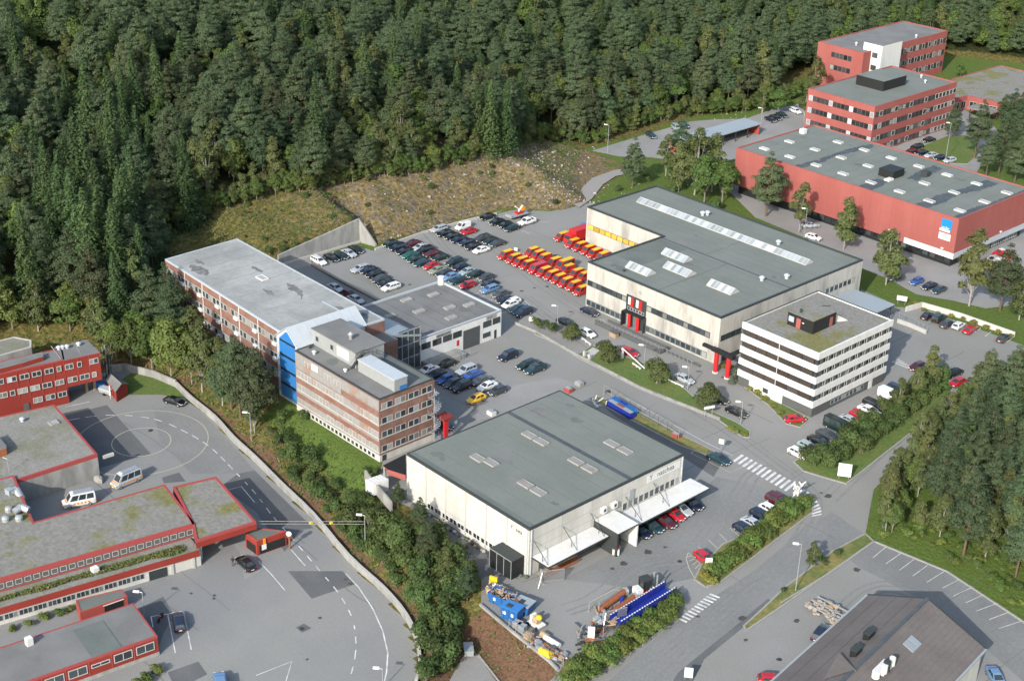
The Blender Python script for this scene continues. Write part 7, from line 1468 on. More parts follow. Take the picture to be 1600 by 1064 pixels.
for px, py, h in [(935, 960, 2.2), (950, 972, 2.2), (942, 998, 2), (920, 955, 1.6)]: x, y = at(px, py); mb = MB(); mb.tube((x, y, 0), (x, y, h), .06, 'steel_galv', 6); mb.box(x - .2, x + .2, y - .2, y + .2, 0, .1, 'concrete'); solo(mb, 'marker_post', 'thin grey post among the scrap pipes', 'post', (x, y, 0), 'thin posts in the scrap yard')
for i in range(34):      # stored stones and sacks along the warehouse wall
    u = 6 + i * .72; p = WA.p(u, .7 + rg.uniform(-.2, .3)); s = rg.uniform(.2, .42); mb = MB(); mb.blob((p.x, p.y, s * .6), (s, s, s * .8), rg.choice(['stone', 'wood', 'metal_grey', 'trim_dark', 'leaves_blue']), 7, 5, .2, i); solo(mb, 'stored_lump', 'rough lump stored along the low windows of the white warehouse', 'stored goods', (p.x, p.y, 0), 'goods stored along the warehouse')
# blue boxes behind the warehouse
for (a, b), l, m in [(((951, 633), (988, 655)), 'open blue steel trough nearest the warehouse roof edge', 'blue_deep'), (((957, 629), (992, 650)), 'light blue steel beam box beside the fence', 'blue_panel')]:
    a, b = Vector(at(*a)), Vector(at(*b)); r = thing('steel_trough', l, 'steel trough', (*a, 0)); mb = part('shell', r); mb.bar((*a, .7), (*b, .7), 1.3, 1.1, m); mb.done(); mb = part('cover', r); mb.bar((*a.lerp(b, .03), 1.28), (*a.lerp(b, .97), 1.28), .95, .06, 'metal_grey' if m == 'blue_deep' else 'blue_paint'); mb.bar((*a.lerp(b, .35), 1.37), (*a.lerp(b, .62), 1.37), .55, .12, 'rust' if m == 'blue_deep' else 'blue_deep'); mb.done()
mb = MB(); x, y = at(932, 634)
for i in range(12): a = Vector((x + rg.uniform(-1.6, 1.6), y + rg.uniform(-1.2, 1.2), rg.uniform(.1, .8))); mb.bar(a, a + Vector((rg.uniform(-1.5, 1.5), rg.uniform(-1.5, 1.5), rg.uniform(.2, 1.5))), .15, .15, 'white')
solo(mb, 'scrap_heap', 'tangle of white steel bars behind the warehouse', 'steel frames', (x, y, 0))
for px, py, m, l in [(905, 602, 'kerb_stone', 'pale low crate behind the warehouse roof corner'), (888, 612, 'red_wall', 'red box behind the warehouse roof corner'), (1056, 683, 'red_wall', 'small red box at the end of the wire fence'), (768, 648, 'white', 'white crate standing behind the warehouse roof')]: mb, b = ubox(px, py, 1.5, 1.1, 0, .8, 0, m); mb, _ = ubox(px, py, 1.2, .8, .8, .9, 0, 'metal_grey', mb=mb); solo(mb, 'storage_crate', l, 'crate', (*b, 0))
x, y = at(959, 526); mb = MB(); mb.box(x - .9, x + .9, y - .5, y + .5, 0, 1.0, 'wood'); mb.box(x - 1.0, x + 1.0, y - .55, y + .55, 1.0, 1.1, 'dark_wall'); solo(mb, 'waste_bin', 'brown wooden waste bin by the dark ramp wall', 'bin', (x, y, 0))
# ------------------------------------------------------------------ vegetation
def np_mesh(name, V, F, mats, mi=None):
    me = bpy.data.meshes.new(name); n, k = len(V), len(F); me.vertices.add(n); me.vertices.foreach_set('co', np.asarray(V, np.float32).ravel())
    me.loops.add(k * 4); me.loops.foreach_set('vertex_index', np.asarray(F, np.int32).ravel()); me.polygons.add(k)
    me.polygons.foreach_set('loop_start', np.arange(0, k * 4, 4, dtype=np.int32))
    for m in mats: me.materials.append(MAT[m])
    if mi is not None: me.polygons.foreach_set('material_index', np.asarray(mi, np.int32))
    me.update(calc_edges=True); return me
def leaves(rng, C, Nrm, size, asp=.6, jit=.45):
    "one small quad per leaf clump: centres C, facing roughly Nrm"
    n = len(C); d = Nrm + rng.normal(0, jit, (n, 3)); d /= np.linalg.norm(d, axis=1)[:, None]
    a = np.cross(d, rng.normal(0, 1, (n, 3))); a /= np.linalg.norm(a, axis=1)[:, None]; b = np.cross(d, a)
    s = size * rng.uniform(.6, 1.35, n)[:, None]; a = a * s; b = b * s * asp; bend = d * s * rng.uniform(-.25, .25, (n, 1))
    V = np.stack([C - a - b * .6, C - b + bend, C + a + b * .5, C + b - bend * .5], 1).reshape(-1, 3); return V, np.arange(4 * n).reshape(n, 4)
def lobes_crown(rng, L, per, size, asp=.6, shell=.55, up=.35, jit=.45):
    Vs = []; A = np.array([c for c, r in L]); z0, z1 = A[:, 2].min(), A[:, 2].max(); mid = np.array([0, 0, z0 + .35 * (z1 - z0)]); ext = np.abs(A - mid).max(0) + .6
    for (c, r) in L:
        n = max(8, int(per * (r[0] * r[1] * r[2]) ** (2 / 3)))
        u = rng.normal(0, 1, (n, 3)); u /= np.linalg.norm(u, axis=1)[:, None]; u[:, 2] = np.where(u[:, 2] < -.35, -u[:, 2], u[:, 2])
        rad = (shell + (1 - shell) * rng.uniform(0, 1, n) ** .6)[:, None] * (1 + rng.normal(0, .07, (n, 1)))
        C = np.array(c) + u * rad * np.array(r); ax = (C - mid) / ext; nr = u * .55 + ax * .75 + np.array([0, 0, up]); Vs.append(leaves(rng, C, nr, size, asp, jit)[0])
    V = np.concatenate(Vs); return V, np.arange(len(V)).reshape(-1, 4)
def trunk_mb(H, r, m, limbs=(), lean=(0, 0), bare=None):
    mb = MB(); k = 5; P = [Vector((lean[0] * (i / k) ** 1.5, lean[1] * (i / k) ** 1.5, H * i / k - (.4 if i == 0 else 0))) for i in range(k + 1)]
    for i in range(k): mb.tube(P[i], P[i + 1], r * (1 - .8 * i / k), m, 7, r2=r * (1 - .8 * (i + 1) / k), cap=False)
    for a, b, rr in limbs: mb.tube(a, b, rr, m, 5, r2=rr * .35, cap=False)
    return mb
def finish(kind, V, F, leafm, tmb, name):
    r = thing(name, kind, 'tree'); me = np_mesh('crown', V, F, [leafm]); c = bpy.data.objects.new('crown', me); COL.objects.link(c); c.parent = r
    tmb.build('trunk', r, recalc=False); return r
def pine(seed, H=14.0, spread=3.1, base=.38, dens=175):
    rng = np.random.default_rng(seed); L = []; limbs = []; z = H * base
    while z < H * 1.0:
        f = (z - H * base) / (H * (1 - base)); R_ = spread * max(.12, (1 - f ** 1.9)) * (.75 + .25 * min(1, f * 5)); k = 1 if f > .9 else int(4 + R_ * 1.8); ph = rng.uniform(0, 6.28)
        for i in range(k):
            a = ph + 6.283 * i / k + rng.normal(0, .35); rr = R_ * rng.uniform(.45, 1.05); s = (.48 + .22 * R_) * rng.uniform(.7, 1.3); c = (rr * math.cos(a), rr * math.sin(a), z + rng.normal(0, .35) + .1 * rr)
            L.append((c, (s, s, s * .58))); limbs.append(((0, 0, z - .5), (c[0] * .55, c[1] * .55, c[2] - .3), .05))
        z += .95 * rng.uniform(.8, 1.2)
    L.append(((0, 0, H), (.7, .7, .7))); V, F = lobes_crown(rng, L, dens, .21, .42, .25, .35, .42)
    return finish('pine', V, F, 'needles_pine', trunk_mb(H * .97, .24, 'bark_pine', limbs), 'pine_tree')
def spruce(seed, H=19.0, spread=2.9):
    rng = np.random.default_rng(seed); Vs = []; z = H * .06
    while z < H * .985:
        f = z / H; R_ = spread * (1 - f) ** .85 + .12; k = int(6 + R_ * 2.6); ph = rng.uniform(0, 6.28)
        for i in range(k):
            a = ph + 6.283 * i / k + rng.normal(0, .2); l = R_ * rng.uniform(.75, 1.12); n = int(4 + l * 4.2); t = rng.uniform(.18, 1, n); w_ = .30 * l * (1 - t * .6)
            x = t * l; y = rng.normal(0, 1, n) * w_ * .55; zz_ = z - .38 * x * t + rng.normal(0, .07, n) + .05
            C = np.stack([x * math.cos(a) - y * math.sin(a), x * math.sin(a) + y * math.cos(a), zz_], 1); nr = np.stack([np.full(n, .55 * math.cos(a)), np.full(n, .55 * math.sin(a)), np.full(n, .9)], 1); Vs.append(leaves(rng, C, nr, .27, .5, .35)[0])
        z += .52 * rng.uniform(.85, 1.15) * (1 if f < .7 else .75)
    V = np.concatenate(Vs); return finish('spruce', V, np.arange(len(V)).reshape(-1, 4), 'needles_spruce', trunk_mb(H * .98, .22, 'bark_grey'), 'spruce_tree')
def broad(seed, H=10.0, spread=3.2, leafm='leaves_green', base=.16, name='broadleaf_tree', dens=100, size=.28, nl=22, bark='bark_grey', narrow=1.0):
    rng = np.random.default_rng(seed); L = []; limbs = []; cz = H * (base + 1) / 2; hz_ = H * (1 - base) / 2
    for i in range(nl):
        u = rng.normal(0, 1, 3); u /= np.linalg.norm(u); k = rng.uniform(.35, .85); prof = 1.0 - .35 * max(0, u[2]); c = (u[0] * k * spread * prof * narrow, u[1] * k * spread * prof * narrow, cz + u[2] * k * hz_); s = spread * rng.uniform(.26, .46) * (narrow ** .5)
        L.append((c, (s, s, s * .85))); limbs.append(((0, 0, max(.3, H * base * .8 + (c[2] - H * base) * .3)), (c[0] * .85, c[1] * .85, c[2]), .06))
    L.append(((0, 0, H - spread * .35), (spread * .4 * narrow, spread * .4 * narrow, spread * .45))); V, F = lobes_crown(rng, L, dens, size, .68, .5, .4, .5)
    return finish('broad', V, F, leafm, trunk_mb(H * .85, .16, bark, limbs), name)
def bush(seed, H, spread, leafm, nl=9, dens=130, size=.19, name='shrub', base=.0):
    rng = np.random.default_rng(seed); L = []
    for i in range(nl):
        a = rng.uniform(0, 6.283); k = spread * rng.uniform(.1, .68); s = spread * rng.uniform(.38, .6); z = H * rng.uniform(.3, .72); L.append(((k * math.cos(a), k * math.sin(a), z), (s, s, min(s, H * .36))))
    V, F = lobes_crown(rng, L, dens, size, .65, .5, .5, .5); mb = MB()
    for i in range(5): a = rng.uniform(0, 6.28); mb.tube((.1 * math.cos(a), .1 * math.sin(a), -.3), (spread * .45 * math.cos(a), spread * .45 * math.sin(a), H * .6), .05, 'bark_grey', 5, r2=.02, cap=False)
    r = thing(name, name, 'shrub'); me = np_mesh('foliage', V, F, [leafm]); c = bpy.data.objects.new('foliage', me); COL.objects.link(c); c.parent = r; mb.build('stems', r, recalc=False); return r
PRO = dict(pine=[pine(i + 1, H=h, spread=s, base=b) for i, (h, s, b) in enumerate([(14, 3.8, .30), (15, 3.5, .34), (12.5, 3.9, .28), (15.5, 3.6, .38), (13.5, 3.3, .24)])],
           spruce=[spruce(20 + i, H=h, spread=s) for i, (h, s) in enumerate([(19, 3.9), (16, 3.4), (21, 4.0)])],
           broad=[broad(30 + i, H=h, spread=s) for i, (h, s) in enumerate([(9, 3.5), (10.5, 3.8), (8, 3.3)])],
           birch=[broad(40 + i, H=h, spread=s, leafm='leaves_birch', base=b, name='birch_tree', narrow=n, bark='stone', dens=125, size=.25) for i, (h, s, n, b) in enumerate([(11, 3.3, .95, .08), (12.5, 3.2, .9, .11), (10, 3.4, 1.0, .06)])],
           shrub=[bush(50 + i, h, s, 'leaves_shrub') for i, (h, s) in enumerate([(2.8, 1.7), (3.4, 1.8), (2.3, 1.6), (3.0, 1.5)])],
           hedge=[bush(60 + i, h, s, 'leaves_hedge', nl=10, size=.16, name='hedge_bush', dens=170) for i, (h, s) in enumerate([(1.7, 1.5), (1.9, 1.6), (1.5, 1.4)])],
           blueb=[bush(70, 1.8, 1.4, 'leaves_blue', size=.16)], yellow=[bush(75, 1.0, 1.0, 'leaves_yellow', size=.15)],
           round=[broad(80 + i, H=4.6, spread=2.5, leafm='leaves_birch', base=.12, name='clipped_tree', nl=26, dens=150, size=.19) for i in range(2)])
USED = set(); rv = random.Random(77); NT = {}
SKIN = {}
def plant(kind, x, y, s=1.0, label='', group=None, z=None, zs=None, var=None):
    L = PRO[kind]; i = rv.randrange(len(L)) if var is None else var; p = L[i]
    if (kind, i) in USED: o = copy_tree(p)
    else: USED.add((kind, i)); o = p
    o.location = (x, y, hz(x, y) if z is None else z); o.rotation_euler = (rv.uniform(-.03, .03), rv.uniform(-.03, .03), rv.uniform(0, 6.283)); o.scale = (s, s, (zs or s))
    o['label'] = label; o['category'] = 'tree' if kind in ('pine', 'spruce', 'broad', 'birch', 'round') else 'shrub'
    if group: o['group'] = group
    elif 'group' in o: del o['group']
    NT[kind] = NT.get(kind, 0) + 1; return o
EDGE = [(-300, 600), (-60, 545), (0, 508), (60, 502), (130, 520), (200, 512), (232, 480), (246, 425), (262, 396), (296, 372), (330, 330), (400, 312), (480, 300), (552, 288), (600, 281), (650, 277), (700, 262), (775, 244), (830, 226), (880, 222), (930, 226), (960, 212), (1000, 204), (1060, 183), (1110, 180), (1165, 176), (1205, 166), (1262, 148), (1290, 112), (1380, 100), (1478, 112), (1520, 104), (1570, 112), (1620, 122), (1800, 150)]
def forest():
    ex, ey = zip(*EDGE); cand = []; st = 4.7; rf = random.Random(5)
    for X in np.arange(-640, -205, st):
        for Y in np.arange(30, 690, st):
            cand.append((X + rf.uniform(-.45, .45) * st, Y + rf.uniform(-.45, .45) * st))
    P = np.array(cand); d = seg_dist(P, BASIN); d[inside(P, BASIN)] = 0; Z = height(P); keep = []
    for (x, y), dd, z in zip(P, d, Z):
        if dd < 1.2: continue
        u, v = project((x, y, z)); u2, v2 = project((x, y, z + 13))
        if v > np.interp(u, ex, ey) or u < -60 or u > 1660 or v < -6 or v2 > 1064: continue
        if -279.5 < x < -254 and 391 < y < 443: continue
        if x > -284 and 300 < y < 340 and dd < 3: continue
        keep.append((x, y, z, u, v, np.interp(u, ex, ey) - v))
    nz = vnoise(np.array([k[:2] for k in keep]), 22, 31); nz2 = vnoise(np.array([k[:2] for k in keep]), 9, 33); keep = [k + (a, b) for k, a, b in zip(keep, nz, nz2)]
    keep.sort(key=lambda k: -k[4])
    cnt = dict(pine=0, spruce=0, broad=0, birch=0); rest = []
    for x, y, z, u, v, e, a, b in keep:
        pr_s = .03 + .75 * math.exp(-(((u - 165) / 75) ** 2 + ((v - 400) / 110) ** 2)) + .55 * math.exp(-(((u - 200) / 60) ** 2 + ((v - 200) / 60) ** 2)) + .35 * math.exp(-(((u - 765) / 20) ** 2 + ((v - 225) / 25) ** 2)) + (.15 if b > .8 else 0)
        q_ = rf.random(); edge_b = .85 if e < 14 and u > 320 else (.55 if e < 34 and u > 300 else .18 + (.5 if a > .62 else 0) + (.25 if u > 850 else 0)); edge_b = max(edge_b, .6 if u < 150 and v > 330 else .36)
        kind = 'spruce' if q_ < pr_s else ('broad' if rf.random() < .6 else 'birch') if rf.random() < edge_b else 'pine'
        zone = ('behind the red school' if v > 400 else 'high on the slope at the far side of the brick wing' if v < 160 else 'on the slope before the brick wing end') if u < 330 else ('along the meadow edge above the rocky slope' if e < 30 else 'in the middle of the hillside forest' if v > 110 else 'high in the middle of the hillside forest') if u < 900 else ('along the upper car park edge' if e < 30 else 'in the forest above the carport' if u < 1260 else 'in the forest around the red offices')
        nm = dict(pine='grey green pine', spruce='dark pointed spruce', broad='bright leafy tree', birch='olive green birch')[kind]
        s = rf.uniform(.62, 1.18); s *= {'spruce': 1.0 if v > 150 else .9, 'broad': .62 if e < 14 and u > 320 else .95, 'birch': .75 if e < 14 and u > 320 else 1.0}.get(kind, 1.0)
        if kind == 'spruce' and abs(u - 165) < 90 and v > 300: s *= 1.2
        if cnt[kind] < dict(pine=230, spruce=280, broad=190, birch=200)[kind]: cnt[kind] += 1; plant(kind, x, y, s, '%s %s' % (nm, zone), 'forest trees ' + zone, z=z - .1)
        else: rest.append((kind, x, y, z, s))
    if rest:                                                # the far rest of the wood as one mass
        rng = np.random.default_rng(9); Vs = []; Ms = []; names = ['needles_pine', 'needles_spruce', 'leaves_green', 'leaves_birch']
        for kind, x, y, z, s in rest:
            me = PRO[kind][rf.randrange(len(PRO[kind]))].children[0].data; co = np.empty(len(me.vertices) * 3, np.float32); me.vertices.foreach_get('co', co); co = co.reshape(-1, 4, 3); sel = rng.random(len(co)) < .72; co = co[sel].reshape(-1, 3) * s * 1.0
            an = rf.uniform(0, 6.28); c_, s_ = math.cos(an), math.sin(an); co = np.stack([co[:, 0] * c_ - co[:, 1] * s_ + x, co[:, 0] * s_ + co[:, 1] * c_ + y, co[:, 2] + z], 1); Vs.append(co); Ms += [['pine', 'spruce', 'broad', 'birch'].index(kind)] * (len(co) // 4)
        V = np.concatenate(Vs); me = np_mesh('far_forest', V, np.arange(len(V)).reshape(-1, 4), names, Ms); o = bpy.data.objects.new('far_forest', me); COL.objects.link(o); tag(o, 'far part of the dense hillside forest', 'forest', kind='stuff')
    print('forest', cnt, len(rest))
forest()
def fringe():
    ex, ey = zip(*EDGE)
    for u in np.arange(318, 1250, 7.5):
        for k in range(2):
            uu = u + rv.uniform(-3, 3); x, y, z = onland(uu, float(np.interp(uu, ex, ey)) + rv.uniform(-7, 1) - 5 * k); plant('broad' if rv.random() < .7 else 'birch', x, y, rv.uniform(.32, .55), 'low bushy leafy growth at the foot of the hillside forest', 'bushy growth at the forest foot', z=z - .3).name = 'leafy_shrub'
fringe()
for px, py, s in [(148, 470, 1.35), (168, 452, 1.5), (190, 455, 1.3), (128, 440, 1.25), (205, 420, 1.3), (112, 340, 1.2), (186, 300, 1.3), (216, 285, 1.2), (140, 245, 1.15), (176, 225, 1.25), (158, 395, 1.4), (60, 300, 1.1), (250, 190, 1.1), (742, 232, 1.15), (762, 240, 1.25), (788, 236, 1.05)]:
    x, y, z = onland(px, py); plant('spruce', x, y, s, 'very tall dark spruce towering over its neighbours ' + ('left of the brick wing' if px < 300 else 'at the meadow edge'), 'tall spruces ' + ('left of the brick wing' if px < 300 else 'at the meadow edge'), z=z - .2)
for i in range(46):
    x, y, z = onland(rv.uniform(300, 900), rv.uniform(262, 385))
    d_ = seg_dist([(x, y)], BASIN)[0]
    if d_ > 1.5 and not inside([(x, y)], BASIN)[0] and d_ < 30: plant('shrub' if rv.random() < .7 else 'hedge', x, y, rv.uniform(.22, .6), 'small bush growing on the open slope below the forest', 'small bushes on the open slope', z=z - .2)
hedge_row_later = [(395, 405), (420, 400), (440, 397), (460, 392), (480, 386)]
for px, py in hedge_row_later:
    x, y, z = onland(px, py - 6); plant('shrub', x, y, .7, 'dark bush hanging over the high retaining wall', 'bushes over the retaining wall', z=z - .3)
# trees on the bank between school and brick wing
for kind, px, py, s, l in [('broad', 182, 560, .8, 'leafy tree at the edge of the bank behind the red school'), ('broad', 206, 574, .85, 'leafy tree behind the short wall of the school lawn'), ('broad', 238, 578, .95, 'bright leafy tree over the end of the lawn wall'), ('broad', 268, 592, 1.05, 'big bright leafy tree standing above the small school lawn'), ('birch', 316, 612, .9, 'olive birch above the bend of the long retaining wall'), ('birch', 348, 634, .85, 'olive birch between the bend and the tall dark pine'),
                           ('pine', 376, 652, .9, 'dark pine in the clump before the blue stair tower'), ('pine', 398, 666, .95, 'tallest dark pine in the clump before the blue stair tower'), ('birch', 398, 676, .6, 'slender birch at the foot of the dark pine clump'), ('pine', 392, 640, .85, 'dark pine at the back of the clump before the blue stair tower'), ('broad', 330, 585, .7, 'leafy tree close below the brick wing windows'), ('broad', 292, 560, .75, 'leafy tree at the foot of the brick wing middle'), ('pine', 262, 520, .85, 'pine crowding the far corner of the brick wing'), ('pine', 238, 528, .9, 'pine just outside the far corner of the brick wing'), ('birch', 285, 530, .8, 'birch against the far end of the brick wing'), ('broad', 215, 545, .9, 'leafy tree in front of the pines by the brick wing corner'), ('birch', 150, 532, .85, 'birch behind the dark red block roof'), ('broad', 110, 518, .8, 'leafy tree just over the dark red block roof'), ('birch', 60, 516, .9, 'birch behind the small flat roofed building'), ('broad', 20, 514, .9, 'leafy tree at the picture edge behind the flat roofed building'), ('shrub', 440, 662, .9, 'dark shrub at the foot of the blue stair tower'), ('spruce', 190, 520, .8, 'spruce rising behind the bank trees'), ('broad', 360, 610, .75, 'leafy tree behind the dark pine clump'), ('birch', 305, 575, .9, 'birch under the middle windows of the brick wing'), ('broad', 255, 556, .9, 'leafy tree under the far windows of the brick wing'), ('birch', 345, 600, .85, 'birch under the near windows of the brick wing'), ('pine', 362, 640, .9, 'pine on the near side of the dark clump by the retaining wall'), ('broad', 300, 600, .9, 'leafy tree right above the retaining wall bend'), ('pine', 270, 545, .85, 'pine among the leafy trees below the brick wing'), ('broad', 225, 560, .9, 'leafy tree between lawn wall and brick wing corner'), ('birch', 160, 550, .8, 'birch behind the red escape stair')]:
    x, y, z = onland(px, py); plant(kind, x, y, s * 1.18, l, 'bank trees by the brick wing', z=z - .1)
# shrub belt between the school road and the brick block
def region(polypx, st, seed, zref=None):
    rg_ = random.Random(seed); xs, ys = [p[0] for p in polypx], [p[1] for p in polypx]; W_ = [onland(*p)[:2] for p in polypx]; out = []
    x0, x1, y0, y1 = min(p[0] for p in W_), max(p[0] for p in W_), min(p[1] for p in W_), max(p[1] for p in W_)
    for X in np.arange(x0, x1, st):
        for Y in np.arange(y0, y1, st):
            q_ = (X + rg_.uniform(-.4, .4) * st, Y + rg_.uniform(-.4, .4) * st)
            if inside([q_], W_)[0]: out.append(q_)
    return out
belt = region([(415, 672), (440, 672), (470, 706), (515, 744), (560, 778), (598, 802), (650, 826), (695, 856), (740, 902), (750, 938), (722, 975), (700, 1030), (690, 1070), (655, 1070), (662, 1010), (645, 965), (598, 903), (548, 852), (508, 805), (468, 765), (430, 722)], 2.2, 8)
for x, y in belt:
    u, v = project((x, y, hz(x, y))); near = 'near the school road bend' if v > 900 else 'opposite the long warehouse side' if v > 780 else 'below the brick block lawn'
    if min(seg_dist([(x, y)], WALL, False)[0], 9) < .7: continue
    plant('shrub', x, y, rv.uniform(.6, 1.3) * (1.15 if v > 820 else .85), 'dark green shrub in the dense belt ' + near, 'shrubs in the belt ' + near)
for px, py, k, s, l in [(500, 735, 'shrub', .5, 'small shrub at the lawn edge'), (620, 775, 'shrub', .7, 'shrub beside the grey concrete wall by the warehouse'), (470, 650, 'shrub', .55, 'low shrub at the top of the lawn by the blue stair tower'), (478, 655, 'shrub', .5, 'lower shrub on the lawn by the blue stair tower'), (590, 742, 'shrub', .6, 'shrub at the corner of the brick block lawn'), (575, 738, 'shrub', .55, 'rounded shrub on the brick block lawn'), (700, 905, 'birch', .5, 'young birch rising from the shrub belt near the storage shed'), (668, 880, 'pine', .5, 'young pine rising from the shrub belt'), (655, 830, 'pine', .42, 'small pine in the shrub belt beside the warehouse'), (622, 795, 'pine', .35, 'smallest pine in the shrub belt'), (730, 940, 'pine', .45, 'small pine at the end of the shrub belt by the skips')]:
    x, y, z = onland(px, py); plant(k, x, y, s, l, z=z - .1)
# roadside hedges and bushes
def hedge_row(pts, n, kind, s, label, group, jit=.3, zs=None):
    P = smoothline(ats(pts), 8); cum = [0]
    for a, b in zip(P[:-1], P[1:]): cum.append(cum[-1] + math.dist(a, b))
    for i in range(n):
        t = cum[-1] * i / (n - 1); k = max(j for j in range(len(cum)) if cum[j] <= t + 1e-6); k = min(k, len(P) - 2); f = (t - cum[k]) / max(1e-6, cum[k + 1] - cum[k]); x = P[k][0] + (P[k + 1][0] - P[k][0]) * f; y = P[k][1] + (P[k + 1][1] - P[k][1]) * f
        plant(kind, x + rv.uniform(-jit, jit), y + rv.uniform(-jit, jit), s * rv.uniform(.85, 1.15), label, group, z=.05)
g1 = 'bushes of the hedge by the crosswalk'; l1 = 'green bush in the trimmed hedge between the empty bays and the road'
hedge_row([(1118, 898), (1160, 868), (1205, 832), (1245, 802), (1258, 786)], 17, 'hedge', 1.0, l1, g1); hedge_row([(1112, 890), (1150, 860), (1195, 824), (1232, 794)], 14, 'hedge', .95, l1, g1); hedge_row([(1100, 903), (1112, 912)], 2, 'yellow', 1.1, 'yellow green bush at the tip of the roadside hedge', 'yellow bushes at the hedge tip')
hedge_row([(1238, 790), (1250, 778), (1262, 790)], 4, 'blueb', .8, 'grey green bush around the white sculpture', 'grey bushes at the sculpture'); hedge_row([(1122, 878), (1130, 872)], 2, 'blueb', .75, 'grey green bush behind the parked red hatchback', 'grey bushes by the red hatchback')
hedge_row([(1378, 828), (1384, 800), (1398, 764), (1419, 728), (1446, 698), (1478, 668), (1500, 645)], 16, 'birch', .62, 'olive birch in the outer row of the roadside wood', 'outer row of the roadside wood', .9)
hedge_row([(1390, 836), (1400, 804), (1418, 764), (1440, 728), (1468, 696), (1498, 670)], 12, 'broad', .55, 'small leafy tree behind the outer row of the roadside wood', 'small trees of the roadside wood', .9)
g2 = 'bushes of the hedge by the scrap yard'; l2 = 'bright green bush in the thick hedge between scrap yard and road'
for pts, n, s in ((((885, 1068), (930, 1030), (985, 990), (1035, 958), (1052, 950)), 15, 1.05), (((900, 1072), (950, 1036), (1000, 1002), (1045, 965)), 12, 1.0)): hedge_row(pts, n, 'hedge', s, l2, g2)
g3 = 'tall bushes facing the office block'
for pts, n, s in ((((1268, 728), (1300, 712), (1345, 690), (1395, 650), (1440, 618), (1472, 595)), 15, 1.15), (((1262, 716), (1300, 698), (1350, 668), (1400, 636), (1440, 608)), 12, 1.0), (((1300, 730), (1340, 708), (1390, 668), (1440, 635), (1470, 610)), 11, 1.0)):
    hedge_row(pts, n, 'shrub', s, 'tall olive green bush in the row facing the office block', g3, .5)
for px, py, s, l in [(1452, 600, .75, 'tallest leafy bush at the far end of the row facing the office block'), (1430, 622, .65, 'leafy bush near the far end of the row facing the office block'), (1400, 648, .62, 'leafy bush midway along the row facing the office block')]: plant('birch', *at(px, py), s, l, z=0)
for px, py, s, l in [(892, 534, .85, 'round dark clipped tree by the garden steps'), (948, 568, 1.05, 'round clipped tree behind the barrier boom'), (1026, 600, 1.15, 'round clipped tree midway along the forecourt lawn'), (1104, 638, 1.1, 'round clipped tree nearest the lawn tip')]: plant('round', *at(px, py), s, l, z=.1)
hedge_row([(838, 512), (852, 516), (866, 520)], 3, 'shrub', .75, 'low spreading bush at the end of the forecourt wall', 'low bushes at the forecourt wall'); hedge_row([(1140, 672), (1162, 680)], 3, 'yellow', .8, 'low yellowish bush at the tip of the forecourt lawn', 'yellow bushes at the lawn tip')
hedge_row([(1160, 600), (1185, 620), (1210, 640), (1232, 655)], 7, 'yellow', .9, 'small yellow green bush at the foot of the office block', 'yellow bushes by the office block'); plant('blueb', *at(1153, 592), 1.2, 'large blue green bush at the office block corner', z=0); plant('blueb', *at(1145, 600), .9, 'smaller blue green bush at the office block corner', z=0)
hedge_row([(1128, 575), (1140, 577)], 3, 'yellow', 1.1, 'yellow green bush behind the red columned portal', 'yellow bushes behind the portal')
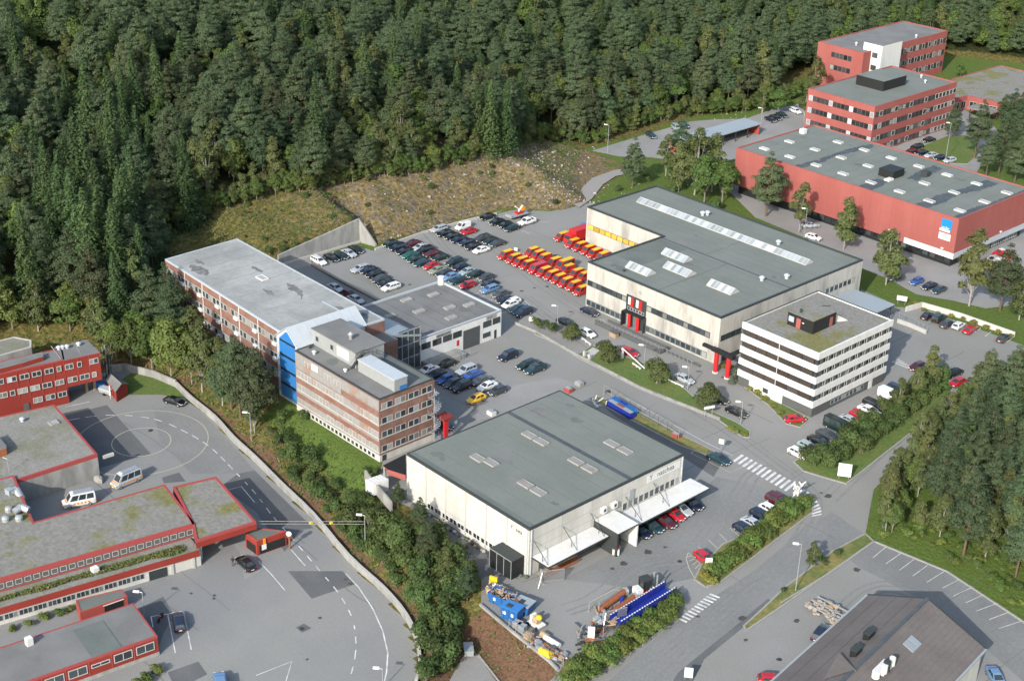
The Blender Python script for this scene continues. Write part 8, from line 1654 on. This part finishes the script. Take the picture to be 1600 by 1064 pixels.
# trees between the halls and around the red offices
for kind, px, py, s, l in [('birch', 1060, 300, .95, 'leafy birch at the back of the post terminal roof'), ('birch', 1085, 305, 1.1, 'largest birch in the clump behind the post terminal'), ('birch', 1112, 300, 1.1, 'birch at the right of the clump behind the post terminal'), ('broad', 1100, 318, .95, 'leafy tree low in the clump behind the post terminal'), ('broad', 1128, 318, .85, 'leafy tree closest to the red hall end'), ('pine', 1062, 262, .7, 'pine in front of the carport end'), ('pine', 988, 292, .75, 'lone pine on the slope below the upper car park'), ('birch', 1040, 275, .7, 'small birch between lone pine and carport'), ('pine', 1197, 338, .9, 'dense pine beside the long red hall wall'), ('birch', 1248, 364, .8, 'birch partly hiding a white hatchback'), ('birch', 1318, 390, .9, 'birch in the middle of the red hall wall'), ('birch', 1384, 445, 1.0, 'tall pale stemmed birch before the red hall'), ('birch', 1514, 478, 1.1, 'broad birch on the grass before the white van'), ('pine', 1562, 486, .85, 'pine on the grass beside the broad birch'), ('birch', 1592, 500, .8, 'birch at the picture edge on the grass'),
                           ('pine', 1522, 248, 1.1, 'big pine on the small lawn of the red offices'), ('pine', 1486, 216, .75, 'smaller pine by the red office corner'), ('pine', 1572, 222, 1.0, 'pine right of the drive at the red offices'), ('pine', 1596, 240, 1.0, 'pine at the picture edge by the red offices'), ('pine', 1560, 272, 1.0, 'pine behind the red hall roof corner'), ('pine', 1585, 285, 1.0, 'pine beyond the red hall right roof corner'), ('pine', 1540, 278, .85, 'front pine of the group behind the red hall roof'), ('pine', 1605, 275, .95, 'pine cut by the picture edge behind the red hall'), ('birch', 1568, 190, .75, 'yellowish birch before the low red hall'), ('broad', 1592, 200, .8, 'leafy tree right of the yellowish birch'), ('birch', 1600, 185, .8, 'birch at the edge near the low red hall'),
                           ('broad', 1075, 290, .9, 'leafy tree filling the middle of the clump behind the post terminal'), ('birch', 1098, 290, 1.0, 'birch at the back of the clump behind the post terminal'), ('broad', 1140, 300, .75, 'leafy tree at the near side of the clump behind the post terminal'), ('shrub', 1120, 330, 1.2, 'wide shrub under the clump behind the post terminal'), ('shrub', 1050, 300, 1.1, 'wide shrub left of the clump behind the post terminal'), ('shrub', 1010, 285, .8, 'shrub on the slope near the lone pine'), ('shrub', 965, 300, .6, 'low shrub beside the gravel path'), ('birch', 1256, 190, .7, 'birch against the side of the red office'), ('birch', 1270, 160, .9, 'birch beside the rear red office'), ('broad', 1215, 178, .7, 'leafy tree behind the black cars beyond the carport'), ('birch', 1190, 178, .5, 'small birch at the far carport end'), ('broad', 1500, 122, .6, 'round leafy tree near the rear red office'), ('birch', 1268, 886, .42, 'small leafy tree on the road verge behind the tall lamp'), ('shrub', 1284, 882, .6, 'shrub on the road verge near the small leafy tree'), ('shrub', 1310, 868, .5, 'shrub on the verge closest to the woodland'), ('shrub', 1225, 925, .35, 'low shrub by the lamp on the verge')]:
    x, y, z = onland(px, py); plant(kind, x, y, s * ((1.0 if px > 1480 and py < 300 else 1.3) if s > .45 and kind != 'shrub' else 1), l, z=z)
hedge_row([(1380, 228), (1400, 222), (1430, 208), (1462, 192), (1476, 185)], 8, 'hedge', .8, 'low bush along the foot of the red office', 'bushes along the red office'); hedge_row([(1425, 482), (1460, 492), (1500, 500), (1540, 515), (1575, 528)], 9, 'yellow', .9, 'low bush above the whitewashed wall', 'bushes above the whitewashed wall'); hedge_row([(1420, 478), (1440, 478)], 3, 'yellow', .8, 'low rust coloured bush by the information board', 'bushes by the information board')
# woodland on the right
wood = region([(1390, 815), (1410, 755), (1445, 712), (1488, 670), (1506, 630), (1535, 604), (1582, 586), (1625, 575), (1720, 590), (1760, 980), (1640, 945), (1590, 915), (1540, 888), (1490, 862), (1440, 846), (1405, 838)], 4.8, 4)
for x, y in wood:
    u, v = project((x, y, 0)); e = seg_dist([(x, y)], [onland(*p)[:2] for p in ((1390, 815), (1410, 755), (1445, 712), (1488, 670), (1525, 622))], False)[0]
    low = v > 835 - (u - 1375) * -.55 - 28
    k = 'birch' if e < 5 and rv.random() < .7 else ('birch' if rv.random() < .3 else 'broad' if rv.random() < .12 else 'pine')
    z_ = 'at the road edge of the roadside wood' if e < 5 else 'deep in the roadside wood' if v < 780 else 'over the lower right car park'
    plant(k, x, y, rv.uniform(.72, 1.05) * (.72 if e < 5 else .95), dict(pine='grey green pine ', birch='olive birch ', broad='leafy tree ')[k] + z_, 'woodland trees ' + z_, z=0)
under = region([(1364, 800), (1372, 836), (1430, 858), (1490, 884), (1540, 922), (1600, 962), (1640, 985), (1640, 900), (1540, 850), (1440, 800), (1375, 790)], 2.6, 6)
for x, y in under: plant('hedge' if rv.random() < .6 else 'shrub', x, y, rv.uniform(.35, .75), 'low scrub under the trees by the lower right car park', 'low scrub in the roadside wood', z=0)
for px, py, s, l in [(262, 970, .0, '')][:0]: pass
hedge_row([(214, 1035), (228, 1025), (240, 1016)], 3, 'hedge', .8, 'green bush in the bed at the annex corner', 'bushes at the annex corner')
for o in [b for b in COL.objects if b.get('group') == 'bushes at the annex corner']: o.location.z = SCH
for px, py, s in [(20, 986, .6), (45, 978, .6), (70, 968, .7), (95, 960, .7), (110, 955, .6)]: plant('hedge', *at(px, py, SCH), s, 'low bush in the bed behind the annex roof', 'bushes behind the annex', z=SCH)
# prototypes that stayed unused
for k, L in PRO.items():
    for i, p in enumerate(L):
        if (k, i) not in USED:
            for c in list(p.children): bpy.data.objects.remove(c)
            bpy.data.objects.remove(p)
# ------------------------------------------------------------------ ground plants and stones
def scatter_cover():
    rng = np.random.default_rng(3); n = 46000; X = rng.uniform(-285, -110, n); Y = rng.uniform(100, 290, n); P = np.stack([X, Y], 1)
    d = seg_dist(P, BASIN); d[inside(P, BASIN)] = 0; e = seg_dist(P, SCHOOL); e[inside(P, SCHOOL)] = 0; e2 = seg_dist(P, LOT2); e2[inside(P, LOT2)] = 0
    hill = (d > 1.0) & (d < 40) & (Y > 145) & (Y < 285); bank = (((e > .8) & (e < 11)) & (Y > 108) & (Y < 134) & (X < -134)) | ((e2 > .3) & (e2 < 6.5) & (X > -140) & (Y > 108) & (rng.random(n) < .35))
    rocky = hill & (Y > 197) & (Y < 262); keep = (hill & ~rocky) | (rocky & (rng.random(n) < .45)) | bank; P = P[keep]; rocky = rocky[keep]; Z = height(P); m = len(P)
    k = 4; C = np.repeat(np.column_stack([P, Z]), k, 0) + rng.normal(0, [.28, .28, .10], (m * k, 3)) + [0, 0, .12]; nr = np.tile([[.1, -.3, .9]], (m * k, 1)); V, F = leaves(rng, C, nr, .22, .55, .6)
    t = vnoise(np.repeat(P, k, 0), 5, 51) + rng.normal(0, .18, m * k) + np.repeat(rocky, k) * .35; mi = np.where(t > .85, 2, np.where(t > .45, 1, 0))
    me = np_mesh('slope_plants', V, F, ['leaves_green', 'leaves_birch', 'dry_grass'], mi); o = bpy.data.objects.new('slope_plants', me); COL.objects.link(o); tag(o, 'rough grass and low plants covering the slopes', 'undergrowth', kind='stuff')
scatter_cover()
def terrace_plants():
    rng = np.random.default_rng(8); n = 9000; u = rng.uniform(0, W3.L - 3, n); d = rng.uniform(1.7, 3.9, n); keep = d < 2.6 + 1.5 * vnoise(np.stack([u, u * 0], 1), 4, 3); u, d = u[keep], d[keep]
    C = np.stack([W3.o.x + W3.t.x * u + W3.n.x * d, W3.o.y + W3.t.y * u + W3.n.y * d, -1.2 + rng.uniform(.02, .4, len(u))], 1); V, F = leaves(rng, C, np.tile([[.1, -.2, .9]], (len(C), 1)), .16, .6, .6)
    o = bpy.data.objects.new('terrace_plants', np_mesh('terrace_plants', V, F, ['leaves_shrub', 'leaves_birch', 'dry_grass'], rng.integers(0, 3, len(F)))); COL.objects.link(o); tag(o, 'low green planting covering the terrace of the school wing', 'ground cover', kind='stuff')
terrace_plants()
def stones():
    rg_ = random.Random(21); mb = MB(); spots = []
    for i in range(300): 
        Y = rg_.uniform(198, 268); X = rg_.uniform(-292, -248); d = seg_dist([(X, Y)], BASIN)[0]
        if inside([(X, Y)], BASIN)[0] or d > 30 or d < .8: continue
        spots.append((X, Y, rg_.uniform(.08, .26) * (1.7 if rg_.random() < .1 else 1)))
    for px0, px1, py0, py1, n in ((830, 930, 230, 320, 150), (860, 1000, 285, 325, 60), (700, 860, 225, 262, 60), (1090, 1180, 172, 192, 20)):
        for i in range(n): x, y, z = onland(rg_.uniform(px0, px1), rg_.uniform(py0, py1)); spots.append((x, y, rg_.uniform(.08, .25) * (2.0 if rg_.random() < .08 else 1)))
    for i, (x, y, s) in enumerate(spots): mb.blob((x, y, hz(x, y) + s * .25), (s * 1.3, s, s * .8), 'stone' if i % 7 else 'concrete_pale', 6, 4, .25, i)
    o = mb.build('scattered_stones', recalc=False); tag(o, 'pale stones scattered over the rocky slope', 'stones', kind='stuff')
stones()
